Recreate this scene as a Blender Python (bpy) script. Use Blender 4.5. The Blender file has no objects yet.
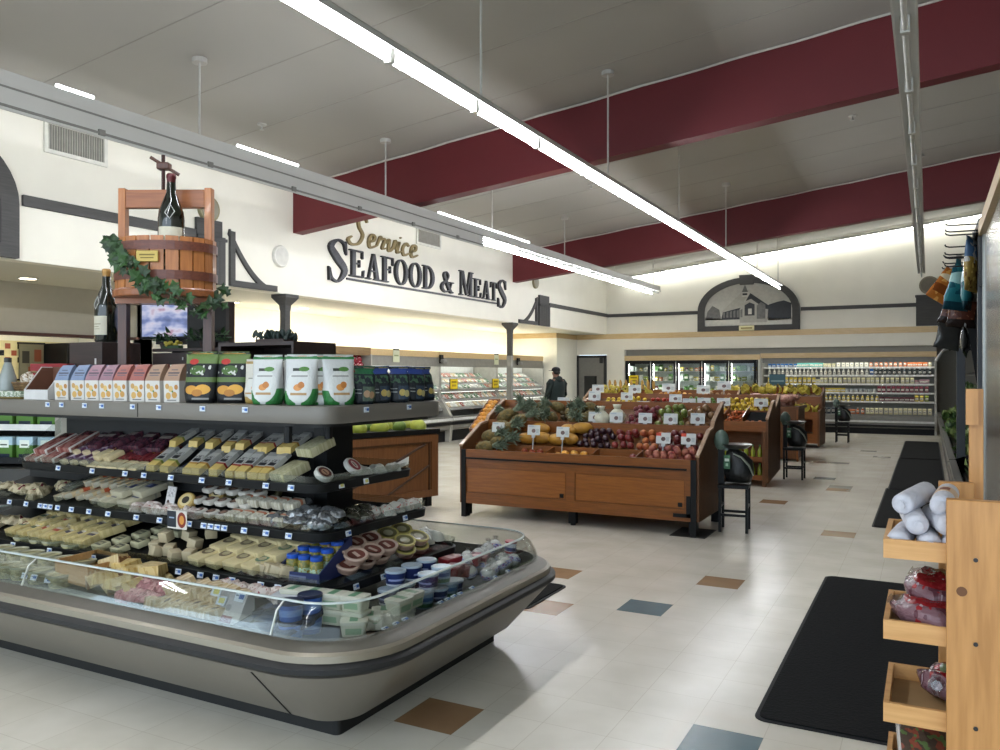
import bpy, bmesh, math, random
from mathutils import Vector, Matrix
random.seed(7)
SC = bpy.context.scene
COL = SC.collection
PI = math.pi
# ---------------------------------------------------------------- camera, sky, exposure
cd = bpy.data.cameras.new('camera'); cam = bpy.data.objects.new('camera', cd); COL.objects.link(cam)
cd.sensor_width = 36.0; cd.lens = 810/1000*36.0; cd.clip_end = 200; cd.clip_start = .05
cam.location = (0, 0, 1.58); cam.rotation_euler = (PI/2, 0, math.atan(428/810))
SC.camera = cam
W = bpy.data.worlds.new('daylight'); SC.world = W; W.use_nodes = True
bg = W.node_tree.nodes['Background']; bg.inputs[0].default_value = (.72, .86, 1, 1); bg.inputs[1].default_value = 1.7
SC.view_settings.view_transform = 'Standard'; SC.view_settings.look = 'None'
SC.view_settings.gamma = 1; SC.view_settings.use_curve_mapping = False
SC.view_settings.exposure = 1.0
TUBE = 40.0        # strength of the lit fluorescent tubes
# ---------------------------------------------------------------- materials
def lin(c):
    if isinstance(c, str):
        c = c.lstrip('#'); c = [int(c[i:i+2], 16)/255 for i in (0, 2, 4)]
    return tuple((x/12.92 if x <= .04045 else ((x+.055)/1.055)**2.4) for x in c[:3]) + (1,)
MC = {}
def mat(name, col, rough=.5, metal=0., noise=.12, scale=12., bump=0., spec=.5, coat=0., col2=None, emit=0., alpha=1., stretch=None, sub=0.):
    if name in MC: return MC[name]
    m = bpy.data.materials.new(name); m.use_nodes = True; MC[name] = m
    nt = m.node_tree; b = nt.nodes['Principled BSDF']
    c = lin(col); c2 = lin(col2) if col2 else tuple(x*(1-noise) for x in c[:3])+(1,)
    tc = nt.nodes.new('ShaderNodeTexCoord'); nz = nt.nodes.new('ShaderNodeTexNoise'); nz.inputs['Scale'].default_value = scale
    nz.inputs['Detail'].default_value = 3
    src = tc.outputs['Object']
    if stretch:
        mp = nt.nodes.new('ShaderNodeMapping'); mp.inputs['Scale'].default_value = stretch
        nt.links.new(src, mp.inputs[0]); src = mp.outputs[0]
    nt.links.new(src, nz.inputs['Vector'])
    rp = nt.nodes.new('ShaderNodeValToRGB'); rp.color_ramp.elements[0].position = .35; rp.color_ramp.elements[1].position = .65
    rp.color_ramp.elements[0].color = c; rp.color_ramp.elements[1].color = c2
    nt.links.new(nz.outputs[0], rp.inputs[0]); nt.links.new(rp.outputs[0], b.inputs['Base Color'])
    b.inputs['Roughness'].default_value = rough; b.inputs['Metallic'].default_value = metal
    b.inputs['Specular IOR Level'].default_value = spec; b.inputs['Coat Weight'].default_value = coat
    if sub: b.inputs['Subsurface Weight'].default_value = sub
    if bump:
        bp = nt.nodes.new('ShaderNodeBump'); bp.inputs['Strength'].default_value = bump; bp.inputs['Distance'].default_value = .02
        nt.links.new(nz.outputs[0], bp.inputs['Height']); nt.links.new(bp.outputs[0], b.inputs['Normal'])
    if emit:
        b.inputs['Emission Color'].default_value = c; b.inputs['Emission Strength'].default_value = emit
    if alpha < 1: b.inputs['Alpha'].default_value = alpha
    return m
def wood(name, a, b2, rough=.4, axis=0, scale=6., coat=.1):
    st = [9, 9, 9]; st[axis] = .8
    return mat(name, a, rough, col2=b2, scale=scale, stretch=st, bump=.06, coat=coat)
def paint(name, base, shapes, axes='XZ', rough=.45, metal=0., bump=0., noise=.06):
    """a printed surface: rectangles, ellipses and speckles on the object's own generated coordinates"""
    if name in MC: return MC[name]
    m = bpy.data.materials.new(name); m.use_nodes = True; MC[name] = m
    nt = m.node_tree; N = nt.nodes.new; L = nt.links.new; b = nt.nodes['Principled BSDF']
    tc = N('ShaderNodeTexCoord'); sp = N('ShaderNodeSeparateXYZ'); L(tc.outputs['Generated'], sp.inputs[0])
    A = sp.outputs['XYZ'.index(axes[0])]; B = sp.outputs['XYZ'.index(axes[1])]
    cb = N('ShaderNodeCombineXYZ'); L(A, cb.inputs[0]); L(B, cb.inputs[1])
    nz = N('ShaderNodeTexNoise'); nz.inputs['Scale'].default_value = 9; L(tc.outputs['Generated'], nz.inputs['Vector'])
    def mth(op, *ins):
        n = N('ShaderNodeMath'); n.operation = op
        for i, v in enumerate(ins):
            if isinstance(v, (int, float)): n.inputs[i].default_value = v
            else: L(v, n.inputs[i])
        return n.outputs[0]
    c = lin(base); mx0 = N('ShaderNodeMix'); mx0.data_type = 'RGBA'
    mx0.inputs[6].default_value = c; mx0.inputs[7].default_value = tuple(x*(1-noise*2) for x in c[:3])+(1,)
    L(nz.outputs[0], mx0.inputs[0]); cur = mx0.outputs[2]
    def rectm(x0, z0, x1, z1):
        return mth('MULTIPLY', mth('COMPARE', A, (x0+x1)/2, abs(x1-x0)/2), mth('COMPARE', B, (z0+z1)/2, abs(z1-z0)/2))
    for s in shapes:
        if s[0] == 'r': mk = rectm(*s[1:5]); colr = s[5]
        elif s[0] == 'e':
            _, cx, cz, rx, rz, colr = s
            v = N('ShaderNodeVectorMath'); v.operation = 'MULTIPLY_ADD'; L(cb.outputs[0], v.inputs[0])
            v.inputs[1].default_value = (1/rx, 1/rz, 0); v.inputs[2].default_value = (-cx/rx, -cz/rz, 0)
            l = N('ShaderNodeVectorMath'); l.operation = 'LENGTH'; L(v.outputs[0], l.inputs[0])
            mk = mth('LESS_THAN', l.outputs['Value'], 1.0)
        else:   # 'n': speckle inside a rectangle
            _, x0, z0, x1, z1, colr, sc_, th = s
            q = N('ShaderNodeTexNoise'); q.inputs['Scale'].default_value = sc_; q.inputs['Detail'].default_value = 1; L(cb.outputs[0], q.inputs['Vector'])
            mk = mth('MULTIPLY', rectm(x0, z0, x1, z1), mth('GREATER_THAN', q.outputs[0], th))
        mx = N('ShaderNodeMix'); mx.data_type = 'RGBA'; L(mk, mx.inputs[0]); L(cur, mx.inputs[6]); mx.inputs[7].default_value = lin(colr); cur = mx.outputs[2]
    L(cur, b.inputs['Base Color']); b.inputs['Roughness'].default_value = rough; b.inputs['Metallic'].default_value = metal; b.inputs['Specular IOR Level'].default_value = .3
    if bump:
        bp = N('ShaderNodeBump'); bp.inputs['Strength'].default_value = bump; bp.inputs['Distance'].default_value = .01
        L(nz.outputs[0], bp.inputs['Height']); L(bp.outputs[0], b.inputs['Normal'])
    return m
def emis(name, col, s):
    if name in MC: return MC[name]
    m = bpy.data.materials.new(name); m.use_nodes = True; MC[name] = m; b = m.node_tree.nodes['Principled BSDF']
    b.inputs['Base Color'].default_value = lin(col); b.inputs['Emission Color'].default_value = lin(col); b.inputs['Emission Strength'].default_value = s
    return m
def clear(name, col, alpha=.12, rough=.06):
    """clear plastic or glass: see-through with a mirror sheen that grows at grazing angles"""
    if name in MC: return MC[name]
    m = bpy.data.materials.new(name); m.use_nodes = True; MC[name] = m; nt = m.node_tree; nt.nodes.remove(nt.nodes['Principled BSDF'])
    t = nt.nodes.new('ShaderNodeBsdfTransparent'); g = nt.nodes.new('ShaderNodeBsdfGlossy'); mx = nt.nodes.new('ShaderNodeMixShader'); lw = nt.nodes.new('ShaderNodeLayerWeight'); mr = nt.nodes.new('ShaderNodeMapRange')
    c = lin(col); t.inputs[0].default_value = tuple(1-(1-x)*.35 for x in c[:3])+(1,); g.inputs[0].default_value = (.9, .93, .92, 1); g.inputs['Roughness'].default_value = rough
    lw.inputs[0].default_value = .35; mr.inputs[3].default_value = alpha*.15; mr.inputs[4].default_value = alpha*.15+.22
    nt.links.new(lw.outputs['Fresnel'], mr.inputs[0]); nt.links.new(mr.outputs[0], mx.inputs[0]); nt.links.new(t.outputs[0], mx.inputs[1]); nt.links.new(g.outputs[0], mx.inputs[2])
    nt.links.new(mx.outputs[0], nt.nodes['Material Output'].inputs[0]); return m
# ---------------------------------------------------------------- mesh builder
def rotz(a): return Matrix.Rotation(a, 4, 'Z')
def TR(x=0, y=0, z=0, rx=0, ry=0, rz=0):
    return Matrix.Translation((x, y, z)) @ Matrix.Rotation(rz, 4, 'Z') @ Matrix.Rotation(ry, 4, 'Y') @ Matrix.Rotation(rx, 4, 'X')
class MB:
    def __init__(s): s.v = []; s.f = []; s.mi = []; s.cm = 0
    def add(s, vs, fs, M=None):
        o = len(s.v)
        s.v += [tuple(M @ Vector(v)) if M else tuple(v) for v in vs]
        s.f += [tuple(i+o for i in f) for f in fs]; s.mi += [s.cm]*len(fs)
        return s
    def m(s, i): s.cm = i; return s
    def box(s, x0, x1, y0, y1, z0, z1, M=None, b=0.):
        if b:   # chamfered box
            bm = bmesh.new(); bmesh.ops.create_cube(bm, size=1)
            for v in bm.verts: v.co = Vector(((x0+x1)/2+v.co.x*(x1-x0), (y0+y1)/2+v.co.y*(y1-y0), (z0+z1)/2+v.co.z*(z1-z0)))
            bmesh.ops.bevel(bm, geom=bm.edges[:], offset=b, segments=2, affect='EDGES', profile=.5)
            bm.verts.index_update(); r = s.add([v.co[:] for v in bm.verts], [[v.index for v in f.verts] for f in bm.faces], M); bm.free(); return r
        vs = [(x, y, z) for z in (z0, z1) for y in (y0, y1) for x in (x0, x1)]
        return s.add(vs, [(0, 2, 3, 1), (4, 5, 7, 6), (0, 1, 5, 4), (2, 6, 7, 3), (0, 4, 6, 2), (1, 3, 7, 5)], M)
    def prism(s, poly, h0, h1, axis='Z', M=None):
        n = len(poly)
        def P(a, b, h): return (a, b, h) if axis == 'Z' else ((a, h, b) if axis == 'Y' else (h, a, b))
        vs = [P(a, b, h0) for a, b in poly]+[P(a, b, h1) for a, b in poly]
        fs = [tuple(range(n))[::-1], tuple(range(n, 2*n))]+[(i, (i+1) % n, n+(i+1) % n, n+i) for i in range(n)]
        return s.add(vs, fs, M)
    def loft(s, rings, M=None, cap=True, close=True):
        n = len(rings[0]); vs = [p for r in rings for p in r]; fs = []
        for k in range(len(rings)-1):
            for i in range(n if close else n-1):
                j = (i+1) % n; fs.append((k*n+i, k*n+j, (k+1)*n+j, (k+1)*n+i))
        if cap: fs += [tuple(range(n))[::-1], tuple(range((len(rings)-1)*n, len(rings)*n))]
        return s.add(vs, fs, M)
    def lathe(s, prof, n=16, M=None, sy=1.):
        return s.loft([[(r*math.cos(2*PI*i/n), sy*r*math.sin(2*PI*i/n), z) for i in range(n)] for r, z in prof], M)
    def cyl(s, r, z0, z1, n=12, M=None, r2=None): return s.lathe([(r, z0), (r if r2 is None else r2, z1)], n, M)
    def sph(s, rx, ry=None, rz=None, n=12, k=8, M=None, fn=None):
        ry = ry or rx; rz = rz or rx; rings = []
        for j in range(k+1):
            t = PI*j/k; ring = []
            rr = max(math.sin(t), .02)
            for i in range(n):
                p = [rx*rr*math.cos(2*PI*i/n), ry*rr*math.sin(2*PI*i/n), -rz*math.cos(t)]
                ring.append(tuple(fn(*p)) if fn else tuple(p))
            rings.append(ring)
        return s.loft(rings, M)
    def tube(s, pts, r, n=8, M=None, flat=1.):
        pts = [Vector(p) for p in pts]; rings = []; up = Vector((0, 0, 1))
        for i, p in enumerate(pts):
            t = (pts[min(i+1, len(pts)-1)]-pts[max(i-1, 0)]).normalized()
            u = t.cross(up)
            if u.length < .05: u = t.cross(Vector((0, 1, 0)))
            u.normalize(); w = u.cross(t); rr = r[i] if isinstance(r, (list, tuple)) else r
            rings.append([tuple(p+u*rr*math.cos(2*PI*k/n)+w*rr*flat*math.sin(2*PI*k/n)) for k in range(n)])
        return s.loft(rings, M)
    def mesh(s, name, mats, smooth=False):
        me = bpy.data.meshes.new(name); me.from_pydata(s.v, [], s.f)
        for m in (mats if isinstance(mats, (list, tuple)) else [mats]): me.materials.append(m)
        me.polygons.foreach_set('material_index', s.mi)
        bm = bmesh.new(); bm.from_mesh(me); bmesh.ops.recalc_face_normals(bm, faces=bm.faces[:]); bm.to_mesh(me); bm.free()
        if smooth:
            me.polygons.foreach_set('use_smooth', [True]*len(me.polygons))
            if smooth != 2:
                try: me.set_sharp_from_angle(angle=math.radians(38))
                except Exception: pass
        me.update(); return me
    def obj(s, name, mats, parent=None, smooth=False): return link(name, s.mesh(name, mats, smooth), parent)
def link(name, data, parent=None):
    o = bpy.data.objects.new(name, data); COL.objects.link(o)
    if parent is not None: o.parent = parent
    return o
def tag(o, label, cat, group=None, kind=None):
    o['label'] = label; o['category'] = cat
    if group: o['group'] = group
    if kind: o['kind'] = kind
    return o
def struct(o): o['kind'] = 'structure'; return o
def empty(name, loc, rz, label, cat, group=None):
    o = link(name, None); o.location = loc; o.rotation_euler = (0, 0, rz); o.empty_display_size = .1
    return tag(o, label, cat, group)
def put(proto, loc, rot, label, cat, group=None, sc=1.):
    """place one more of a kind: proto = (name, mesh, [(part name, mesh), ...]); every copy shares the mesh data"""
    o = link(proto[0], proto[1]); o.location = loc; o.rotation_euler = rot
    if sc != 1.: o.scale = (sc, sc, sc) if isinstance(sc, (int, float)) else sc
    for pn, pm in proto[2]: link(pn, pm, o)
    return tag(o, label, cat, group)
def rr(x0, x1, y0, y1, r, n=7):
    r = min(max(r, .004), (x1-x0)/2-.001, (y1-y0)/2-.001); out = []
    for cx, cy, a in ((x1-r, y1-r, 0), (x0+r, y1-r, PI/2), (x0+r, y0+r, PI), (x1-r, y0+r, 1.5*PI)):
        for i in range(n+1):
            t = a+PI/2*i/n; out.append((cx+r*math.cos(t), cy+r*math.sin(t)))
    return out
def sweep(mb, rect, r, prof, cap=False, n=7):
    x0, x1, y0, y1 = rect
    return mb.loft([[(x, y, z) for x, y in rr(x0-o, x1+o, y0-o, y1+o, r+o, n)] for o, z in prof], cap=cap)
J = random.uniform
# ================================================================ THE ROOM
def ceil_z(x): return 4.56+.115*(x+8.9)
def beam_z(x): return 3.83+.102*(x+8.9)
YF = 24.0
white_wall = mat('warm white wall paint', '#e4e0d2', .7, noise=.04, scale=2)
# floor: 30.5 cm vinyl tiles, a few brown and teal accents
def vct(name, col, col2):
    m = mat(name, col, .3, col2=col2, scale=3, noise=.05, spec=.5)
    nt = m.node_tree; b = nt.nodes['Principled BSDF']; src = b.inputs['Base Color'].links[0].from_socket
    tc = nt.nodes.new('ShaderNodeTexCoord'); mp = nt.nodes.new('ShaderNodeMapping'); br = nt.nodes.new('ShaderNodeTexBrick')
    mp.inputs['Location'].default_value = (2.158, -3.043, 0)
    nt.links.new(tc.outputs['Object'], mp.inputs[0]); nt.links.new(mp.outputs[0], br.inputs[0])
    br.offset = 0; br.inputs['Scale'].default_value = 1; br.inputs['Brick Width'].default_value = .305; br.inputs['Row Height'].default_value = .305
    br.inputs['Mortar Size'].default_value = .0016; br.inputs['Color1'].default_value = (1, 1, 1, 1); br.inputs['Color2'].default_value = (.965, .96, .95, 1)
    br.inputs['Mortar'].default_value = (.80, .77, .73, 1)
    mx = nt.nodes.new('ShaderNodeMix'); mx.data_type = 'RGBA'; mx.blend_type = 'MULTIPLY'; mx.inputs[0].default_value = 1
    nt.links.new(src, mx.inputs[6]); nt.links.new(br.outputs[0], mx.inputs[7])
    # scuffs and long wear marks
    n2 = nt.nodes.new('ShaderNodeTexNoise'); n2.inputs['Scale'].default_value = 1.3; n2.inputs['Detail'].default_value = 7; nt.links.new(tc.outputs['Object'], n2.inputs[0])
    r2 = nt.nodes.new('ShaderNodeValToRGB'); r2.color_ramp.elements[0].position = .3; r2.color_ramp.elements[0].color = (.93, .92, .89, 1); r2.color_ramp.elements[1].position = .6
    nt.links.new(n2.outputs[0], r2.inputs[0])
    m2 = nt.nodes.new('ShaderNodeMix'); m2.data_type = 'RGBA'; m2.blend_type = 'MULTIPLY'; m2.inputs[0].default_value = 1
    nt.links.new(mx.outputs[2], m2.inputs[6]); nt.links.new(r2.outputs[0], m2.inputs[7]); nt.links.new(m2.outputs[2], b.inputs['Base Color'])
    b.inputs['Roughness'].default_value = .24
    return m
FM = [vct('white vinyl tile', '#dcd6c9', '#d2ccbe'), vct('brown vinyl tile', '#a38260', '#957455'), vct('teal vinyl tile', '#557078', '#4c666e'), vct('grey vinyl tile', '#98948c', '#8c887f')]
TS = .305; X0, Y0 = -2.158, 3.043
acc = {}
for x, y, k in ((-2.01, 3.19, 1), (-1.67, 5.40, 2), (-1.40, 6.35, 1), (-.77, 8.62, 1), (-2.60, 6.05, 1), (-2.31, 5.13, 1), (-.80, 3.60, 2), (-1.72, 10.49, 1), (-1.19, 11.96, 1),
                (-1.45, 13.2, 2), (-1.55, 15.6, 1), (-.95, 12.2, 3), (-1.25, 15.8, 3), (-1.1, 18.4, 3), (-.9, 17.1, 3), (-3.9, 6.2, 1), (-5.4, 11.2, 1), (-6.3, 13.4, 2), (-7.6, 15.5, 1), (-7.2, 18.2, 1)):
    acc[(math.floor((x-X0)/TS), math.floor((y-Y0)/TS))] = k
mb = MB(); i0, i1, j0, j1 = -36, 25, -26, 74
big = {}
for j in range(j0, j1):
    run = None
    for i in range(i0, i1):
        k = acc.get((i, j), 0); mb.m(k)
        x, y = X0+i*TS, Y0+j*TS
        mb.add([(x, y, 0), (x+TS, y, 0), (x+TS, y+TS, 0), (x, y+TS, 0)], [(0, 1, 2, 3)])
struct(mb.obj('floor', FM))
mb = MB(); mb.box(-13.2, 5.5, -5, 26, -.12, -.004); struct(mb.obj('floor_slab', mat('concrete', '#77736c', .9)))
# ceiling, sloping up to the right
cm = mat('grey white ceiling board', '#aaa79f', .75, noise=.05, scale=.7)
mb = MB()
mb.add([(-8.95, -5, ceil_z(-8.95)), (5.5, -5, ceil_z(5.5)), (5.5, 24.2, ceil_z(5.5)), (-8.95, 24.2, ceil_z(-8.95)), (-8.95, -5, 6.6), (5.5, -5, 6.6), (5.5, 24.2, 6.6), (-8.95, 24.2, 6.6)],
       [(3, 2, 1, 0), (4, 5, 6, 7), (0, 1, 5, 4), (1, 2, 6, 5), (2, 3, 7, 6), (3, 0, 4, 7)])
struct(mb.obj('ceiling', cm))
mb = MB()
for y in [k*1.22-4.5 for k in range(24)]:
    mb.prism([(-8.8, ceil_z(-8.8)-.003), (5, ceil_z(5)-.003), (5, ceil_z(5)+.01), (-8.8, ceil_z(-8.8)+.01)], y, y+.012, 'Y')
struct(mb.obj('ceiling_seam', mat('ceiling joint', '#9d9a92', .8)))
red = mat('deep red beam paint', '#661a20', .55, noise=.08, scale=1.5)
for k, y in enumerate((9.82, 17.5, 2.0)):
    mb = MB(); xa, xb = -8.9, 5.5
    mb.prism([(xa, beam_z(xa)), (xb, beam_z(xb)), (xb, ceil_z(xb)+.01), (xa, ceil_z(xa)+.01)], y, y+.22, 'Y')
    o = struct(mb.obj('ceiling_beam', red))
    mb = MB(); n = 40
    mb.tube([(xa+.02+(xb-xa-.1)*i/n, y-.018, ceil_z(xa+.02+(xb-xa-.1)*i/n)-.02+.006*math.sin(i*1.7)) for i in range(n+1)], .014, 6)
    struct(mb.obj('trim_%d' % (k+1), mat('white rope trim', '#cfc9c2', .6)))
# left bulkhead over the meat department and the alcove under it
mb = MB(); mb.box(-9.1, -8.9, -5, 24, 2.85, 6.5); struct(mb.obj('wall_left', white_wall))
mb = MB(); mb.box(-13.2, -9.1, -5, 26, 2.85, 2.95); struct(mb.obj('ceiling_alcove', mat('alcove ceiling', '#c9c6b8', .7, noise=.03)))
mb = MB(); mb.box(-11.6, -11.4, 9.0, 24.0, 0, 2.85); struct(mb.obj('wall_meat_department', mat('cream wall paint', '#e9e7da', .7, noise=.03)))
mb = MB(); mb.box(-13.2, -13.0, -5, 9.2, 0, 2.85); struct(mb.obj('wall_deli_back', mat('cream wall paint', '#e2dec6')))
mb = MB(); mb.box(-13.0, -11.4, 9.0, 9.2, 0, 2.85); struct(mb.obj('wall_deli_end', mat('cream wall paint', '#e2dec6')))
mb = MB(); mb.box(-11.2, -11.0, -5, 8.6, 2.17, 2.85); struct(mb.obj('wall_deli_bulkhead', mat('beige bulkhead paint', '#b0aa9a', .7, noise=.03)))
mb = MB(); mb.box(-11.23, -10.97, -5, 8.62, 2.13, 2.17); struct(mb.obj('trim_4', mat('dark red brown trim', '#4a241a', .5)))
# far wall: bulkhead, wood band, recess
mb = MB(); mb.box(-9.1, 5.5, YF, YF+.2, 2.36, 6.5); struct(mb.obj('wall_far', white_wall))
blond = wood('blond wood trim', '#cdb285', '#c2a676', .45, 0)
mb = MB(); mb.box(-9.95, 5.4, YF-.03, YF+.1, 2.70, 2.86); struct(mb.obj('trim_5', blond))
mb = MB(); mb.box(-9.95, -9.9, YF-1.6, YF+.0, 2.70, 2.86); mb.box(-11.4, -9.9, YF-1.62, YF-1.56, 2.70, 2.86); struct(mb.obj('trim_6', blond))
mb = MB(); mb.box(-9.9, -9.1, YF+.01, YF+.2, 2.215, 2.84); mb.box(-9.1, -8.9, YF+.01, YF+.2, 2.215, 2.359); mb.box(-8.9, -8.75, YF+.01, YF+.2, 0, 2.359); mb.box(-8.75, -8.3, YF-.05, YF+.2, 0, 2.359); mb.box(-8.9, -8.3, YF+.2, YF+1.5, 0, 2.359)
struct(mb.obj('wall_far_door_side', white_wall))
mb = MB(); mb.box(-11.4, -9.9, YF-1.6, YF+.2, 0, 2.7); struct(mb.obj('wall_far_corner', mat('cream wall paint', '#e2dec6')))
mb = MB(); mb.box(-8.3, 5.5, YF+1.3, YF+1.5, 0, 3.0); mb.box(-8.3, 5.5, YF+.2, YF+1.3, 2.9, 3.0)
struct(mb.obj('wall_far_recess', mat('grey recess paint', '#8c8a82', .7, noise=.03)))
mb = MB(); mb.box(5.3, 5.5, -5, 26, 0, 6.6); struct(mb.obj('wall_right', white_wall))
# door in the far corner
dk = mat('charcoal door frame', '#17191c', .4)
mb = MB(); mb.box(-8.3, .2, YF+.12, YF+.14, 2.13, 2.359); struct(mb.obj('wall_far_infill', mat('grey recess paint', '#8c8a82')))
o = link('door_1', None); o.location = (-9.35, YF+.02, 0); struct(o)
MB().box(-.56, -.48, -.05, .05, 0, 2.2).box(.36, .44, -.05, .05, 0, 2.2).box(-.56, .44, -.05, .05, 2.12, 2.2).obj('door_frame', dk, o)
MB().box(-.48, .36, -.02, .03, 0, 2.12).obj('door_leaf', mat('grey door leaf', '#74726c', .35), o)
MB().box(-.30, .12, -.035, -.02, .6, 1.55).obj('door_window', mat('dark door glass', '#101317', .08), o)
MB().box(-.30, .12, -.034, -.02, .1, .45).obj('door_vent', mat('door vent metal', '#8b8984', .4, .5), o)
MB().cyl(.025, 0, .07, 10, TR(.27, -.02, 1.02, PI/2)).box(.26, .30, -.1, -.085, 1.005, 1.035).obj('door_handle', mat('brushed steel', '#9a9a96', .3, .9), o)
MB().box(.24, .34, -.1, -.05, 1.95, 2.12).obj('door_closer', dk, o)
# dark grey wooden decoration on the walls
gr = wood('slate grey stained wood', '#484745', '#3f3e3d', .75, 1, 6, 0)
grx = wood('slate grey stained wood ', '#484745', '#3f3e3d', .75, 0, 6, 0)
def wallx(mb, y0, y1, z0, z1, t=.04): mb.box(-8.9, -8.9+t, y0, y1, z0, z1)
mb = MB(); wallx(mb, 5.47, 7.88, 3.46, 3.58); tag(mb.obj('wall_band', gr), 'slate grey wooden band on left wall running into the short tower', 'wall decoration')
def tower(y0, y1, zt, lab, left, curve_w):
    mb = MB(); wallx(mb, y0, y1, 2.86, zt-.22, .05); wallx(mb, y0-.0, y1-.06, zt-.24, zt, .05); wallx(mb, y0, y1+.02, zt-.28, zt-.24, .07)
    w = (y1-y0)/5
    for k in range(1, 5): mb.box(-8.85, -8.845, y0+k*w-.006, y0+k*w+.006, 2.86, zt-.28)
    tag(mb.obj('wall_tower', gr), lab[0], 'wall decoration')
    mb = MB(); s = -1 if left else 1; b = (y0-.1) if left else (y1+.1)
    n = 14; po = []; pi = []
    for i in range(n+1):
        t = i/n; yy = b+s*curve_w*t; zz = 2.87+(zt-.1-2.87)*(1-t)**2.0
        po.append((yy, zz+.03)); pi.append((yy-s*.02, max(2.87, zz-.05)))
    for i in range(n): mb.prism([po[i], po[i+1], pi[i+1], pi[i]], -8.9, -8.86, 'X')
    mb.box(-8.9, -8.852, min(b, b+s*.09), max(b, b+s*.09), 2.865, zt-.1); mb.box(-8.9, -8.856, min(b+s*.09, b+s*curve_w), max(b+s*.09, b+s*curve_w), 2.862, 2.95)
    tag(mb.obj('wall_bracket', gr), lab[1], 'wall decoration')
tower(7.87, 8.38, 3.75, ('slate grey wooden tower on left wall behind the wine press', 'curved slate grey wooden bracket on left wall right of wine press'), False, .95)
tower(18.95, 19.6, 3.65, ('slate grey wooden tower on left wall beyond the seafood sign', 'curved slate grey wooden bracket between seafood sign and far tower'), True, 1.05)
mb = MB(); wallx(mb, 19.6, 24, 3.39, 3.49); tag(mb.obj('wall_band', gr), 'slate grey wooden band on left wall running into the far corner', 'wall decoration')
for x0, x1, lab in ((-8.86, -6.05, 'left of the arched church picture'), (-3.15, -.28, 'right of the arched church picture')):
    mb = MB(); mb.box(x0, x1, YF-.04, YF, 3.38, 3.48); tag(mb.obj('wall_band', grx), 'slate grey wooden band on far wall '+lab, 'wall decoration')
mb = MB(); mb.box(-.28, .9, YF-.06, YF, 2.87, 3.68); mb.box(-.3, .92, YF-.08, YF, 3.62, 3.68); tag(mb.obj('wall_tower', grx), 'slate grey wooden block on far wall behind the hanging chip bags', 'wall decoration')
def arch(cx, w, z0, zs, zt, T, along, n=24):
    """arched frame with keystone as 2D pieces: (list of quads, inner outline)"""
    out, inn = [], []
    for i in range(n+1):
        t = PI*i/n
        out.append((cx-w/2*math.cos(t), zs+(zt-zs)*math.sin(t))); inn.append((cx-(w/2-T)*math.cos(t), zs+(zt-zs-T*.85)*math.sin(t)))
    q = [[out[i], out[i+1], inn[i+1], inn[i]] for i in range(n)]
    q += [[(cx-w/2, z0), (cx-w/2+T, z0), (cx-w/2+T, zs), (cx-w/2, zs)], [(cx+w/2-T, z0), (cx+w/2, z0), (cx+w/2, zs), (cx+w/2-T, zs)], [(cx-w/2+T, z0), (cx+w/2-T, z0), (cx+w/2-T, z0+T*.75), (cx-w/2+T, z0+T*.75)]]
    return q, [(cx-w/2+T, z0+T*.7)]+inn+[(cx+w/2-T, z0+T*.7)]
q, inner = arch(-4.6, 2.86, 2.86, 3.44, 4.40, .2, 'X')
root = tag(link('arched_picture', None), 'arched slate grey frame holding a black and white church photograph on far wall', 'framed picture'); root.location = (0, YF, 0)
mb = MB()
for p in q: mb.prism(p, -.09, 0, 'Y')
mb.prism([(-4.8, 4.18), (-4.42, 4.18), (-4.4, 4.46), (-4.82, 4.46)], -.12, 0, 'Y'); mb.obj('frame', grx, root)
mb = MB().m(0).prism(inner, -.03, -.005, 'Y')
def pic(poly, i, d): mb.m(i).prism([(-4.6+x, 2.99+z) for x, z in poly], -.03-d, -.03, 'Y')
pic([(-1.2, .02), (1.2, .02), (1.2, .18), (-1.2, .26)], 4, .002)
pic([(.5, .14), (1.2, .16), (1.2, .62), (1.0, .7), (.8, .66), (.6, .6), (.45, .45)], 1, .002)
pic([(-1.2, .2), (-.75, .2), (-.8, .5), (-1.0, .62), (-1.15, .45)], 2, .002)
pic([(-.75, .2), (-.15, .2), (-.15, .55), (-.7, .42)], 1, .003)
pic([(-.75, .42), (-.15, .56), (.05, 1.05), (-.2, .95)], 3, .003)
pic([(-.22, .1), (.55, .1), (.58, .55), (.1, .92), (-.22, .5)], 3, .004)
pic([(.08, .95), (.62, .55), (.66, .45), (.5, .48), (.1, .78), (-.05, .72)], 1, .005)
pic([(-.08, .3), (.2, .3), (.2, .62), (.06, .68), (-.08, .6)], 1, .006)
pic([(.02, .34), (.12, .34), (.12, .5), (.02, .5)], 4, .007)
pic([(.26, .2), (.5, .2), (.5, .6), (.38, .68), (.26, .58)], 2, .006)
pic([(-.16, .85), (.02, .85), (.02, 1.0), (-.16, 1.0)], 4, .006); pic([(-.16, .98), (.02, .98), (-.07, 1.2)], 2, .007); pic([(-.14, .89), (0, .89), (0, .95), (-.14, .95)], 1, .008)
for k in range(6): pic([(-.7+.1*k, .26), (-.64+.1*k, .26), (-.64+.1*k, .42+.015*k), (-.7+.1*k, .4+.015*k)], 2, .005)
mb.obj('photograph', [mat('photo sky', '#b5b3a9', .5), mat('photo dark', '#23262a', .5, noise=.3, scale=9), mat('photo mid', '#6d6c68', .5, noise=.3, scale=14), mat('photo pale', '#a8a59a', .5), mat('photo light', '#c9c6ba', .5)], root)
mb = MB().box(-4.82, -4.4, -.13, -.09, 2.86, 3.0); mb.obj('plaque', paint('cream plaque', '#e6dfae', [('r', .12, .35, .88, .62, '#8d7a3a')]), root)
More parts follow.
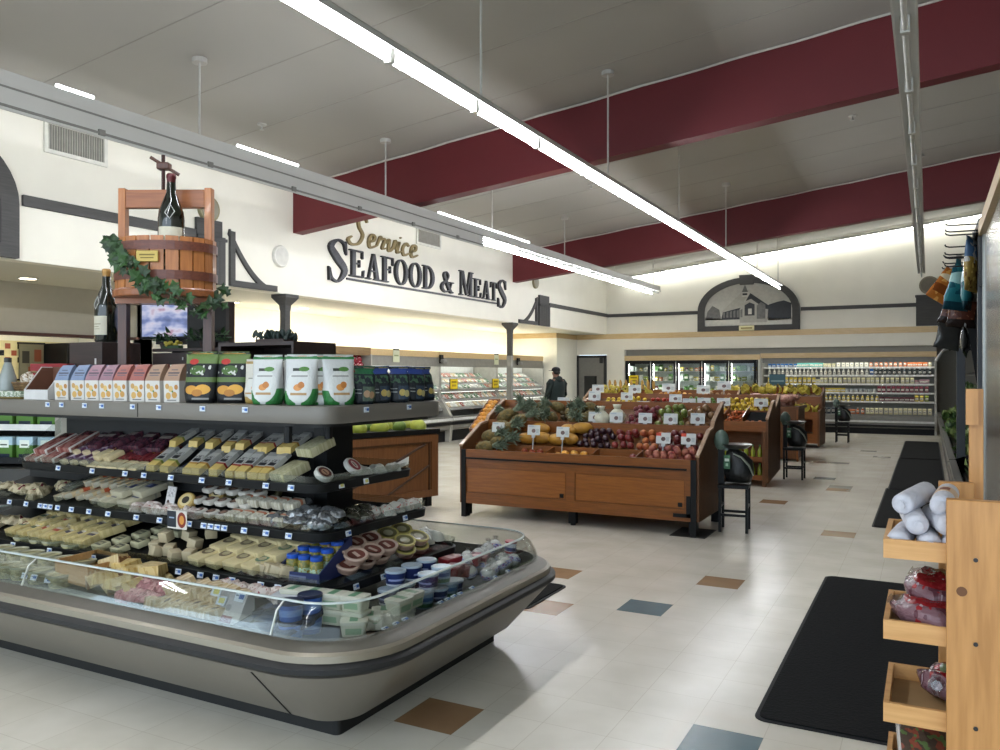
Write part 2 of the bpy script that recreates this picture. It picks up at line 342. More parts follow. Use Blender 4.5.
# half of another arch at the left edge
q, inner = arch(4.1, 2.6, 2.86, 3.45, 4.35, .2, 'Y')
root = tag(link('arched_picture', None), 'arched slate grey frame on left wall cut off by the picture edge', 'framed picture')
mb = MB()
for p in q: mb.prism(p, -8.9, -8.82, 'X')
mb.obj('frame', gr, root)
MB().prism(inner, -8.9, -8.885, 'X').obj('photograph', mat('photo mid', '#6d6c68'), root)
# vents and round ceiling speakers on the left wall
def vent(y0, y1, z0, z1, lab):
    r = tag(link('wall_vent', None), lab, 'vent'); r.location = (-8.9, (y0+y1)/2, z0); w = (y1-y0)/2; h = z1-z0
    MB().box(0, .03, -w, w, 0, .045).box(0, .03, -w, w, h-.045, h).box(0, .03, -w, -w+.045, .045, h-.045).box(0, .03, w-.045, w, .045, h-.045).obj('frame', mat('white vent metal', '#d9d7cc', .5), r)
    MB().box(0, .006, -w+.04, w-.04, .04, h-.04).obj('backing', mat('grey vent backing', '#77756d', .9), r)  # plain grey plate behind the louvres
    mb = MB(); n = int(2*w/.035)
    for k in range(n): mb.box(.008, .022, -w+.055+k*(2*w-.11)/n, -w+.055+k*(2*w-.11)/n+.012, .045, h-.045)
    mb.obj('louvres', mat('grey vent louvre', '#aaa79d', .5), r)
vent(5.72, 6.52, 4.12, 4.5, 'large white louvred air vent on left wall above the wine press')
vent(13.3, 14.2, 4.16, 4.5, 'small louvred air vent on left wall beside the gold word')
def disc(loc, r, axis, m, lab, dep=.05):
    M = TR(0, 0, 0, 0, PI/2) if axis == 'X' else TR(0, 0, 0, PI/2)
    o = tag(link('round_speaker', None), lab, 'speaker'); o.location = loc
    MB().lathe([(r, 0), (r, dep*.6), (r*.92, dep), (r*.8, dep)], 28, M).obj('rim', m, o, True)
    MB().lathe([(r*.8, dep*.5), (r*.8, dep), (r*.3, dep*1.15), (.001, dep*1.2)], 28, M).obj('grille', mat(m.name+' grille', '#8f8a78' if 'brass' in m.name else ('#c9c7bd' if 'white' in m.name else '#6a6456'), .6), o, True)
brass = mat('dull brass disc', '#8d8566', .5, .3)
disc((-8.9, 8.1, 3.9), .19, 'X', brass, 'round brass coloured disc on left wall behind the press post')
disc((-8.9, 9.52, 3.42), .17, 'X', mat('white speaker disc', '#d6d4ca', .5), 'round white speaker on left wall left of the seafood sign')
disc((-8.9, 18.75, 3.95), .16, 'X', brass, 'small brass coloured disc on left wall above the far tower')
disc((.03, YF, 3.93), .24, 'Y', mat('brown speaker disc', '#7c7462', .6), 'round brown speaker high on far wall above the wooden block')
# columns under the bulkhead
for y, lab in ((9.75, 'dark flared post under the bulkhead behind the island end'), (17.55, 'dark flared post standing in front of the meat cases')):
    r = tag(link('support_post', None), lab, 'post'); r.location = (-9.0, y, 0)
    MB().box(-.055, .055, -.055, .055, 2.05, 2.72).obj('shaft', gr, r)
    MB().loft([[(x, yy, z) for x, yy in ((-w, -w), (w, -w), (w, w), (-w, w))] for w, z in ((.06, 2.6), (.065, 2.68), (.15, 2.80), (.15, 2.849))]).obj('capital', gr, r)
    MB().box(-.06, .06, -.06, .06, 0, 2.05).obj('lower_shaft', mat('grey painted post', '#8b8a84', .5), r)
    MB().box(-.1, .1, -.1, .1, 0, .04).obj('base_plate', gr, r)
# ---- sign lettering
def ribbon(pts, wid, n=26):
    """thick-and-thin stroke through pts (Catmull-Rom); wid given per control point"""
    P = [pts[0]]+list(pts)+[pts[-1]]; Wd = [wid[0]]+list(wid)+[wid[-1]]; c = []
    m = len(pts)-1
    for k in range(n+1):
        u = k/n*m; i = min(int(u), m-1); t = u-i
        def cr(a, b, c_, d): return .5*((2*b)+(-a+c_)*t+(2*a-5*b+4*c_-d)*t*t+(-a+3*b-3*c_+d)*t**3)
        c.append((cr(*[P[i+q][0] for q in range(4)]), cr(*[P[i+q][1] for q in range(4)]), max(.01, cr(*[Wd[i+q] for q in range(4)]))))
    L_, R_ = [], []
    for k, (x, y, w) in enumerate(c):
        a = c[max(k-1, 0)]; b = c[min(k+1, n)]; dx, dy = b[0]-a[0], b[1]-a[1]; l = math.hypot(dx, dy) or 1
        L_.append((x-dy/l*w/2, y+dx/l*w/2)); R_.append((x+dy/l*w/2, y-dx/l*w/2))
    return [[L_[k], L_[k+1], R_[k+1], R_[k]] for k in range(n)]
def R4(x0, y0, x1, y1): return [(x0, y0), (x1, y0), (x1, y1), (x0, y1)]
def ring(cx, cy, rx, ry, tx, ty, a0=0, a1=2*PI, n=28):
    p = []
    for k in range(n):
        t, u = a0+(a1-a0)*k/n, a0+(a1-a0)*(k+1)/n
        p.append([(cx+rx*math.cos(t), cy+ry*math.sin(t)), (cx+rx*math.cos(u), cy+ry*math.sin(u)), (cx+(rx-tx)*math.cos(u), cy+(ry-ty)*math.sin(u)), (cx+(rx-tx)*math.cos(t), cy+(ry-ty)*math.sin(t))])
    return p
GL = {
 'S': (.62, ribbon([(.53, .74), (.47, .93), (.28, .975), (.10, .80), (.28, .56), (.50, .30), (.32, .03), (.12, .07), (.05, .28)], [.05, .06, .06, .15, .19, .16, .06, .06, .05], 40)+[[(.50, .98), (.55, .98), (.56, .66), (.52, .70)], [(.03, .02), (.08, .02), (.08, .30), (.02, .34)]]),
 'E': (.66, [R4(.1, 0, .26, 1), R4(.02, 0, .36, .05), R4(.02, .95, .36, 1), R4(.2, 0, .58, .055), R4(.2, .945, .56, 1), R4(.24, .48, .44, .535), R4(.41, .37, .45, .65), [(.56, 0), (.60, 0), (.63, .30), (.58, .26)], [(.53, .74), (.58, .70), (.58, 1), (.54, 1)]]),
 'A': (.74, [[(.36, 1), (.42, 1), (.20, .04), (.13, .04)], [(.34, 1), (.46, 1), (.66, .04), (.48, .04)], R4(.04, 0, .28, .05), R4(.42, 0, .74, .05), R4(.2, .30, .55, .355)]),
 'F': (.60, [R4(.1, 0, .26, 1), R4(.02, 0, .36, .05), R4(.02, .95, .36, 1), R4(.2, .945, .56, 1), R4(.24, .48, .44, .535), R4(.41, .37, .45, .65), [(.53, .72), (.58, .68), (.58, 1), (.54, 1)]]),
 'O': (.76, ring(.38, .5, .35, .52, .165, .055)),
 'D': (.74, [R4(.1, 0, .26, 1), R4(.02, 0, .30, .05), R4(.02, .95, .30, 1)]+ring(.26, .5, .44, .5, .17, .05, -PI/2, PI/2, 18)),
 '&': (.84, ribbon([(.78, .50), (.68, .44), (.56, .16), (.30, .02), (.08, .16), (.12, .38), (.40, .60), (.48, .82), (.34, .97), (.22, .82), (.36, .50), (.62, .08), (.80, .03)], [.06, .06, .05, .07, .14, .13, .06, .09, .05, .13, .15, .14, .05], 60)+[R4(.58, .47, .84, .52)]),
 'M': (.96, [R4(.1, 0, .16, 1), R4(.02, 0, .26, .05), R4(.02, .95, .24, 1), R4(.70, 0, .86, 1), R4(.62, 0, .94, .05), R4(.72, .95, .94, 1), [(.1, 1), (.28, 1), (.52, .06), (.46, .02)], [(.70, 1), (.76, 1), (.52, .02), (.46, .06)]]),
 'T': (.66, [R4(.25, 0, .41, 1), R4(.17, 0, .49, .05), R4(.05, .945, .61, 1), [(.03, .68), (.07, .74), (.1, 1), (.05, 1)], [(.63, .68), (.59, .74), (.56, 1), (.61, 1)]]),
}
sg = tag(link('department_sign', None), 'raised seafood and meats department lettering on the left wall', 'sign'); sg.location = (-8.9, 10.62, 3.28)
sgm = [mat('dark grey sign face', '#29292e', .45, noise=.1), mat('black sign edge', '#15151a', .4)]
def letter(ch, y, z, h, wfac, name='letter', dep=.05):
    w, polys = GL[ch]; mb = MB()
    for p in polys:
        p = [(y+a*h*wfac, z+b*h) for a, b in p]
        mb.m(1).prism(p, .0, dep, 'X'); mb.m(0).prism([((a-sum(t[0] for t in p)/len(p))*.86+sum(t[0] for t in p)/len(p), (b-sum(t[1] for t in p)/len(p))*.9+sum(t[1] for t in p)/len(p)) for a, b in p], dep, dep+.006, 'X')
    mb.obj(name, sgm, sg); return w*h*wfac
y = 0.0
for ch, z, h, wf in (('S', -.12, .73, 1.22), ('E', .02, .47, 1.42), ('A', .02, .47, 1.32), ('F', .02, .47, 1.42), ('O', .02, .47, 1.32), ('O', .02, .47, 1.32), ('D', .02, .47, 1.32), (' ', 0, 0, 0), ('&', .02, .44, 1.35), (' ', 0, 0, 0), ('M', .02, .53, 1.2), ('E', .02, .42, 1.3), ('A', .02, .42, 1.25), ('T', .02, .42, 1.25), ('S', -.12, .66, 1.12)):
    if ch == ' ': y += .22; continue
    y += letter(ch, y, z, h, wf)+.012
SIGN_END = y
MB().box(0, .03, .52, y-.5, -.05, -.015).obj('underline', mat('black sign edge', '#15151a'), sg)
# "Service" in gold script
gs = tag(link('department_sign', None), 'gold script word Service above the large lettering', 'sign'); gs.location = (-8.9, 11.15, 3.86)
SCR = {'S': (.62, [[(.52, .82), (.40, .98), (.24, .86), (.28, .62), (.44, .38), (.36, .08), (.12, .0), (.0, .14), (.10, .26)]]),
 'e': (.34, [[(.02, .18), (.2, .28), (.22, .42), (.12, .46), (.05, .28), (.12, .03), (.34, .14)]]),
 'r': (.32, [[(.0, .14), (.08, .46), (.12, .40), (.24, .40), (.2, .1), (.32, .12)]]),
 'v': (.36, [[(.0, .3), (.08, .44), (.12, .06), (.26, .2), (.30, .46), (.36, .38)]]),
 'i': (.22, [[(.0, .16), (.09, .44), (.07, .08), (.22, .14)], [(.11, .60), (.14, .63)]]),
 'c': (.32, [[(.26, .38), (.14, .46), (.04, .26), (.12, .03), (.32, .14)]])}
gold = mat('gold sign', '#8c7b52', .45, .3)
y = 0
for ch in 'Service':
    w, st = SCR[ch]; mb = MB()
    for s_ in st:
        for p in ribbon(s_, [.055]+[.085]*(len(s_)-2)+[.05], 30): mb.prism([(y+(a+b*.16)*.86, b*.54) for a, b in p], 0, .04, 'X')
    mb.obj('letter', gold, gs); y += w*.86
gs.scale = (1, 1.0, 1.0)
# ---- light fixtures
tube_on = emis('lit fluorescent tube', '#f4f8ff', TUBE); tube_off = mat('unlit tube glass', '#c4c4c0', .3)
hous = mat('white enamel fixture', '#b7b6b0', .45, noise=.04, scale=3); rodm = mat('white hanger rod', '#bdbbb4', .5)
def strip(name, lab, x, z, y0, y1, w, lanes, lit, rods, hh=0, tz=-.03):
    r = tag(link(name, None), lab, 'ceiling light', 'suspended strip lights'); r.location = (x, 0, z)
    del r['group']
    mb = MB()
    mb.prism([(-w/2, .03), (-w/2+.01, .075), (-.03, .105), (.03, .105), (w/2-.01, .075), (w/2, .03), (w/2-.012, .03), (.02, .055), (-.02, .055), (-w/2+.012, .03)], y0, y1, 'Y')
    if hh: mb.box(-w/2+.02, w/2-.02, y0, y1, .06, .105+hh); mb.prism([(w/2-.012, .04), (w/2, .04), (w/2+.012, -.15), (w/2, -.15)], y0, 11.6, 'Y')
    mb.obj('housing', hous, r)
    if hh:
        MB().box(w/2-.004, w/2+.008, y0, 11.6, .03, .045).box(w/2+.0, w/2+.02, y0, 11.6, -.125, -.105).obj('side_lip', mat('grey fixture lip', '#77766f', .5), r)
        for a in [y0+.3+1.22*q for q in range(9)]: MB().box(w/2-.0, w/2+.03, a-.03, a+.03, -.135, -.085).obj('clip', mat('grey fixture lip', '#77766f'), r)
        for a, b in ((4.28, 4.62), (6.3, 7.23), (10.3, 11.5), (11.55, 12.75), (12.8, 13.4)): MB().cyl(.016, a, b, 10, TR(w/2-.04, 0, .195, -PI/2)).obj('uplight_tube', emis('dim uplight tube', '#f4f8ff', 7), r, True)
    n = round((y1-y0)/1.22); L = (y1-y0)/n
    for k in range(n):
        a = y0+k*L
        for li, lx in enumerate(lanes):
            on = lit(a+L/2, li)
            MB().cyl(.019, .03, L-.03, 10, TR(lx, a, tz, -PI/2)).obj('fluorescent_tube' , tube_on if on else tube_off, r, True)
            mb = MB().box(lx-.028, lx+.028, a-.028, a+.028, tz-.024, .06)
            mb.obj('lamp_holder', hous, r)
    for yy in rods:
        zc = ceil_z(x)-z
        MB().cyl(.011, .095, zc, 8, TR(0, yy, 0)).obj('hanger_rod', rodm, r)
        MB().cyl(.075, zc-.05, zc+.0, 16, TR(0, yy, 0)).obj('rod_canopy', rodm, r)
strip('strip_light', 'long bright strip light hanging down the middle of the sales floor', -3.37, 3.84, -3.84, 21.8, .14, (0,), lambda y, l: True, (-.1, 2.95, 6.03, 9.13, 12.24, 15.5, 18.64, 21.5))
strip('strip_light', 'wide strip light along the left wall, its near tubes lit behind a skirt', -6.6, 3.82, .7, 21.6, .32, (-.1, .1), lambda y, l: True if l == 0 else (10.2 < y < 13.5), (2.8, 5.9, 9.12, 12.2, 15.33, 18.4, 21.4), .07, 0.)  # wall-side lane lit throughout; added skirt hides its near tubes from view
strip('strip_light', 'unlit grey strip light hanging above the right hand aisle', -.13, 3.82, .9, 20.5, .15, (0,), lambda y, l: False, (4.1, 10.3, 16.5, 20.2))
for k in range(8):
    x0 = -8.3+k*1.2; x1 = x0+1.19; r = tag(link('strip_light', None), 'bright strip light at the top of the far wall, %s from its left end' % ('first second third fourth fifth sixth seventh eighth'.split()[k]), 'ceiling light')
    r.location = ((x0+x1)/2, YF-.22, ceil_z((x0+x1)/2)-.13); r.rotation_euler = (0, -math.atan(.115), 0)
    MB().box(-.59, .59, -.06, .06, .03, .09).obj('housing', hous, r); MB().cyl(.03, -.57, .57, 10, TR(0, 0, 0, 0, PI/2)).obj('fluorescent_tube', emis('dimmer lit tube', '#f4f6f2', 12), r, True)
    for s_ in (-.4, .4): MB().box(s_-.01, s_+.01, -.01, .01, .09, .135).obj('bracket', hous, r)
# sprinkler heads
for k, (x, y) in enumerate(((-5.1, 6.3), (-1.2, 6.9), (-4.6, 4.3), (-7.4, 7.6), (-1.0, 13.2), (-5.3, 13.5))):
    r = tag(link('sprinkler_head', None), 'small white sprinkler head on the sloping ceiling', 'sprinkler', 'ceiling sprinklers'); r.location = (x, y, ceil_z(x))
    MB().lathe([(.06, 0), (.055, -.015), (.012, -.02), (.012, -.06), (.03, -.07), (.03, -.075)], 12).obj('deflector', hous, r, True)
# downlights in the alcove ceiling
for (x, y, e, lab) in ((-10.42, 6.49, 5, 'recessed round downlight above the deli at far left'), (-10.69, 10.29, 5, 'recessed round downlight right of the wine press'), (-10.47, 11.83, 5, 'recessed round downlight right of the flared post')):
    r = tag(link('downlight', None), lab, 'ceiling light'); r.location = (x, y, 2.85)
    MB().lathe([(.13, 0), (.13, -.012), (.1, -.012)], 20).obj('trim_ring', hous, r); MB().cyl(.1, -.013, -.004, 20).obj('lamp', emis('downlight lamp', '#fff1d0', 6), r)
# ================================================================ FAR WALL CASES, MEAT CASES, DELI, PERSON
black = mat('black metal', '#101112', .5, spec=.25); steel = mat('brushed stainless steel', '#8f8d87', .28, .9, noise=.1, scale=3, stretch=(1, 1, 30))
greyp = mat('grey enamel', '#7d7b74', .4); wht = mat('white enamel shelf', '#d7d8d4', .4); caselight = emis('case light', '#fbfdf4', 11.0)
def boxproto(name, w, d, h, m, b=.006): return (name, MB().box(-w/2, w/2, -d/2, d/2, 0, h, None, b).mesh(name, m, True), [])
def cartonproto(w, d, h, m, lid=None):
    mb = MB().box(-w/2, w/2, -d/2, d/2, 0, h*.8); mb.prism([(-d/2, h*.8), (d/2, h*.8), (.006, h), (-.006, h)], -w/2, w/2, 'X')
    return ('carton', mb.mesh('carton', m), [])
def tubproto(r, h, body, lid, name='tub'):
    n = 14
    return (name, MB().lathe([(r*.86, 0), (r*.9, .004), (r, h*.86)], n).mesh(name, body, True), [('lid', MB().lathe([(r*1.04, h*.84), (r*1.05, h*.86), (r*1.05, h*.96), (r*.98, h), (r*.9, h*.99)], n).mesh('lid', lid, True))])
def bottleproto(r, h, body, cap, name='bottle'):
    return (name, MB().lathe([(r*.95, 0), (r, .01), (r, h*.55), (r*.8, h*.68), (r*.38, h*.82), (r*.36, h*.9)], 12).mesh(name, body, True), [('cap', MB().cyl(r*.42, h*.88, h, 10).mesh('cap', cap, True))])
# ---- dairy multideck
r = tag(link('dairy_case', None), 'long open lit dairy case with white shelves along the far wall', 'refrigerated case'); r.location = (-2.0, YF, 0)
xl, xr = -2.2, 2.15
MB().box(xl, xr, .95, 1.05, .1, 2.12).obj('back_panel', mat('grey case liner', '#8f9290', .5), r)
MB().box(xl, xr, -.05, .95, 0, .16).obj('kick_plate', black, r)
mb = MB(); mb.prism([(-.1, .16), (-.14, .2), (-.14, .30), (-.1, .34), (-.1, .5), (.0, .5), (.0, .2), (.95, .2), (.95, .16)], xl, xr, 'X'); mb.obj('front_panel', greyp, r)
MB().box(xl, xr, -.16, -.13, .31, .36).obj('bumper', wht, r); MB().box(xl, xr, -.17, -.1, .19, .25).obj('lower_bumper', black, r)
for s in (xl-.05, xr): MB().prism([(-.1, 0), (1.05, 0), (1.05, 2.2), (.1, 2.2), (-.1, .5)], s, s+.05, 'X').obj('end_panel', mat('pale end panel', '#a8a69d', .4), r)
MB().box(xl, xr, .1, 1.05, 2.05, 2.12).box(xl, xr, .1, .14, 1.92, 2.08).obj('canopy', greyp, r); MB().box(xl-.05, xr+.05, .04, .1, 2.06, 2.2).obj('wood_fascia', blond, r)
MB().box(xl+.05, xr-.05, .2, .26, 2.0, 2.04).obj('light_tube', emis('dairy case light', '#fbfdf4', 5), r)
SH = [.55, .86, 1.10, 1.34, 1.58, 1.80]
for i, z in enumerate(SH[1:]):
    for a, b in ((xl, xl+.85), (xl+.87, xl+1.27), (xl+1.29, xl+3.1), (xl+3.12, xr)):
        o = MB().box(a, b, .3, .95, z-.02, z).obj('shelf', wht, r); MB().box(a, b, .275, .30, z-.035, z+.008).obj('price_rail', mat('white price rail', '#e4e4df', .4), o)
    MB().box(xl+.05, xr-.05, .31, .33, z-.036, z-.022).obj('shelf_fill_light', emis('shelf fill glow', '#fbfdf4', 1.3), r)
dcol = ['#c9b24a', '#d8d4c6', '#5b2a33', '#7d3a48', '#2b5f9c', '#c56a33', '#b8bfc2', '#8f9c3c', '#cfc7a0', '#27323a', '#5fa39a', '#b9929a']
DP = {}
for c in dcol:
    pm = paint('dairy print '+c, c, [('r', .1, .3, .9, .62, '#e6e2d6'), ('r', .2, .4, .8, .48, '#333333')], 'XZ')
    DP[c] = [cartonproto(.085, .085, .17, pm), tubproto(.05, .1, pm, mat('lid '+c, c, .4)), bottleproto(.04, .17, pm, mat('bottle cap white', '#dddddd')), boxproto('box', .12, .1, .12, pm)]
kindn = {0: 'carton', 1: 'tub', 2: 'bottle', 3: 'box'}
rows = [(.5, [9, 3, 8, 5, 10]), (.86, [2, 3, 7, 0]), (1.10, [3, 2, 6]), (1.34, [1, 8, 11]), (1.58, [6, 9, 1, 4]), (1.80, [5, 0, 10, 8, 1])]
nm = ['lowest deck', 'first shelf from the bottom', 'second shelf from the bottom', 'third shelf from the bottom', 'fourth shelf from the bottom', 'top shelf']
for ri, (z, cs) in enumerate(rows):
    x = -4.1; cur = None
    while x < .02:
        if cur is None or random.random() < .16: cur = (cs[int(J(0, len(cs)))] if x > -3.3 else random.choice([0, 4, 0, 1]), int(J(0, 4)))
        p = DP[dcol[cur[0]]][cur[1]]
        kn = kindn[cur[1]]; cn = {0: 'yellow', 1: 'cream', 2: 'dark red', 3: 'plum red', 4: 'blue', 5: 'orange', 6: 'grey', 7: 'green', 8: 'tan', 9: 'black', 10: 'teal', 11: 'pink'}[cur[0]]
        put(p, (x+.05, YF+J(.36, .40) if ri else YF+.12, z+(.0 if ri else .02)), (0, 0, J(-.1, .1)), '%s %s on the %s of the far dairy case' % (cn, kn, nm[ri]), kn, 'dairy products on the '+nm[ri])
        x += J(.105, .13)
# ---- reach-in coolers with five glass doors
r = tag(link('glass_door_cooler', None), 'black framed cooler with five glass doors on the far wall', 'refrigerated case'); r.location = (-6.3, YF, 0)
xl, xr = -1.95, 1.95
MB().box(xl, xr, .85, .95, .1, 2.1).obj('back_panel', mat('cooler liner', '#b9c0bb', .5), r); MB().box(xl, xr, 0, .9, 0, .28).obj('base', black, r)
MB().box(xl, xr, 0, .9, 2.0, 2.06).obj('top_panel', black, r); MB().box(xl-.05, xr+.1, -.06, .0, 2.02, 2.17).obj('wood_fascia', blond, r)
for s in (xl-.04, xr): MB().box(s, s+.04, 0, .95, 0, 2.06).obj('end_panel', black, r)
MB().box(xr+.04, xr+.1, -.02, .95, 0, 2.1).obj('white_divider', mat('white divider', '#c9c9c2', .5), r)
dw = (xr-xl)/5; gl = clear('cooler glass', '#a8b5b2', .13, .04)
for k in range(5):
    a, b = xl+k*dw, xl+(k+1)*dw
    d = MB().box(a+.01, a+.07, -.04, .0, .28, 2.0).box(b-.07, b-.01, -.04, .0, .28, 2.0).box(a+.07, b-.07, -.04, 0, 1.92, 2.0).box(a+.07, b-.07, -.04, 0, .28, .38).obj('door', black, r)
    MB().box(a+.07, b-.07, -.025, -.015, .38, 1.92).obj('pane', gl, d); MB().box(b-.085, b-.06, -.09, -.04, .9, 1.35).obj('handle', black, d)
    MB().box(a+.03, a+.06, .06, .09, .35, 1.95).obj('light_tube', emis('cooler door light', '#fbfdf4', 16), r)
    for i, z in enumerate((.42, .75, 1.08, 1.41, 1.70)):
        MB().box(a+.02, b-.02, .12, .84, z-.012, z).obj('wire_shelf', wht, r)
        n = 5
        for q in range(n):
            c = random.choice(['#c9b24a', '#4f7a3a', '#b5bdb6', '#8f9c3c', '#c56a33', '#d8d4c6', '#5b2a33']) if k < 3 else random.choice(['#4f7a3a', '#8f9c3c', '#b5bdb6', '#d8d4c6', '#c9b24a'])
            if c not in DP: DP[c] = [cartonproto(.11, .1, .2, paint('dairy print '+c, c, [('r', .1, .3, .9, .62, '#e6e2d6')], 'XZ')), tubproto(.055, .12, mat('tub '+c, c), mat('lid '+c, c)), None, boxproto('box', .13, .1, .16, mat('tub '+c, c))]
            kq = random.choice([0, 1, 3]); p = DP[c][kq]
            cn = {'#c9b24a': 'yellow', '#4f7a3a': 'green', '#b5bdb6': 'grey', '#8f9c3c': 'lime', '#c56a33': 'orange', '#d8d4c6': 'cream', '#5b2a33': 'dark red'}[c]
            put(p, (-6.3+a+.1+q*(dw-.2)/(n-1), YF+.25, z), (0, 0, 0), '%s %s behind the %s glass door of the cooler, %s shelf' % (cn, kindn[kq], 'first second third fourth fifth'.split()[k], 'lowest second third fourth top'.split()[i]), kindn[kq], 'chilled packages behind the %s cooler door' % 'first second third fourth fifth'.split()[k])
ys = mat('yellow sign card', '#e3c81e', .5)
def yellow(loc, rz, lab, w=.22, h=.17, par=None):
    o = tag(link('sale_sign', None), lab, 'sign'); o.location = loc; o.rotation_euler = (0, 0, rz)
    MB().box(-w/2, w/2, -.006, .006, 0, h).obj('card', paint('yellow price card', '#e3c81e', [('r', .15, .62, .85, .8, '#8a7410'), ('r', .2, .25, .8, .45, '#a08618')]), o)
    MB().box(-w/2-.012, w/2+.012, -.004, .012, -.012, 0).box(-w/2-.012, -w/2, -.004, .012, 0, h).box(w/2, w/2+.012, -.004, .012, 0, h).obj('frame', black, o)
yellow((-8.0, YF-.06, 1.32), 0, 'yellow sale sign on the left glass cooler door', .3, .25)
# white cards along the foot of the coolers
# ---- meat cases along the alcove wall (front faces +X)
MX = -10.0
def meatcase(y0, y1, lab):
    r = tag(link('meat_case', None), lab, 'refrigerated case'); r.location = (MX, 0, 0)
    MB().box(-1.0, -.12, y0, y1, 0, .28).obj('kick_plate', black, r)
    MB().prism([(-.1, .26), (.02, .30), (.06, .56), (.06, .60), (.0, .60), (-.06, .36), (-1.0, .36), (-1.0, .26)], y0, y1, 'Y', ).obj('front_panel', greyp, r)
    MB().box(.045, .09, y0, y1, .5, .56).obj('bumper', wht, r); MB().box(.02, .07, y0, y1, .40, .47).obj('lower_bumper', black, r)
    MB().box(-1.05, -1.0, y0, y1, .2, 2.0).obj('back_panel', mat('white case liner', '#cfd2d0'), r)
    MB().prism([(-1.05, 2.0), (-.32, 2.0), (-.28, 1.78), (-.30, 1.78), (-.36, 1.96), (-1.05, 1.96)], y0, y1, 'Y').obj('canopy', greyp, r)
    MB().box(-.36, -.30, y0, y1, 2.0, 2.14).obj('wood_fascia', blond, r)
    MB().box(-.60, -.56, y0+.05, y1-.05, 1.92, 1.955).obj('light_tube', caselight, r)
    for z_, x_ in ((1.165, -.28), (.925, -.24)): MB().box(x_-.05, x_-.03, y0+.08, y1-.08, z_-.008, z_).obj('shelf_fill_light', emis('shelf fill glow', '#fbfdf4', 1.3), r)  # glowing strips added under the shelves to brighten the lower trays
    for s in (y0, y1-.04): MB().prism([(-1.0, 0), (.0, 0), (.06, .58), (-.28, 1.1), (-.3, 2.0), (-1.05, 2.0), (-1.05, 0)], s, s+.04, 'Y').obj('end_panel', mat('pale end panel', '#a8a69d'), r)
    # sloped top display and two shelves
    for z, xf, xb, sl in ((1.22, -.28, -.98, .42), (.98, -.24, -.9, .0), (.78, -.20, -.9, .0)):
        o = MB().prism([(xf, z), (xb, z+sl), (xb, z+sl-.03), (xf, z-.03)], y0+.04, y1-.04, 'Y').obj('shelf', mat('grey deck', '#8c8d8a'), r)
        MB().box(xf-.0, xf+.02, y0+.04, y1-.04, z-.05, z+.02).obj('price_rail', mat('grey price rail', '#9a9a95', .4), o)
    return r
meatcase(13.5, 16.4, 'first open meat case with blond wood fascia, nearest the island')
meatcase(16.42, 19.3, 'second open meat case in the run beneath the bulkhead')
meatcase(19.32, 22.3, 'last open meat case in the run beside the standing person')
MP = {}
for nme, c, w in (('red meat', '#8d3a33', 1), ('pink meat', '#b07a6c', 1), ('pale poultry', '#c2b08e', 1), ('green labelled', '#5f7f63', 1), ('white wrapped', '#c4c6bf', 1), ('teal labelled', '#7fa39a', 1)):
    mb = MB().m(0).box(-.075, .075, -.11, .11, 0, .025, None, .008).m(1).box(-.066, .066, -.1, .1, .02, .04, None, .014)
    MP[nme] = ('meat_tray', mb.mesh('meat_tray', [mat('white foam tray', '#cfd0ca', .5), paint('film '+nme, c, [('n', 0, 0, 1, 1, '#d9d0c4', 5, .58), ('r', .5, .55, .92, .92, '#dcdcd4')], 'XY', .18)], True), [])
shn = {0: 'sloped top', 1: 'middle', 2: 'lower', 3: 'bottom'}
def meatrow(lev, yr, step, x, z, tilt, pick):
    y = yr[0]
    while y < yr[1]:
        k = pick(y); cs = 'first' if y < 16.4 else ('second' if y < 19.3 else 'last')
        put(MP[k], (MX+x+J(-.02, .02), y, z), (J(-.05, .05), tilt, PI/2*0+J(-.15, .15)), '%s tray on the %s shelf of the %s meat case' % (k, shn[lev], cs), 'packaged meat', '%s shelf of the %s meat case' % (shn[lev], cs), 1.15); y += step*J(.95, 1.1)
for q in range(3): meatrow(0, (13.7, 22.1), .23, -.38-.22*q, 1.27+.14*q, .62, lambda y: random.choice(['pink meat', 'pale poultry', 'white wrapped', 'green labelled', 'teal labelled'] if y > 15 else ['pale poultry', 'white wrapped', 'pink meat', 'red meat']))
meatrow(1, (13.7, 22.1), .23, -.34, 1.03, .75, lambda y: random.choice(['pale poultry', 'pink meat', 'green labelled']))
meatrow(2, (13.7, 22.1), .23, -.30, .83, .75, lambda y: random.choice(['pale poultry', 'white wrapped', 'red meat']))
meatrow(1, (13.7, 22.1), .23, -.45, 1.09, .6, lambda y: random.choice(['pale poultry', 'pink meat', 'teal labelled']))
meatrow(3, (13.7, 22.1), .23, -.14, .47, .4, lambda y: random.choice(['red meat', 'pink meat', 'pale poultry', 'white wrapped']))
# red packages at the near end of the run
rb = ('snack_bag', MB().sph(.09, .05, .12, 10, 6).mesh('snack_bag', paint('shiny red bag', '#8c1f2c', [('n', 0, 0, 1, 1, '#d8b9b9', 4, .6), ('n', 0, 0, 1, 1, '#5a1020', 7, .62)], 'YZ', .25, bump=.5), True), [])
r = tag(link('snack_rack', None), 'dark rack holding red bags at the near end of the meat cases', 'rack'); r.location = (-10.2, 12.9, 0)
MB().box(-.6, .1, -1.0, .52, 0, .2).box(-.6, -.5, -1.0, .52, .2, 2.0).obj('frame', black, r); MB().box(-.5, .12, -1.0, .52, 1.98, 2.14).obj('wood_fascia', wood('dark blond wood', '#8a6f4a', '#7b613d', .5, 1), r)
for z in (.7, 1.1, 1.62): MB().box(-.5, .1, -1.0, .52, z-.02, z).obj('shelf', black, r)
MB().box(-.5, .14, .5, .54, 0, 2.0).obj('end_panel', mat('pale end panel', '#a8a69d'), r)
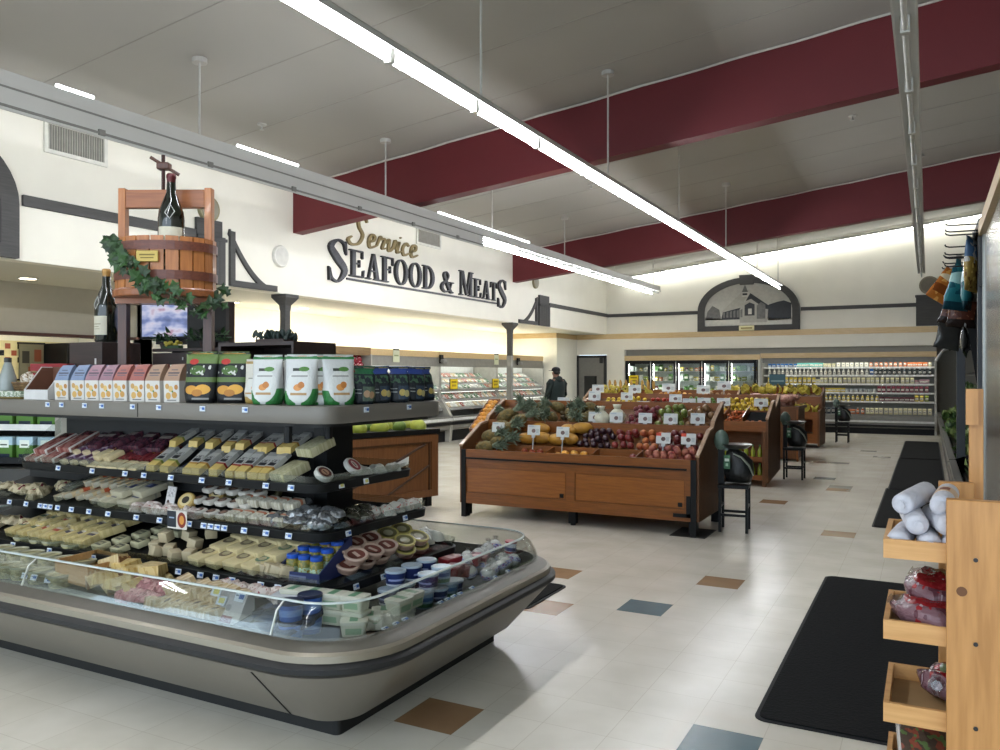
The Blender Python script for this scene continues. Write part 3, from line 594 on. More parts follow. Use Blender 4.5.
for z in (1.10, 1.62, 1.76):
    for k in range(8): put(rb, (-10.2+J(-.05, .03), 12.02+.17*k, z+.12), (J(-.2, .2), J(-.2, .2), PI/2+J(-.3, .3)), 'shiny red snack bag in the dark rack beyond the island', 'snack bag', 'red bags in the dark rack')
yellow((MX-.2, 16.9, 1.24), PI/2, 'yellow sale sign on the meat case rail, left of the pair', .34, .24)
yellow((MX-.2, 19.05, 1.24), PI/2, 'yellow sale sign on the meat case rail, beside the flared post', .34, .24)
for y, lab in ((14.6, 'pale green card hanging from the fascia of the nearest meat case'), (19.25, 'pale curved card hanging beside the flared post')):
    o = tag(link('hanging_card', None), lab, 'sign'); o.location = (MX-.28, y, 1.86)
    MB().box(-.004, .004, -.12, .12, 0, .26).obj('card', paint('pale card', '#cfd3b6', [('r', .15, .5, .85, .62, '#8f9a72')], 'YZ'), o); MB().box(-.012, .012, -.1, .1, .26, .29).obj('clip', black, o)
for y in (16.4, 20.5):
    o = tag(link('camera_bracket', None), 'small black bracket on the meat case fascia, %s' % ('nearer one' if y < 17 else 'farther one'), 'bracket'); o.location = (MX-.27, y, 1.86)
    MB().box(0, .05, -.06, .06, 0, .2).obj('mount', black, o); MB().cyl(.05, -.08, .08, 12, TR(.08, .02, .05, PI/2)).obj('barrel', mat('grey plastic', '#8b8b88'), o, True)
# glow lamps on top of the meat cases washing the wall behind
for k, y in enumerate((12.4, 16.4, 20.35)):
    o = tag(link('wall_wash_light', None), 'hidden strip light glowing on top of the %s meat case' % ('first', 'second', 'last')[k], 'ceiling light'); o.location = (MX-.8, y, 2.02)
    MB().box(-.06, .06, -1.85, 1.85, 0, .03).obj('housing', hous, o); MB().cyl(.02, -1.8, 1.8, 10, TR(0, 0, .05, PI/2)).obj('fluorescent_tube', emis('warm tube', '#fff7e2', 30), o, True)
# ---- deli background at the far left
r = tag(link('tiled_backsplash', None), 'cream deli back wall panel with black and terracotta checker tiles', 'wall tile'); r.location = (-12.98, 0, 0)
mb = MB().m(0).box(0, .02, 2, 8.9, 0, 2.13)
for k in range(28):
    y = 6.0+.1*k
    for q in range(3):
        if (k+q) % 2: mb.m(1 if (k//2+q) % 2 else 2).box(.02, .024, y, y+.085, 2.0-.11*q, 2.085-.11*q)
mb.obj('tiles', [mat('cream wall tile', '#d9cf9f', .3), mat('black wall tile', '#1c1d22', .25), mat('terracotta wall tile', '#9c4a2c', .3)], r)
r = tag(link('deli_oven', None), 'dark deli oven with steel panel under the beige bulkhead', 'oven'); r.location = (-12.62, 8.64, 0)
MB().box(-.35, .3, -.32, .32, .3, 2.1, None, .01).obj('body', black, r); MB().box(.3, .33, -.28, .0, 1.3, 1.95).obj('door', mat('dark oven glass', '#20221f', .15), r)
for z in (1.45, 1.62, 1.79, 1.95): MB().box(.30, .34, .08, .27, z, z+.03).obj('vent_slat', wht, r)
MB().box(-.3, .28, -.3, .3, 0, .3).obj('plinth', black, r)
r = tag(link('deli_counter', None), 'beige deli service counter at far left behind the top shelf', 'counter'); r.location = (-10.8, 5.6, 0)
MB().box(-.4, .3, -3.6, 3.0, 0, 1.0).obj('cabinet', mat('beige laminate', '#a48e6c', .5), r); MB().box(-.45, .36, -3.65, 3.05, 1.0, 1.05).obj('worktop', mat('cream worktop', '#cfc29a', .3), r)
MB().box(.32, .35, -3.6, 3.0, 1.05, 1.4).obj('sneeze_guard', clear('deli glass', '#b9c4bf', .15), r)
r = tag(link('poster_board', None), 'dark notice board in a frame on the deli back wall', 'notice board'); r.location = (-12.93, 8.1, 1.52)
MB().box(0, .03, -.2, .2, 0, .56).obj('board', paint('dark board', '#6d6a58', [('r', .1, .45, .4, .8, '#23241f'), ('r', .6, .5, .9, .85, '#6e3a26'), ('r', .35, .1, .6, .35, '#7b4028')], 'YZ'), r); MB().box(-.01, .04, -.22, .22, .56, .59).box(-.01, .04, -.22, .22, -.03, 0).obj('frame', black, r)
# ---- small green produce cooler seen past the left end of the island
r = tag(link('juice_cooler', None), 'dark cooler with white shelf edges beyond the left end of the island', 'refrigerated case'); r.location = (-7.5, 4.7, 0); r.rotation_euler = (0, 0, .35)
MB().box(-1.6, .75, -.5, .5, 0, .75).obj('base', mat('dark grey enamel', '#33322e', .5), r); MB().box(-1.6, .75, .4, .5, .75, 1.5).obj('back_panel', black, r)
MB().prism([(-.55, .75), (.5, .75), (.5, 1.5), (.1, 1.5), (-.35, .95)], .75, .80, 'X').obj('end_panel', mat('pale grey end panel', '#b9b6ac', .45), r)
for z in (.82, 1.12, 1.36):
    o = MB().box(-1.6, .74, -.32, .4, z-.03, z).obj('shelf', black, r); MB().box(-1.6, .74, -.345, -.32, z-.04, z+.015).obj('price_rail', wht if z > 1 else black, o)
MB().box(-1.6, .74, -.3, -.26, 1.46, 1.48).obj('light_tube', emis('soft case light', '#f6fbff', 2), r)
gp = boxproto('salad_box', .17, .1, .2, paint('green carton', '#4f7a2e', [('r', 0, .62, 1, 1, '#a9c4cf'), ('r', .2, .5, .8, .85, '#dfe6da'), ('r', .3, .6, .7, .66, '#2c3c28'), ('r', .15, .04, .85, .22, '#1e2836')]))
Mx = Matrix.Translation((-7.5, 4.7, 0)) @ rotz(.35)
for zi, z in enumerate((.82, 1.12)):
    for k in range(9):
        p = Mx @ Vector((-1.3+k*.21, -.25, z)); put(gp, p, (0, 0, .35+J(-.05, .05)), 'green and pale blue salad box in the dark cooler, %s shelf' % ('lower', 'upper')[zi], 'food box', 'green boxes in the dark cooler, %s shelf' % ('lower', 'upper')[zi])
# ---- the shopper at the meat case, seen from behind
def person():
    P = {'hip': (0, 0, .95), 'waist': (0, .0, 1.12), 'chest': (0, .01, 1.34), 'neckb': (0, .0, 1.47), 'neck': (0, .02, 1.54), 'head': (0, .03, 1.63), 'top': (0, .03, 1.71)}
    V = []; E = []; Rd = []
    def a(p, r, par=None):
        V.append(p); Rd.append(r)
        if par is not None: E.append((par, len(V)-1))
        return len(V)-1
    h = a((0, 0, .95), (.15, .11)); w = a((0, 0, 1.12), (.145, .10), h); c = a((0, 0, 1.32), (.17, .115), w); nb = a((0, 0, 1.45), (.10, .075), c); n = a((0, .015, 1.53), (.055, .055), nb)
    hd = a((0, .03, 1.61), (.075, .09), n); a((0, .03, 1.71), (.065, .075), hd)
    for s in (-1, 1):
        sh = a((s*.17, 0, 1.42), (.07, .07), nb); el = a((s*.24, .02, 1.15), (.05, .05), sh); wr = a((s*.22, .16, .97), (.034, .034), el); pm = a((s*.215, .22, .945), (.04, .02), wr)
        for q, (dx, ln) in enumerate(((-.027, .06), (-.009, .07), (.009, .068), (.026, .055))):
            k1 = a((s*.215+dx, .26, .94), (.009, .009), pm); a((s*.215+dx, .26+ln*.6, .915), (.008, .008), k1)
        t1 = a((s*.215-s*.035, .22, .93), (.01, .01), pm); a((s*.215-s*.05, .25, .91), (.009, .009), t1)
        hp = a((s*.095, 0, .88), (.095, .10), h); kn = a((s*.105, .02, .50), (.062, .065), hp); an = a((s*.11, -.02, .09), (.042, .045), kn); ft = a((s*.115, .07, .045), (.045, .035), an); a((s*.12, .15, .035), (.04, .028), ft)
    me = bpy.data.meshes.new('body'); me.from_pydata(V, E, []); o = link('person', me)
    sm = o.modifiers.new('skin', 'SKIN'); 
    for i, rd in enumerate(Rd): me.skin_vertices[0].data[i].radius = rd
    me.skin_vertices[0].data[0].use_root = True
    ss = o.modifiers.new('sub', 'SUBSURF'); ss.levels = 2; ss.render_levels = 2
    skin = mat('skin', '#7a5644', .6); me.materials.append(skin)
    dg = bpy.context.evaluated_depsgraph_get(); ev = bpy.data.meshes.new_from_object(o.evaluated_get(dg)); ev.name = 'person'
    o.modifiers.clear(); o.data = ev
    ev.materials.clear(); ev.materials.append(skin); ev.materials.append(mat('dark trousers', '#1c2026', .8)); ev.materials.append(mat('black shoes', '#101010', .5))
    for p in ev.polygons:
        p.use_smooth = True; z = p.center.z
        p.material_index = 2 if z < .1 else (1 if (z < .93 and abs(p.center.x) < .19) else 0)
    tag(o, 'person seen from behind in dark green hooded jacket and black cap at the meat case', 'person')
    n = 20
    def ringz(z, rx, ry, y=0): return [(rx*math.cos(2*PI*i/n), y+ry*math.sin(2*PI*i/n), z) for i in range(n)]
    mb = MB(); mb.loft([ringz(.84, .19, .15), ringz(.95, .2, .15), ringz(1.12, .19, .145), ringz(1.3, .215, .155), ringz(1.42, .2, .13), ringz(1.5, .1, .09), ringz(1.53, .075, .075)])
    for s in (-1, 1): mb.tube([(s*.15, 0, 1.43), (s*.21, 0, 1.38), (s*.25, .02, 1.15), (s*.23, .15, .99)], [.085, .085, .068, .05], 12)
    mb.sph(.1, .07, .09, 12, 8, TR(0, -.07, 1.47)); mb.obj('jacket', mat('dark green jacket', '#14221f', .85, bump=.3, scale=30), o, True)
    mb = MB(); mb.sph(.088, .104, .06, 14, 8, TR(0, .03, 1.70)); mb.loft([ringz(1.665, .09, .106, .03), ringz(1.70, .091, .107, .03)]); mb.box(-.07, .07, .11, .2, 1.672, 1.682, None, .004); mb.obj('cap', mat('black cap', '#111214', .8), o, True)
    MB().sph(.082, .08, .06, 12, 8, TR(0, .005, 1.635)).obj('hair', mat('dark hair', '#15110f', .7), o, True)
    mb = MB()
    for s in (-1, 1): mb.sph(.012, .02, .03, 8, 6, TR(s*.083, .03, 1.62)); mb.sph(.012, .008, .012, 8, 6, TR(s*.032, .115, 1.63))
    mb.sph(.014, .025, .022, 8, 6, TR(0, .125, 1.605)); mb.sph(.028, .01, .007, 8, 6, TR(0, .112, 1.575)); mb.obj('face_features', skin, o, True)
    o.location = (-7.29, 16.5, 0); o.rotation_euler = (0, 0, PI/2*.75); return o
person()

o = tag(link('deli_fill_light', None), 'added fill light tube under the beige deli bulkhead at far left', 'ceiling light'); o.location = (-11.6, 7.0, 2.3)  # fill tube added to brighten the deli back wall
MB().box(-.05, .05, -1.5, 1.5, 0, .55).obj('housing', hous, o); MB().cyl(.018, -1.45, 1.45, 10, TR(0, 0, -.02, PI/2)).obj('fluorescent_tube', emis('warm tube', '#fff7e2', 30), o, True)
# ================================================================ PRODUCE STANDS
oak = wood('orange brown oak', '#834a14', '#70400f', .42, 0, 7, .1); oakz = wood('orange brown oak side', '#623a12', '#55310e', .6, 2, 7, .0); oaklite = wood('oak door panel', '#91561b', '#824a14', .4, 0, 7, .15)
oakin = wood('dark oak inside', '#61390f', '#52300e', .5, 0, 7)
def fruit(name, r, c, c2, sq=1., dim=.12, rough=.35, sc=9):
    def fn(x, y, z):
        t = math.hypot(x, y)/r; d = math.exp(-(t*2.4)**2)*dim*r; return (x, y, (z-d if z > 0 else z+d*.6)*sq)
    return (name, MB().sph(r, r, r, 14, 9, None, fn).mesh(name, mat('skin of '+name+c, c, rough, col2=c2, scale=sc, coat=.15), 2), [])
FR = {'plum': fruit('plum', .034, '#35131f', '#1f0b18'), 'red_apple': fruit('red_apple', .038, '#66181d', '#843328'), 'nectarine': fruit('nectarine', .037, '#7d2720', '#a85a2a'), 'orange_peach': fruit('peach', .038, '#b06a30', '#8f3d22', rough=.6),
      'dark_apple': fruit('dark_apple', .039, '#52151c', '#6b2420'), 'pink_peach': fruit('peach', .037, '#a3644a', '#7d3330', rough=.6), 'green_apple': fruit('green_apple', .037, '#6f7a35', '#5d6a2c'), 'russet_pear': fruit('pear', .036, '#7a5a36', '#67492b', 1.25),
      'orange': fruit('orange', .04, '#d59433', '#c98424', dim=.04), 'kiwi': fruit('kiwi', .03, '#4f4025', '#43361e', .8, .03, .8), 'red_plum': fruit('red_plum', .031, '#74262e', '#53161f'), 'lemon': fruit('lemon', .034, '#d0b43a', '#c4a52e', .85, .0), 'tomato': fruit('tomato', .037, '#a32a1c', '#8e2216', .85),
      'mango': fruit('mango', .045, '#d29a35', '#bb7a2b', .75, .0), 'lime': fruit('lime', .03, '#5f8032', '#52722b', .9, .0), 'onion': fruit('onion', .042, '#b9926a', '#a37c55', .9, .0), 'potato': fruit('potato', .045, '#8b6a44', '#7a5a38', .7, .0, .8),
      'sweet_potato': ('sweet_potato', MB().sph(.035, .09, .033, 12, 8).mesh('sweet_potato', mat('sweet potato skin', '#7d4a33', .7, col2='#6a3a28'), 2), []),
      'carrot': ('carrot', MB().lathe([(.004, 0), (.012, .03), (.02, .15), (.018, .165), (.004, .17)], 10, TR(0, -.08, .02, -PI/2)).mesh('carrot', mat('carrot skin', '#c9682a', .5), 2), []),
      'yellow_squash': ('yellow_squash', MB().sph(.07, .13, .065, 14, 10).mesh('yellow_squash', mat('squash skin', '#b9892c', .45, col2='#a3742a', scale=6), 2), [('stem', MB().cyl(.012, 0, .03, 8, TR(0, .12, .0, -PI/2)).mesh('stem', mat('dry stem', '#6a5a34'), True))]),
      'grapefruit': fruit('grapefruit', .052, '#d29048', '#c67c3f', .95, .03)}
def pineapple():
    mb = MB()
    def fn(x, y, z): a = math.atan2(y, x); k = 1+.05*math.sin(8*a+z*60)*math.cos(8*a-z*60); return (x*k, y*k, z)
    mb.sph(.06, .06, .095, 20, 16, TR(0, 0, .095), fn); body = mb.mesh('pineapple', mat('pineapple rind', '#57502e', .75, col2='#75602f', scale=40, bump=.8), 2)
    mb = MB()
    for k in range(26):
        a = k*2.4; t = k/26; l = .10+.09*(1-abs(t-.5)); out = .02+.075*(1-t)
        p = [(.012*math.cos(a), .012*math.sin(a), .18+.03*t), (.5*out*math.cos(a), .5*out*math.sin(a), .18+l*.6), (out*math.cos(a), out*math.sin(a), .18+l*(.75+.3*t))]
        w = .011; dx, dy = -math.sin(a)*w, math.cos(a)*w
        mb.add([(p[0][0]-dx, p[0][1]-dy, p[0][2]), (p[0][0]+dx, p[0][1]+dy, p[0][2]), (p[1][0]+dx, p[1][1]+dy, p[1][2]), (p[1][0]-dx, p[1][1]-dy, p[1][2]), (p[2][0], p[2][1], p[2][2]), (p[1][0]*.9, p[1][1]*.9, p[1][2]+.012)], [(0, 1, 2, 3), (3, 2, 4), (0, 3, 5), (1, 2, 5), (2, 4, 5), (3, 4, 5)])
    return ('pineapple', body, [('crown', mb.mesh('crown', mat('pineapple leaf', '#56624c', .55, col2='#7a8670', scale=30)))])
FR['pineapple'] = pineapple()
def bananas():
    mb = MB()
    for k in range(5):
        a = (k-2)*.26; pts = []
        for i in range(7):
            t = i/6; ang = -.9+1.8*t; pts.append(((.10+.02*math.cos(ang))*math.sin(a)*1.0*math.sin(PI*(.15+.85*t)), -.09*math.cos(ang)*1.2+.08, -.1*math.sin(ang)+.10))
        mb.tube(pts, [.006, .014, .017, .018, .017, .014, .007], 8)
    return ('banana_bunch', mb.mesh('banana_bunch', mat('banana skin', '#c9b043', .5, col2='#a9a53c', scale=8), 2), [('stem', MB().cyl(.014, .17, .21, 8, TR(0, .02, 0)).mesh('stem', mat('banana stem', '#7a6a30'), True))])
FR['banana'] = bananas()
def heap(kind, x0, x1, y0, y1, zf, step, label, cat, group, layers=1, dy=None, jit=.3, rot=True):
    p = FR[kind]; dy = dy or step
    for L in range(layers):
        nx = max(1, int((x1-x0)/step)); ny = max(1, int((y1-y0)/dy))
        for j in range(ny-(L > 0)):
            for i in range(nx):
                x = x0+(i+.5+(.5 if (j+L) % 2 else 0))*(x1-x0)/nx; y = y0+(j+.5+.5*L)*(y1-y0)/ny
                if x > x1-step*.2: continue
                if L and random.random() < .35: continue
                x += J(-jit, jit)*step*.4; y += J(-jit, jit)*dy*.4
                put(p, (x, y, zf(y)+step*.45+L*step*.62+J(-.004, .004)), (J(-.5, .5), J(-.5, .5), J(0, 6)) if rot else (J(-.1, .1), 0, J(-.2, .2)), label, cat, group)
cardm = paint('price card print', '#c9ccc9', [('r', .06, .8, .5, .94, '#a5b2b8'), ('e', .5, .42, .16, .2, '#6d5a58'), ('r', .7, .2, .92, .62, '#aab0b0')], 'XZ')
cardr = paint('price card print with red corner', '#cfd0cc', [('r', 0, .7, .35, 1, '#c2452f'), ('e', .5, .42, .16, .2, '#5a4442'), ('r', .7, .2, .92, .62, '#aab0b0')], 'XZ')
def card(x, y, z, h, lab, red=False, w=.15, rz=.0, hh=.11, tilt=-.15):
    o = tag(link('price_card', None), lab, 'price sign'); o.location = (x, y, z); o.rotation_euler = (tilt, 0, rz)
    MB().box(-w/2, w/2, -.003, .003, h, h+hh).obj('card', cardr if red else cardm, o); MB().cyl(.006, 0, h, 8).box(-.02, .02, -.006, .006, h-.03, h).obj('stake', mat('clear grey plastic', '#b4b7b8', .3), o)
def stand(name, lab, x0, x1, yf, zf=.75, open_base=False, back=2.1):
    """two tier sloped produce stand: front bin, riser, upper bin, mirrored behind"""
    r = tag(link(name, None), lab, 'produce stand'); r.location = (0, yf, 0); t = .035; H2 = 1.0
    if not open_base:
        MB().box(x0, x1, 0, t, .15, zf).box(x0, x1, -.012, 0, .15, .27).box(x0, x1, -.012, 0, .56, zf).box((x0+x1)/2-.05, (x0+x1)/2+.05, -.012, 0, .27, .56).box(x0, x0+.06, -.012, 0, .27, .56).box(x1-.1, x1, -.012, 0, .27, .56).obj('front_panel', oak, r)
        for a, b in ((x0+.075, (x0+x1)/2-.06), ((x0+x1)/2+.06, x1-.115)):
            d = MB().box(a, b, -.006, .0, .28, .55, None, .002).obj('door', oaklite, r); MB().box(b-.06, b-.02, -.02, -.006, .29, .33).obj('hinge', black, d)
        MB().box(x0+.05, x1-.09, -.035, -.012, .648, .664).obj('rail', black, r)
        for x in (x0+.03, (x0+x1)/2, x1-.04):
            l = MB().box(x-.04, x+.04, .03, .1, .02, .16).obj('leg', black, r); MB().cyl(.03, 0, .025, 10, TR(x, .065, 0)).obj('foot', black, l)
            yl = back-.2 if x < x1-.5 else back/2-.1; MB().box(x-.04, x+.04, yl, yl+.08, 0, .16).obj('leg', black, r)
        for x in (x0-.002, x1-.05): MB().box(x, x+.055, -.022, .03, .0, zf-.0).obj('corner_post', black, r)
        MB().box(x1-.22, x1-.05, -.03, -.012, .19, .225).box(x1-.09, x1-.05, -.03, -.012, .19, .4).obj('corner_bracket', black, r)
    else:
        MB().box(x0, x1, 0, t, zf-.14, zf).box(x0, x1, .45, .48, .1, zf-.1).obj('front_panel', oak, r)
        for z in (.12, .38): MB().box(x0, x1, 0, .45, z-.03, z).box(x0, x1, 0, .02, z, z+.04).obj('shelf', oak, r)
        for x in (x0, x1-.05): MB().box(x, x+.05, -.012, .04, 0, zf-.14).obj('leg', oakz, r)
    y1, y2, y3 = .62, 1.22, back
    prof = [(0, .15 if not open_base else .05), (0, zf+.03), (.44, zf+.25), (.60, zf+.27), (.64, H2+.08), (1.05, 1.27), (back-1.05, 1.27), (back-.64, H2+.08), (back, zf+.03), (back, .15)]
    half = prof[:5]+[(back/2+.02, 1.28), (back/2+.02, .15)]
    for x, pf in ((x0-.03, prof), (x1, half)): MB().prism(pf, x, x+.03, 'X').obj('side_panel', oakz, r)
    xr_ = x1-.55; MB().prism([(back/2, .3)]+prof[5:-1]+[(back, .3)], xr_, xr_+.03, 'X').obj('rear_end_panel', oakz, r)
    for x in (x0-.035, x1-.005):
        mb = MB()
        for (a, za), (b, zb) in zip(prof[1:5], prof[2:6]): mb.prism([(a-.008, za), (b-.008, zb), (b-.008, zb+.022), (a-.008, za+.022)], x, x+.04, 'X')
        mb.obj('edge_trim', wood('worn pale edge', '#a5866a', '#8f6f52', .5, 1), r)
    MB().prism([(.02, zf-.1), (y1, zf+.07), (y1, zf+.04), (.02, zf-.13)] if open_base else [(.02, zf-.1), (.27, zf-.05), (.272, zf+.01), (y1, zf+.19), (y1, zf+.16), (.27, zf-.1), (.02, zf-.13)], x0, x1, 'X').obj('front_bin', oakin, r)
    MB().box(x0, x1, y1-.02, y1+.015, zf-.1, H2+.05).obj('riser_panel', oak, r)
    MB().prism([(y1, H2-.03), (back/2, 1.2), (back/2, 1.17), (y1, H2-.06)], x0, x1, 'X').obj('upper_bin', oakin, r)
    MB().box(x0, x1, back/2-.015, back/2+.015, .9, 1.275).obj('ridge_board', oak, r)
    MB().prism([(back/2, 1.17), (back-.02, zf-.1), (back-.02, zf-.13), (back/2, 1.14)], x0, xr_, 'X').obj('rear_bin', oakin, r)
    MB().box(x0, xr_, back-.03, back, .15, zf).obj('rear_panel', oak, r); MB().box(xr_+.03, x1, back/2+.0, back/2+.02, .15, .9).obj('back_panel', oak, r)
    return r
sA = lambda yf, zf=.75: (lambda y: zf-.1+(y-yf-.02)*.283)
sB = lambda yf: (lambda y: .97+(y-yf-.62)*.535)
sR = lambda yf, back=2.1: (lambda y: 1.17-(y-yf-back/2)*.53)
# ---- stand one
Y1 = 7.84
r = stand('produce_stand', 'nearest oak produce stand with sloping two tier fruit bins', -4.62, -1.99, Y1)
MB().box(-4.6, -2.0, .27, .285, .72, .80).obj('bin_divider', oak, r)
for x in (-3.62, -3.1, -2.62): MB().prism([(.03, .66), (.27, .72), (.27, .8), (.03, .75)], x, x+.012, 'X').obj('bin_divider', oak, r)
zA = lambda y: (.655+(y-Y1-.02)*.2) if y < Y1+.27 else .765+(y-Y1-.272)*.52; zB = sB(Y1)
for k, (x, y, z, a, b) in enumerate(((-4.52, 7.98, .75, 1.4, 1.5), (-4.52, 8.14, .86, 1.35, 1.2), (-4.5, 8.30, .95, 1.3, 1.7), (-4.38, 8.06, .80, 1.3, 1.4), (-4.34, 8.24, .92, 1.2, 1.1), (-4.3, 8.4, 1.0, 1.1, 1.6), (-4.48, 8.42, 1.04, 1.0, 1.9))):
    put(FR['pineapple'], (x, y, z), (a, 0, b), 'leafy green pineapple lying in the left end of the nearest lower bin', 'pineapple', 'pineapples in the lower left bin', 1.2)
for k in range(9):
    put(FR['pineapple'], (-4.3+.115*k, 8.62+J(-.05, .05)+(.1 if k % 2 else 0), 1.06+.03*(k % 2)), (J(1.0, 1.5), 0, J(-1.1, 1.1)), 'dark pineapple heaped on the upper tier of the nearest stand', 'pineapple', 'pineapples on the upper tier')
for k in range(5): put(FR['pineapple'], (-4.2+.2*k, 8.84, 1.17), (J(1.1, 1.5), 0, J(-1, 1)), 'dark pineapple heaped on the upper tier of the nearest stand', 'pineapple', 'pineapples on the upper tier')
r2 = tag(link('fruit_crate', None), 'small wooden crate of oranges hung on the left end of the nearest stand', 'crate'); r2.location = (-4.74, 8.62, 1.04); r2.rotation_euler = (.6, 0, 0)
MB().box(-.075, .08, -.3, .3, 0, .012).box(-.075, -.063, -.3, .3, .012, .09).box(.068, .08, -.3, .3, .012, .09).box(-.063, .068, -.3, -.288, .012, .09).box(-.063, .068, .288, .3, .012, .09).obj('crate_boards', oak, r2)
MB().box(.04, .08, -.02, .02, -.08, 0).obj('bracket', black, r2)
M2 = Matrix.Translation((-4.74, 8.62, 1.04)) @ Matrix.Rotation(.6, 4, 'X')
for j in range(7):
    for i in (-.025, .035): put(FR['orange'], M2 @ Vector((i, -.24+j*.08, .07)), (J(0, 3), J(0, 3), 0), 'bright orange in the small crate on the left end of the nearest stand', 'orange', 'oranges in the small crate')
for k, (x, y, z) in enumerate(((-3.98, 8.2, .87), (-3.82, 8.22, .88), (-3.9, 8.36, .97), (-3.62, 8.2, .87), (-3.48, 8.22, .88), (-3.55, 8.36, .97), (-3.4, 8.4, .99))):
    put(FR['yellow_squash'], (x, y, z), (0, 0, J(1.0, 2.2)), 'large golden yellow squash in the nearest lower bin', 'squash', 'golden squashes in the lower bin')
heap('nectarine', -4.05, -3.66, 7.9, 8.1, zA, .085, 'reddish nectarine in the front row below the squashes', 'nectarine', 'nectarines in the front row', 1)
heap('mango', -3.56, -3.14, 7.9, 8.1, zA, .09, 'yellow mango in the front row below the dark plums', 'mango', 'mangoes in the front row', 1)
heap('plum', -3.38, -2.98, 8.13, 8.44, zA, .072, 'dark purple plum in the heap in the nearest lower bin', 'plum', 'dark plums in the lower bin', 2)
heap('red_apple', -2.98, -2.72, 8.13, 8.44, zA, .078, 'deep red nectarine heaped right of the dark plums', 'nectarine', 'red nectarines in the lower bin', 2)
heap('orange_peach', -2.72, -2.46, 8.13, 8.44, zA, .078, 'orange yellow peach heaped in the nearest lower bin', 'peach', 'orange peaches in the lower bin', 2)
heap('dark_apple', -2.46, -2.04, 8.13, 8.44, zA, .08, 'dark red apple heaped at the right of the nearest lower bin', 'apple', 'dark apples in the lower bin', 2)
heap('pink_peach', -2.58, -2.03, 7.9, 8.16, lambda y: zA(min(y, 8.1)), .072, 'pinkish peach in the front row at the right corner', 'peach', 'pink peaches in the front row', 3)
heap('red_apple', -2.8, -2.6, 7.9, 8.1, zA, .078, 'deep red nectarine in the front row beside the peaches', 'nectarine', 'red nectarines in the front row', 1)
heap('kiwi', -3.78, -3.36, 8.5, 8.86, zB, .062, 'brown kiwi on the upper tier beside the pineapples', 'kiwi', 'kiwis on the upper tier', 2)
bagw = ('produce_bag', MB().sph(.1, .08, .1, 12, 9, TR(0, 0, .1), lambda x, y, z: (x*(1+.1*math.sin(z*60)), y, z*1.1)).cyl(.03, .19, .25, 10, None, .05).mesh('produce_bag', mat('white plastic produce bag', '#c9c8b2', .35, bump=.6, scale=20), 2), [('tie', MB().cyl(.032, .19, .2, 10).mesh('tie', mat('bag tie', '#9a9a90')))])
put(bagw, (-3.25, 8.58, .98), (0, 0, 0), 'white tied plastic bag on the upper tier, left of its twin', 'produce bag'); put(bagw, (-3.08, 8.64, 1.0), (0, 0, 1), 'white tied plastic bag on the upper tier, beside the red plums', 'produce bag')
heap('red_plum', -2.96, -2.62, 8.5, 8.86, zB, .065, 'small red plum on the upper tier of the nearest stand', 'plum', 'red plums on the upper tier', 2)
heap('green_apple', -2.62, -2.3, 8.5, 8.86, zB, .08, 'green apple on the upper tier of the nearest stand', 'apple', 'green apples on the upper tier', 2)
heap('russet_pear', -2.3, -2.02, 8.5, 8.86, zB, .08, 'brown russet pear at the right end of the upper tier', 'pear', 'russet pears on the upper tier', 2)
zR = sR(Y1)
heap('tomato', -4.4, -3.3, 8.98, 9.5, zR, .085, 'red tomato on the back slope of the nearest stand', 'tomato', 'tomatoes on the back slope', 2)
heap('sweet_potato', -3.2, -2.6, 8.98, 9.5, zR, .1, 'brown sweet potato on the back slope of the nearest stand', 'sweet potato', 'sweet potatoes on the back slope', 1)
for i, (x, y, z, h, red, lab) in enumerate(((-4.28, 8.02, .74, .2, 0, 'price card among the pineapples at the left of the lower bin'), (-3.85, 8.05, .74, .18, 0, 'price card stuck before the left golden squash'), (-3.5, 8.05, .74, .17, 0, 'price card stuck before the right golden squash'),
      (-2.4, 8.1, .74, .14, 1, 'red cornered price card left of its pair in the lower bin'), (-2.14, 8.1, .74, .14, 1, 'red cornered price card at the right of the lower bin'),
      (-3.30, 8.5, .98, .08, 0, 'price card in front of the white plastic bags'), (-3.04, 8.48, .98, .08, 0, 'price card in front of the red plums'), (-2.71, 8.48, .98, .08, 0, 'price card between red plums and green apples'), (-2.43, 8.48, .98, .08, 0, 'price card in front of the green apples'), (-2.14, 8.48, .98, .09, 0, 'price card in front of the russet pears'))):
    card(x, y, z, h, lab, red)
for i, (x, y, z, h, lab) in enumerate(((-3.9, 9.0, 1.14, .06, 'price card on the ridge above the dark pineapples'), (-3.52, 9.05, 1.14, .14, 'taller price card on the ridge behind the white bags'), (-3.0, 9.3, 1.06, .1, 'price card on the back slope above the red plums'), (-2.45, 9.3, 1.06, .14, 'price card on the back slope above the green apples'))): card(x, y, z, h, lab)
# ---- stand two
Y2 = 11.85
stand('produce_stand', 'second oak produce stand with bottle shelves in its front', -4.9, -2.02, Y2, .92, True)
zA2 = lambda y: .83+(y-Y2-.02)*.283; zB2 = sB(Y2)
heap('grapefruit', -2.79, -2.66, Y2+.05, Y2+.58, zA2, .1, 'yellow orange grapefruit at the left of the second stand bin', 'grapefruit', 'grapefruits on the second stand', 1)
heap('carrot', -2.64, -2.37, Y2+.08, Y2+.58, zA2, .05, 'orange carrot bundled in the second stand bin', 'carrot', 'carrots on the second stand', 2, .12, .2, False)
heap('orange_peach', -2.35, -2.08, Y2+.05, Y2+.16, zA2, .09, 'peach in the front of the second stand bin', 'peach', 'peaches on the second stand', 1)
MB().prism([(.16, .9), (.58, 1.02), (.58, 1.03), (.16, .91)], -2.34, -2.06, 'X').obj('empty_tray', mat('matt black tray', '#141415', .9, spec=.1), bpy.data.objects['produce_stand.001'])
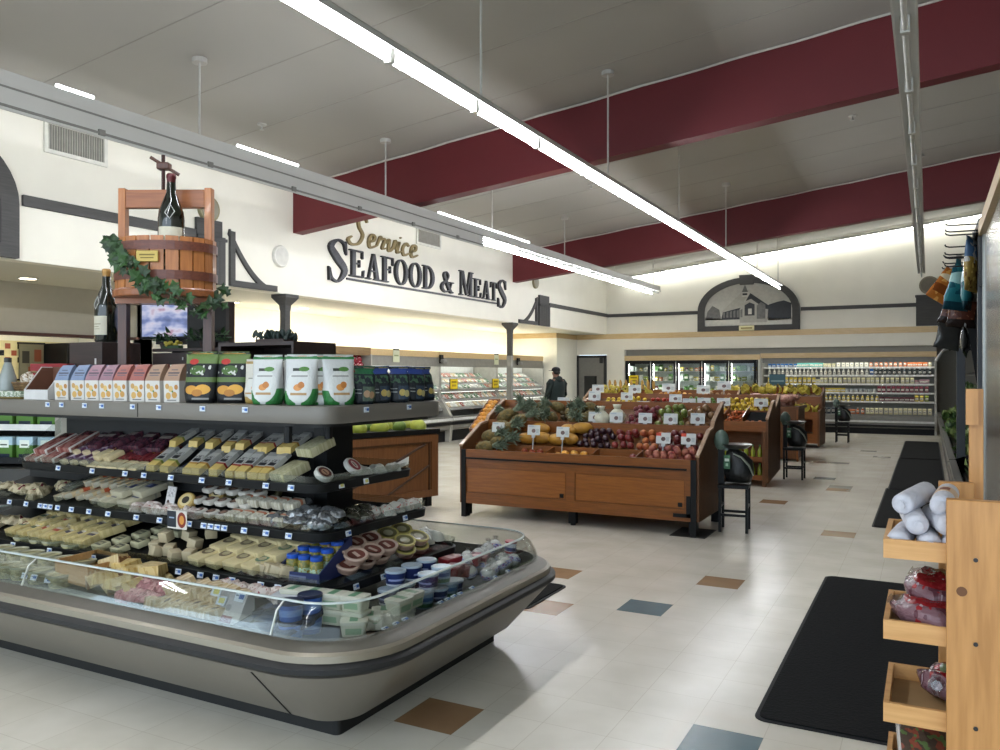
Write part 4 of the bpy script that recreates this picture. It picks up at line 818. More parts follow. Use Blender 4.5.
MB().prism([(.04, .85), (.6, 1.0), (.6, 1.12), (.04, .97)], -2.65, -2.638, 'X').obj('bin_divider', oak, bpy.data.objects['produce_stand.001']); MB().prism([(.04, .85), (.6, 1.0), (.6, 1.12), (.04, .97)], -2.362, -2.35, 'X').obj('bin_divider', oak, bpy.data.objects['produce_stand.001'])
heap('lemon', -2.85, -2.08, Y2+.66, Y2+1.0, zB2, .075, 'yellow lemon on the upper tier of the second stand', 'lemon', 'lemons on the second stand', 2)
heap('lime', -3.4, -2.9, Y2+.66, Y2+1.0, zB2, .075, 'green lime on the upper tier of the second stand', 'lime', 'limes on the second stand', 2)
heap('tomato', -4.0, -3.45, Y2+.66, Y2+1.0, zB2, .085, 'red tomato on the upper tier of the second stand', 'tomato', 'tomatoes on the second stand', 1)
heap('lemon', -4.75, -4.05, Y2+.66, Y2+1.0, zB2, .085, 'yellow lemon at the left end of the second stand', 'lemon', 'lemons at the left end of the second stand', 2)
jb = bottleproto(.032, .2, mat('yellow green juice', '#8f9a2e', .2, coat=.5), mat('bottle cap green', '#4d7a2b'))
for zi, z in enumerate((.12, .38)):
    for k in range(10): put(jb, (-2.98+.095*k, Y2+.12, z), (0, 0, 0), 'yellow green juice bottle on the %s shelf of the second stand' % ('lower', 'upper')[zi], 'bottle', 'juice bottles on the %s shelf' % ('lower', 'upper')[zi])
for x, y, z, h, lab in ((-2.2, Y2+.62, 1.06, .05, 'price card in front of the lemons at the right'), (-2.75, Y2+.62, 1.06, .05, 'price card in front of the lemons at the left'), (-3.05, Y2+.62, 1.06, .05, 'price card in front of the limes'), (-3.5, Y2+.64, 1.04, .12, 'tall price card in front of the tomatoes'), (-4.3, Y2+.64, 1.04, .14, 'tall price card at the left end of the second stand')): card(x, y, z, h, lab, w=.2, hh=.12)
# ---- stand three: plain oak bin with netted produce, stand four: bananas
r = tag(link('produce_bin', None), 'plain oak bin of netted onions between second stand and bananas', 'produce stand'); r.location = (-2.5, 15.6, 0)
MB().prism([(.0, .08), (.0, .98), (.5, 1.0), (1.1, .98), (1.1, .08)], -.6, .38, 'X').box(-.6, .38, 0, 1.1, .04, .08).obj('body', oakz, r); MB().prism([(-.02, .0), (.1, .0), (.1, .9), (-.02, .95)], .38, .41, 'X').obj('corner_trim', oak, r); MB().box(-.62, .42, -.02, .03, .95, 1.0).box(.38, .42, 0, 1.1, .95, 1.0).obj('rim', oakin, r)
net = ('onion_net', MB().sph(.11, .14, .07, 12, 8, TR(0, 0, .07)).mesh('onion_net', mat('pink net of onions', '#a86a5c', .6, col2='#c9a08e', scale=40, bump=.6), 2), [])
for k in range(22): put(net, (-3.0+J(0, .75), 15.7+J(0, .85), .96+(.1 if k > 12 else 0)+J(0, .03)), (J(-.3, .3), J(-.3, .3), J(0, 6)), 'pinkish net of onions on the plain oak bin', 'onion net', 'onion nets on the oak bin')
Y4 = 18.6
r = tag(link('produce_stand', None), 'farthest oak stand with two tiers of yellow bananas', 'produce stand'); r.location = (0, Y4, 0)
MB().prism([(0, .04), (0, .8), (.5, .84), (.52, 1.12), (1.0, 1.3), (1.1, 1.3), (1.1, .04)], -2.1, -2.06, 'X').obj('side_panel', oakz, r); MB().prism([(0, .04), (0, .8), (.5, .84), (.52, 1.12), (1.0, 1.3), (1.1, 1.3), (1.1, .04)], -4.4, -4.36, 'X').obj('side_panel', oakz, r)
MB().box(-4.36, -2.5, 0, .03, .1, .78).box(-2.2, -2.1, 0, .03, .1, .78).box(-2.5, -2.2, 0, .03, .1, .3).box(-2.5, -2.2, 0, .03, .62, .78).obj('front_panel', oak, r); MB().box(-2.5, -2.2, .1, .5, .3, .32).obj('shelf', oakin, r)
MB().box(-4.36, -2.1, .03, .5, .66, .7).obj('lower_bin', oakin, r); MB().box(-4.36, -2.1, .5, .53, .7, 1.1).obj('riser_panel', oak, r); MB().prism([(.53, 1.04), (1.05, 1.16), (1.05, 1.13), (.53, 1.0)], -4.36, -2.1, 'X').obj('upper_bin', oakin, r); MB().box(-4.36, -2.1, 1.06, 1.1, .04, 1.3).obj('rear_panel', oak, r)
for k in range(22): put(FR['banana'], (-4.25+.1*k, Y4+.28+J(-.1, .1), .70+J(0, .06)), (J(-.3, .3), J(-.3, .3), J(0, 6)), 'yellow banana bunch on the lower tier of the farthest stand', 'bananas', 'bananas on the lower tier', 1.15)
for k in range(26): put(FR['banana'], (-4.25+.083*k, Y4+.72+J(-.12, .14), 1.09+J(0, .09)), (J(-.3, .3), J(-.3, .3), J(0, 6)), 'yellow banana bunch on the upper tier of the farthest stand', 'bananas', 'bananas on the upper tier', 1.15)
# middle back rows between stand two and the coolers
Y3 = 15.3
stand('produce_stand', 'oak produce stand with squash and bagged produce standing behind the second stand', -6.4, -3.3, Y3)
heap('banana', -6.2, -5.0, Y3+.66, Y3+1.0, sB(Y3), .15, 'yellow banana bunch on the stand behind the second stand', 'bananas', 'bananas on the back stand', 1)
heap('mango', -4.9, -4.2, Y3+.66, Y3+1.0, sB(Y3), .1, 'golden mango on the stand behind the second stand', 'mango', 'mangoes on the back stand', 2)
heap('onion', -4.1, -3.4, Y3+.66, Y3+1.0, sB(Y3), .1, 'brown onion on the stand behind the second stand', 'onion', 'onions on the back stand', 2)
for k in range(9):
    o = ('corn_cob', MB().lathe([(.01, 0), (.03, .02), (.032, .14), (.012, .2)], 10).mesh('corn_cob', mat('corn husk tan', '#b98f45', .6), True), []) if k == 0 else o
    put(o, (-6.0+.12*k, Y3+1.08, 1.28), (.1, 0, 0), 'tan corn cob standing on the ridge of the back stand', 'corn', 'corn cobs on the back stand')
for x, y, z, h, lab in ((-6.1, Y3+.6, 1.1, .12, 'price card at the left end of the back stand'), (-5.3, Y3+.6, 1.1, .12, 'price card in front of the back stand bananas'), (-4.6, Y3+.6, 1.1, .15, 'price card in front of the golden mangoes'), (-3.9, Y3+.6, 1.1, .12, 'price card in front of the brown onions'), (-3.5, Y3+.6, 1.1, .2, 'tall price card at the right end of the back stand')): card(x, y, z, h, lab, w=.26, hh=.16)
# ---- brown melon stand behind the island
r = tag(link('melon_bin', None), 'tan panelled wooden bin of yellow melons behind the cheese island', 'produce stand'); r.location = (-5.27, 8.34, 0); r.rotation_euler = (0, 0, -.29)
tan = wood('tan brown panel wood', '#7f5430', '#704829', .45, 2, 6); dt = wood('darker tan moulding', '#4f3118', '#432913', .45, 2, 6)
MB().box(-1.3, 0, -1.5, .0, .12, .9).obj('body', tan, r); MB().box(-1.33, .02, -1.53, .03, .90, .93).box(-1.33, -1.3, -1.53, .03, .84, .9).box(0, .02, -1.53, .03, .87, .9).obj('rim', black, r)
MB().box(.0, .02, -1.5, -1.42, .12, .86).box(.0, .02, -.1, 0, .12, .86).box(0, .02, -1.42, -.1, .78, .86).box(0, .02, -1.42, -.1, .12, .2).obj('panel_frame', tan, r)
MB().box(0, .014, -1.40, -.12, .755, .78).box(0, .014, -.14, -.12, .2, .76).tube([(.008, -1.3, .3), (.008, -.2, .75)], .014, 6).tube([(.008, -.75, .2), (.008, -.12, .5)], .012, 6).obj('panel_moulding', dt, r)
for x in (-1.25, -.1):
    for y in (-1.4, -.15): MB().box(x, x+.08, y, y+.08, 0, .12).obj('leg', black, r)
Mb = Matrix.Translation((-5.27, 8.34, 0)) @ rotz(-.29)
mel = ('melon', MB().sph(.095, .12, .09, 16, 12).mesh('melon', mat('yellow green melon rind', '#b3b545', .5, col2='#8f9a35', scale=5), 2), [('stem', MB().cyl(.008, .0, .02, 8, TR(0, .118, 0, -PI/2)).mesh('stem', mat('dry stem', '#6a5a34')))])
mel2 = ('melon', MB().sph(.08, .13, .07, 16, 12).mesh('melon', mat('green melon rind', '#5d7a33', .5, col2='#7f9345', scale=6), 2), [])
for k in range(20): put(mel if k % 3 else mel2, Mb @ Vector((-.13-.27*(k % 4), -1.35+.29*(k//4), .94+.02)), (J(-.4, .4), J(-.4, .4), J(0, 6)), ('round yellow green' if k % 3 else 'long dark green')+' melon in the tan panelled bin', 'melon', ('yellow' if k % 3 else 'green')+' melons in the tan bin')
# ---- hanging scales on stools with a black bag roll
def scale_stool(x, y, rz, lab1, lab2, lab3):
    r = tag(link('stool', None), lab1, 'stool'); r.location = (x, y, 0); r.rotation_euler = (0, 0, rz)
    MB().box(-.15, .15, -.15, .15, .44, .475, None, .008).obj('seat', black, r)
    for a in (-1, 1):
        for b in (-1, 1): MB().box(a*.13-.013, a*.13+.013, b*.13-.013, b*.13+.013, 0, .44).obj('leg', black, r)
    for b in (-.13, .13): MB().box(-.13, .13, b-.01, b+.01, .16, .185).obj('stretcher', black, r); MB().box(b-.01, b+.01, -.13, .13, .24, .265).obj('stretcher', black, r)
    s = tag(link('produce_scale', None), lab2, 'scale'); s.location = (x-.03, y, .45); s.rotation_euler = (0, 0, rz)
    MB().box(-.1, .1, -.09, .09, 0, .02).box(-.13, -.07, -.03, .03, .02, .42).obj('column', black, s)
    MB().sph(.075, .06, .11, 14, 10, TR(-.1, 0, .46)).obj('dial_head', mat('sage green scale enamel', '#5f7266', .4), s, True)
    MB().lathe([(.02, .38), (.1, .385), (.145, .42), (.155, .43), (.145, .43), (.1, .40), (.0, .395)], 20, TR(.05, 0, 0)).obj('pan', steel, s, True)
    MB().box(-.07, .05, -.02, .02, .36, .39).obj('arm', mat('sage green scale enamel', '#5f7266'), s)
    b = tag(link('shopping_bag', None), lab3, 'bag'); b.location = (x+.02, y-.0, .476); b.rotation_euler = (0, 0, rz)
    ring_ = lambda z, w, d, o=0: [(o+w*math.cos(2*PI*i/20)*(1 if abs(math.cos(2*PI*i/20)) > .5 else 1.1), d*math.sin(2*PI*i/20), z) for i in range(20)]
    MB().loft([ring_(0, .12, .1), ring_(.1, .15, .12), ring_(.22, .14, .11), ring_(.30, .09, .08, -.03), ring_(.33, .05, .05, -.05)], TR(.02, -.0, .02)).obj('sack', mat('black bag plastic', '#1b1d1d', .45, bump=.5, scale=15), b, 2)
    MB().tube([(-.02, -.1, .31), (.06, -.12, .28), (.13, -.1, .2), (.17, -.08, .1)], [.012, .022, .024, .015], 8, None, .5).obj('strap', mat('grey green strap', '#8f978a', .6), b, True)
    MB().box(-.11, -.05, -.135, -.125, .16, .3).obj('label', paint('green bag label', '#3f6a4c', [('r', .15, .55, .85, .75, '#c9d4c6'), ('r', .3, .2, .7, .4, '#9fc0a4')]), b)
scale_stool(-1.74, 8.4, .1, 'black stool at the right end of the nearest stand', 'sage green produce scale on the nearest black stool', 'black plastic bag slumped on the nearest black stool')
scale_stool(-1.8, 13.0, 0, 'black stool at the right end of the second stand', 'sage green produce scale on the middle black stool', 'black plastic bag slumped on the middle black stool')
scale_stool(-1.78, 20.6, 0, 'black stool beside the farthest banana stand', 'sage green produce scale on the farthest black stool', 'black plastic bag slumped on the farthest black stool')
# blue sign card over the bananas
o = tag(link('hanging_card', None), 'dark teal card standing behind the bananas', 'sign'); o.location = (-3.1, Y4+1.08, 1.3)
MB().box(-.18, .18, -.006, .006, .05, .3).obj('card', paint('teal card', '#3d5c66', [('r', .1, .3, .9, .42, '#7d979c')]), o); MB().cyl(.008, 0, .06, 8).obj('stake', black, o)
# dark floor plate at the corner of the nearest stand
tag(MB().box(-2.25, -1.9, 7.82, 8.3, .0, .008, None, .003).obj('floor_mat', mat('dark floor plate', '#2a2724', .7)), 'small dark plate on the floor under the right corner of the nearest stand', 'mat')
# ================================================================ RIGHT AISLE
rub = mat('black rubber mat', '#121314', .9, noise=.3, scale=60, bump=.25, spec=.2)
def floormat(x0, x1, y0, y1, z, lab, rz=0):
    o = MB().prism(rr(x0, x1, y0, y1, .05), z, z+.012).obj('floor_mat', rub); tag(o, lab, 'mat')
    MB().prism(rr(x0-.02, x1+.02, y0-.02, y1+.02, .06), z, z+.005).obj('border', mat('black mat edge', '#101112', .7), o)
floormat(-.69, .42, 3.84, 6.8, .001, 'large black rubber mat in the aisle beside the wooden tray rack')
floormat(-4.6, -2.4, 4.92, 5.58, .001, 'black rubber mat on the floor behind the far end of the cheese island')
floormat(-.50, .2, 9.25, 12.5, .001, 'black rubber mat in front of the dark produce case, nearest of three overlapping')
floormat(-.47, .2, 12.3, 16.9, .014, 'black rubber mat in front of the dark produce case, middle of three overlapping')
floormat(-.46, .2, 16.8, 21.2, .027, 'black rubber mat in front of the dark produce case, farthest of three overlapping')
slate = mat('dark slate case liner', '#2b2d2e', .5); blk2 = mat('black case interior', '#0f1011', .6)
def wetcase(y0, y1, lab):
    r = tag(link('produce_case', None), lab, 'refrigerated case')
    MB().box(.3, 1.25, y0, y1, 0, .14).obj('kick_plate', black, r)
    MB().prism([(.26, .12), (.2, .62), (.2, .68), (.26, .68), (.32, .5), (1.2, .5), (1.2, .12)], y0, y1, 'Y').obj('front_panel', mat('grey steel front', '#6f6f6b', .35, .6), r)
    MB().box(.185, .2, y0, y1, .60, .66).obj('bumper', steel, r)
    MB().box(1.2, 1.27, y0, y1, .12, 2.3).obj('back_panel', slate, r)
    MB().prism([(.75, 2.2), (1.27, 2.2), (1.27, 2.4), (.36, 2.4), (.32, 2.34), (.70, 2.2)], y0, y1, 'Y').obj('canopy', slate, r)
    MB().prism([(.32, .55), (1.2, .95), (1.2, .92), (.32, .52)], y0+.04, y1-.04, 'Y').obj('deck', blk2, r)
    for z, x in ((1.2, .7), (1.6, .78)):
        MB().prism([(x, z), (1.2, z+.12), (1.2, z+.09), (x, z-.03)], y0+.04, y1-.04, 'Y').obj('shelf', blk2, r)
    MB().prism([(.27, .0), (.2, .66), (.55, .8), (.34, 2.3), (1.27, 2.4), (1.27, 0)], y0, y0+.035, 'Y').obj('end_panel', black, r)
    MB().box(.27, .35, y0-.0, y0+.1, .0, 2.34).obj('upright', mat('slate upright', '#33363a', .4), r)
wetcase(9.9, 22.3, 'long dark refrigerated greens case along the right aisle')
wetcase(5.75, 9.85, 'nearer dark refrigerated case beside the steel clad end panel')
def leafball():
    mb = MB()
    for k in range(16):
        a = k*2.4; t = J(.3, 1.2); l = J(.09, .14); w = .045
        d = Vector((math.cos(a)*math.sin(t), math.sin(a)*math.sin(t), math.cos(t))); s = Vector((-math.sin(a), math.cos(a), 0)); u = d.cross(s)
        b = d*.02; mb.add([b, b+d*l*.55+s*w, b+d*l+u*.02, b+d*l*.55-s*w, b+d*l*.6-u*.015], [(0, 1, 4), (1, 2, 4), (2, 3, 4), (3, 0, 4)])
    return mb
greens = [('leafy_green', leafball().mesh('leafy_green', mat('leaf '+n, a, .5, col2=b, scale=20)), []) for n, a, b in (('dark', '#263d1c', '#355226'), ('mid', '#43632b', '#5a7a3a'), ('pale', '#8a9a5a', '#6d8442'))]
for k in range(130):
    y = 6.0+15.9*((k+.5)/130)+J(-.06, .06); lev = k % 3
    x, z = ((J(.36, .5), .60), (J(.5, .68), .70), (J(.72, .8), 1.24))[lev]
    put(random.choice(greens), (x, y, z), (J(-.3, .3), J(-.7, -.1), J(0, 6)), 'leafy bunch of greens in the dark produce case, %s row' % ('front', 'middle', 'raised')[lev], 'greens', 'greens in the dark case, %s row' % ('front', 'middle', 'raised')[lev], J(1.0, 1.5))
# steel clad partition beside the tray rack
r = tag(link('steel_partition', None), 'tall brushed steel clad partition at the right edge with blond wood cap', 'partition'); r.location = (.3, 0, 0)
MB().box(.0, .9, 3.1, 5.65, 0, 2.42).obj('panel', mat('brushed steel cladding', '#a09e98', .22, .85, noise=.25, scale=1.2, stretch=(1, 1, 3)), r)
MB().box(-.03, .93, 2.6, 9.8, 2.42, 2.5).obj('wood_cap', blond, r)
MB().box(-.012, .012, 5.62, 5.67, 0, 2.42).obj('corner_strip', steel, r)
# clip strip with hooks, chip bags hanging from it
pegm = mat('dark wire', '#3a3a3a', .35, .8)
r = tag(link('hook_rail', None), 'dark rail of long wire hooks under the blond wood cap, mostly empty', 'hook rail'); r.location = (.3, 0, 0)
MB().box(-.025, .0, 5.66, 9.6, 2.12, 2.415).box(-.03, -.02, 5.68, 6.3, 2.2, 2.53).obj('rail', slate, r)
for k, (y, z) in enumerate(((5.72, 2.5), (5.78, 2.47), (5.72, 2.44), (5.85, 2.385), (5.95, 2.35), (5.9, 2.32), (6.0, 2.28), (6.7, 2.385), (7.05, 2.385), (6.35, 2.385))):
    MB().tube([(-.02, y, z), (-.18, y, z+.002), (-.2, y, z+.008), (-.205, y, z+.02)], .005, 6).obj('hook', pegm, r)
def hangbag(w, h, t, m, name='chip_bag', top=1.):
    def ringz(z, a, b): n = 16; return [(a*math.copysign(abs(math.cos(2*PI*i/n))**.7, math.cos(2*PI*i/n)), b*math.sin(2*PI*i/n), z) for i in range(n)]
    return (name, MB().loft([ringz(-h, w/2, .004), ringz(-h+.03, w/2*.97, .012), ringz(-h*.75, w/2*.9, t*.45), ringz(-h*.45, w/2*.9*(1+top)/2, t*.5), ringz(-h*.2, w/2*.93*(.3+.7*top), t*.35), ringz(-.03, w/2*.97*top, .01), ringz(0, w/2*top, .004)]).mesh(name, m, 2), [('hang_tab', MB().box(-.02, .02, -.003, .003, 0, .035).mesh('hang_tab', mat('clear tab', '#9a9a96', .3)))])
def fold(m, n): return m
b1 = paint('orange chip print', '#b0682a', [('n', 0, 0, 1, 1, '#d69a4c', 4, .56), ('e', .5, .7, .36, .1, '#d8c9a8'), ('r', .1, .2, .9, .45, '#7a3f18')], 'XZ', .25, bump=.4)
b2 = paint('teal chip print', '#2a7076', [('n', 0, .3, 1, 1, '#1c4c58', 5, .55), ('e', .5, .62, .36, .12, '#9fc2bd'), ('r', 0, 0, 1, .16, '#1d3e46')], 'XZ', .22, bump=.4)
b3 = paint('gold and blue chip print', '#8d7438', [('r', 0, .62, 1, 1, '#46617f'), ('n', 0, .4, 1, 1, '#9c9c96', 5, .56), ('n', 0, .05, 1, .5, '#5f4320', 5, .55), ('n', 0, .0, 1, .6, '#b59a50', 7, .6)], 'XZ', .2, bump=.4)
b4 = paint('brown red chip print', '#4f2a1e', [('n', 0, 0, 1, 1, '#6f4530', 5, .58), ('r', 0, 0, 1, .3, '#241a16')], 'XZ', .25, bump=.4)
for (x, y, z, w, h, m, rz, ry, lab) in ((.17, 7.0, 2.37, .22, .27, b1, .6, .5, 'orange chip bag hanging leftmost on the wire hooks'), (.19, 6.5, 2.39, .21, .36, b2, .7, .08, 'teal chip bag hanging between the orange and the gold bags'), (.235, 6.35, 2.38, .2, .36, b2, 1.3, 0, 'dark teal bag seen edge on behind the teal chip bag'),
      (.255, 5.9, 2.44, .22, .34, b3, 1.15, .08, 'blue and gold chip bag hanging nearest the steel partition'), (.2, 7.3, 2.16, .18, .2, b4, .2, .3, 'brown red chip bag hanging low behind the orange bag'), (.23, 6.9, 2.13, .2, .2, b4, .1, .1, 'brown red chip bag hanging low under the teal bags')):
    put(hangbag(w, h, .07, m, 'chip_bag', .2 if m is b2 else (.6 if m is b1 else 1.)), (x, y, z), (0, ry, rz), lab, 'chip bag')
for k, (x, y, z) in enumerate(((.16, 7.3, 1.98), (.24, 6.8, 1.92), (.2, 7.8, 2.0))):
    put(hangbag(.2, .2, .06, mat('dark clear wrap', '#3a3936', .15, bump=.4, scale=14), 'wrapped_pack'), (x, y, z), (0, .2, .4+k), 'dark shiny wrapped pack hanging under the chip bags, %s' % ('leftmost', 'nearest', 'farthest')[k], 'package')
r = tag(link('case_gooseneck', None), 'black nozzle head on a pale curved arm over the greens case', 'lamp'); r.location = (.3, 13.0, 1.9)  # misting nozzle on a curved pipe, gives off no light
MB().tube([(.1, 0, .05), (.0, 0, .08), (-.12, 0, .02), (-.2, 0, -.12)], .018, 8).obj('arm', mat('pale pipe', '#b5b5ae', .3), r, True); MB().sph(.09, .09, .07, 12, 8, TR(-.03, 0, .12)).obj('head', black, r, True); MB().box(.08, .8, -.02, .02, .02, .08).obj('bracket', black, r)
# wooden tray rack
pine = wood('pine board', '#c08a4e', '#ab773e', .5, 2, 5); pinex = wood('pine tray board', '#cf9d62', '#bf8c50', .5, 0, 5); knot = mat('pine knot', '#6b4220', .6)
r = tag(link('tray_rack', None), 'pine tray rack with wide front upright and four open trays', 'display rack'); r.location = (0, 0, 0)
MB().box(.045, .182, 2.56, 2.60, 0, 1.236, None, .003).obj('front_upright', pine, r)
mb = MB()
for z in (1.09, .86, .63, .4): mb.cyl(.006, 0, .004, 10, TR(.115, 2.5605, z-.015, PI/2))
mb.obj('bolt', mat('black bolt', '#1a1a1a', .4), r)
MB().lathe([(.014, 0), (.013, .002)], 14, TR(.082, 2.561, .985, PI/2)).obj('knot', knot, r)
MB().box(.03, .13, 2.98, 3.02, .0, 1.235, None, .003).obj('rear_upright', pine, r); MB().box(.045, .19, 2.60, 2.64, 1.0, 1.22).obj('cleat', pine, r)
MB().box(.118, .158, 3.03, 3.07, 0, 1.535, None, .003).obj('tall_post', pine, r); MB().box(.108, .142, 2.995, 3.03, 1.42, 1.535).obj('post_block', pine, r)
TZ = (1.05, .815, .575, .345)
for z in TZ:
    t = MB().box(-.115, .30, 2.60, 2.615, z, z+.055).box(-.115, .30, 2.96, 2.975, z, z+.055).box(-.115, -.10, 2.615, 2.96, z, z+.055).box(.285, .30, 2.615, 2.96, z, z+.055).obj('tray', pinex, r)
    MB().box(-.10, .285, 2.615, 2.96, z+.003, z+.009).obj('tray_bottom', mat('tray plywood', '#9a7a50', .6), t)
roll = ('wrapped_roll', MB().lathe([(.004, -.135), (.016, -.132), (.033, -.118), (.039, -.104), (.04, -.06), (.04, .06), (.039, .112), (.034, .122), (.018, .124), (.004, .122)], 18, TR(0, 0, 0, PI/2)).mesh('wrapped_roll', mat('white paper wrap', '#c6c5cc', .6, bump=.5, scale=25), 2),
        [('twist', MB().lathe([(.016, .12), (.01, .13), (.018, .142), (.004, .144)], 10, TR(0, 0, 0, PI/2)).mesh('twist', mat('white paper wrap', '#d9d8de'), True))])
roll2 = (roll[0], roll[1], roll[2]+[('band_label', MB().cyl(.0418, -.035, .035, 18, TR(0, 0, 0, PI/2)).mesh('band_label', paint('tan band label', '#c9a98a', [('r', .3, .2, .7, .8, '#7a3d2c')], 'XY')))])
zt = TZ[0]+.01
for k, (x, y, z, rx, rz, p, lab) in enumerate(((-.068, 2.75, zt+.033, 0, -.1, roll, 'bottom left white roll in the top pine tray'), (.0, 2.74, zt+.033, 0, .06, roll, 'bottom row white roll second from left in the top tray'), (.068, 2.75, zt+.033, 0, -.05, roll, 'bottom row white roll next to the front upright'), (.14, 2.74, zt+.033, 0, .05, roll, 'bottom right white roll behind the front upright'),
      (-.04, 2.76, zt+.090, .05, .12, roll, 'second layer white roll at the left of the top tray'), (.03, 2.75, zt+.090, 0, .2, roll, 'second layer white roll in the middle of the top tray'), (.10, 2.75, zt+.090, 0, .1, roll, 'second layer white roll half behind the front upright'), (-.035, 2.79, zt+.145, .08, -.3, roll, 'topmost white roll with plain wrap on the left of the pile'), (.045, 2.78, zt+.147, .05, -.1, roll2, 'topmost white roll with tan label beside the front upright'))):
    put(p, (x, y, z), (rx, 0, rz), lab, 'wrapped roll', None, (.8, .95, .8))
def redbag(seed):
    random.seed(seed)
    def fn(x, y, z): n = math.sin(x*90+seed)*math.cos(y*80)*.006+math.sin(z*120+x*60)*.004; return (x*(1+n*8), y+n, max(z, -.035)+n)
    return ('produce_bag', MB().sph(.095, .12, .05, 22, 14, None, fn).mesh('produce_bag', paint('shiny bag of red fruit %d' % seed, '#75565c', [('n', 0, 0, 1, 1, '#553038', 6, .52), ('e', .5, .45, .36, .32, '#7c1c20'), ('n', .2, .1, .8, .8, '#8a2529', 9, .58), ('e', .55, .62, .18, .1, '#6d7a5a'), ('n', 0, 0, 1, 1, '#a08f94', 8, .68)], 'XY', .15, bump=.6), 2),
            [('gathered_end', MB().lathe([(.03, 0), (.02, .012), (.012, .02), (.016, .026)], 10, TR(-.07, .05, .012, 0, -1.2)).mesh('gathered_end', clear('clear bag film', '#b9aeb0', .35, .1), True))])
for k, (x, y, z, rz, lab) in enumerate(((.0, 2.72, TZ[1]+.06, .3, 'plastic bag of red fruit lying on top at the front of the second tray'), (.03, 2.8, TZ[1]+.115, -.2, 'plastic bag of red fruit with green label on the second tray pile'), (.17, 2.86, TZ[1]+.07, 1.0, 'plastic bag of red fruit behind the upright on the second tray'), (.09, 2.85, TZ[2]+.06, 1.4, 'single plastic bag of red fruit in the third tray'))):
    put(redbag(k+1), (x, y, z), (J(-.1, .1), J(-.1, .1), rz), lab, 'produce bag')
random.seed(11)
put(('snack_pack', MB().box(-.08, .08, -.12, .12, -.02, .02, None, .015).mesh('snack_pack', paint('mixed snack print', '#57493f', [('n', 0, 0, 1, 1, '#8a4a3a', 5, .55), ('n', 0, 0, 1, 1, '#5d7446', 7, .6), ('r', 0, 0, .05, 1, '#c9c3bb'), ('r', 0, .95, 1, 1, '#c9c3bb')], 'XY', .15, bump=.4), True), [('seal', MB().box(-.08, .08, .115, .14, -.002, .002).mesh('seal', mat('clear seal', '#b5aca5', .2)))]), (.0, 2.76, TZ[3]+.08), (.35, 0, .1), 'flat clear pack of mixed snacks in the lowest tray', 'package')
# ================================================================ THE CHEESE ISLAND
tau = mat('taupe grey enamel', '#6f6a62', .4, noise=.05, scale=2); shell = mat('warm grey shell enamel', '#6f695f', .38, noise=.05, scale=1.5)
bandm = mat('satin steel band', '#8f8777', .36, .5, noise=.1, scale=2); shb = mat('black shelf', '#0e0f10', .5, spec=.25)
acr = clear('clear acrylic', '#c9d2cf', .13, .05); glassm = clear('clear curved glass', '#d5dcd8', .11, .03)
I = tag(link('cheese_island', None), 'large grey refrigerated cheese island with four tiers and curved glass rim', 'refrigerated case')
K = (-5.75, -2.28, 2.8, 4.26)
sweep(MB(), K, .03, [(0, 0), (0, .16)], True).obj('kick_plate', mat('black kick plate', '#0a0b0b', .6), I)
sweep(MB(), K, .06, [(.08, .115), (.10, .10), (.335, .36), (.34, .40), (.28, .42)], n=10).obj('shell', shell, I, True)
MB().prism([(2.702, .10), (2.467, .36), (2.46, .36), (2.695, .10)], -2.46, -2.454, 'X').obj('panel_joint', black, I)
sweep(MB(), K, .06, [(.30, .37), (.35, .375), (.375, .395), (.375, .415), (.35, .43), (.30, .43)], n=10).obj('bumper', mat('black rubber bumper', '#151617', .55), I, True)
sweep(MB(), K, .06, [(.345, .43), (.342, .458), (.325, .468)], n=10).obj('steel_band', bandm, I, True)
sweep(MB(), K, .06, [(.325, .468), (.26, .498), (.245, .50)], n=10).obj('outer_ledge', mat('grey brown ledge', '#5a554b', .4, .3), I, True)
sweep(MB(), K, .06, [(.25, .498), (.12, .43), (.0, .37)], n=10).obj('inner_ledge', mat('grey inner ledge', '#38362f', .75, spec=.15), I, True)
sweep(MB(), K, .06, [(.272, .497), (.262, .54), (.235, .59), (.19, .625), (.18, .628), (.228, .588), (.256, .538), (.266, .497)], n=10).obj('glass_guard', glassm, I, True)
sweep(MB(), K, .06, [(.186, .623), (.182, .632), (.192, .632), (.196, .625)], n=10).obj('glass_edge', mat('bright glass edge', '#bfc7c3', .15), I, True)
MB().prism([(2.535, .497), (2.57, .59), (2.62, .628), (2.615, .63), (2.565, .594), (2.528, .5)], -2.42, -2.412, 'X').prism([(2.535, .497), (2.57, .59), (2.62, .628), (2.615, .63), (2.565, .594), (2.528, .5)], -4.12, -4.112, 'X').obj('glass_joint', mat('white glass joint', '#d8d8d0', .3), I)
sweep(MB(), (-5.75, -2.30, 2.82, 4.24), .05, [(.12, .36), (.12, .375)], True).obj('deck', shb, I)
MB().box(-5.5, -2.95, 3.44, 3.62, .37, 1.0).box(-5.1, -2.95, 3.44, 3.62, 1.0, 1.36).obj('spine_panel', blk2, I)
MB().box(-2.95, -2.86, 3.42, 3.64, .37, 1.36).obj('end_post', black, I)
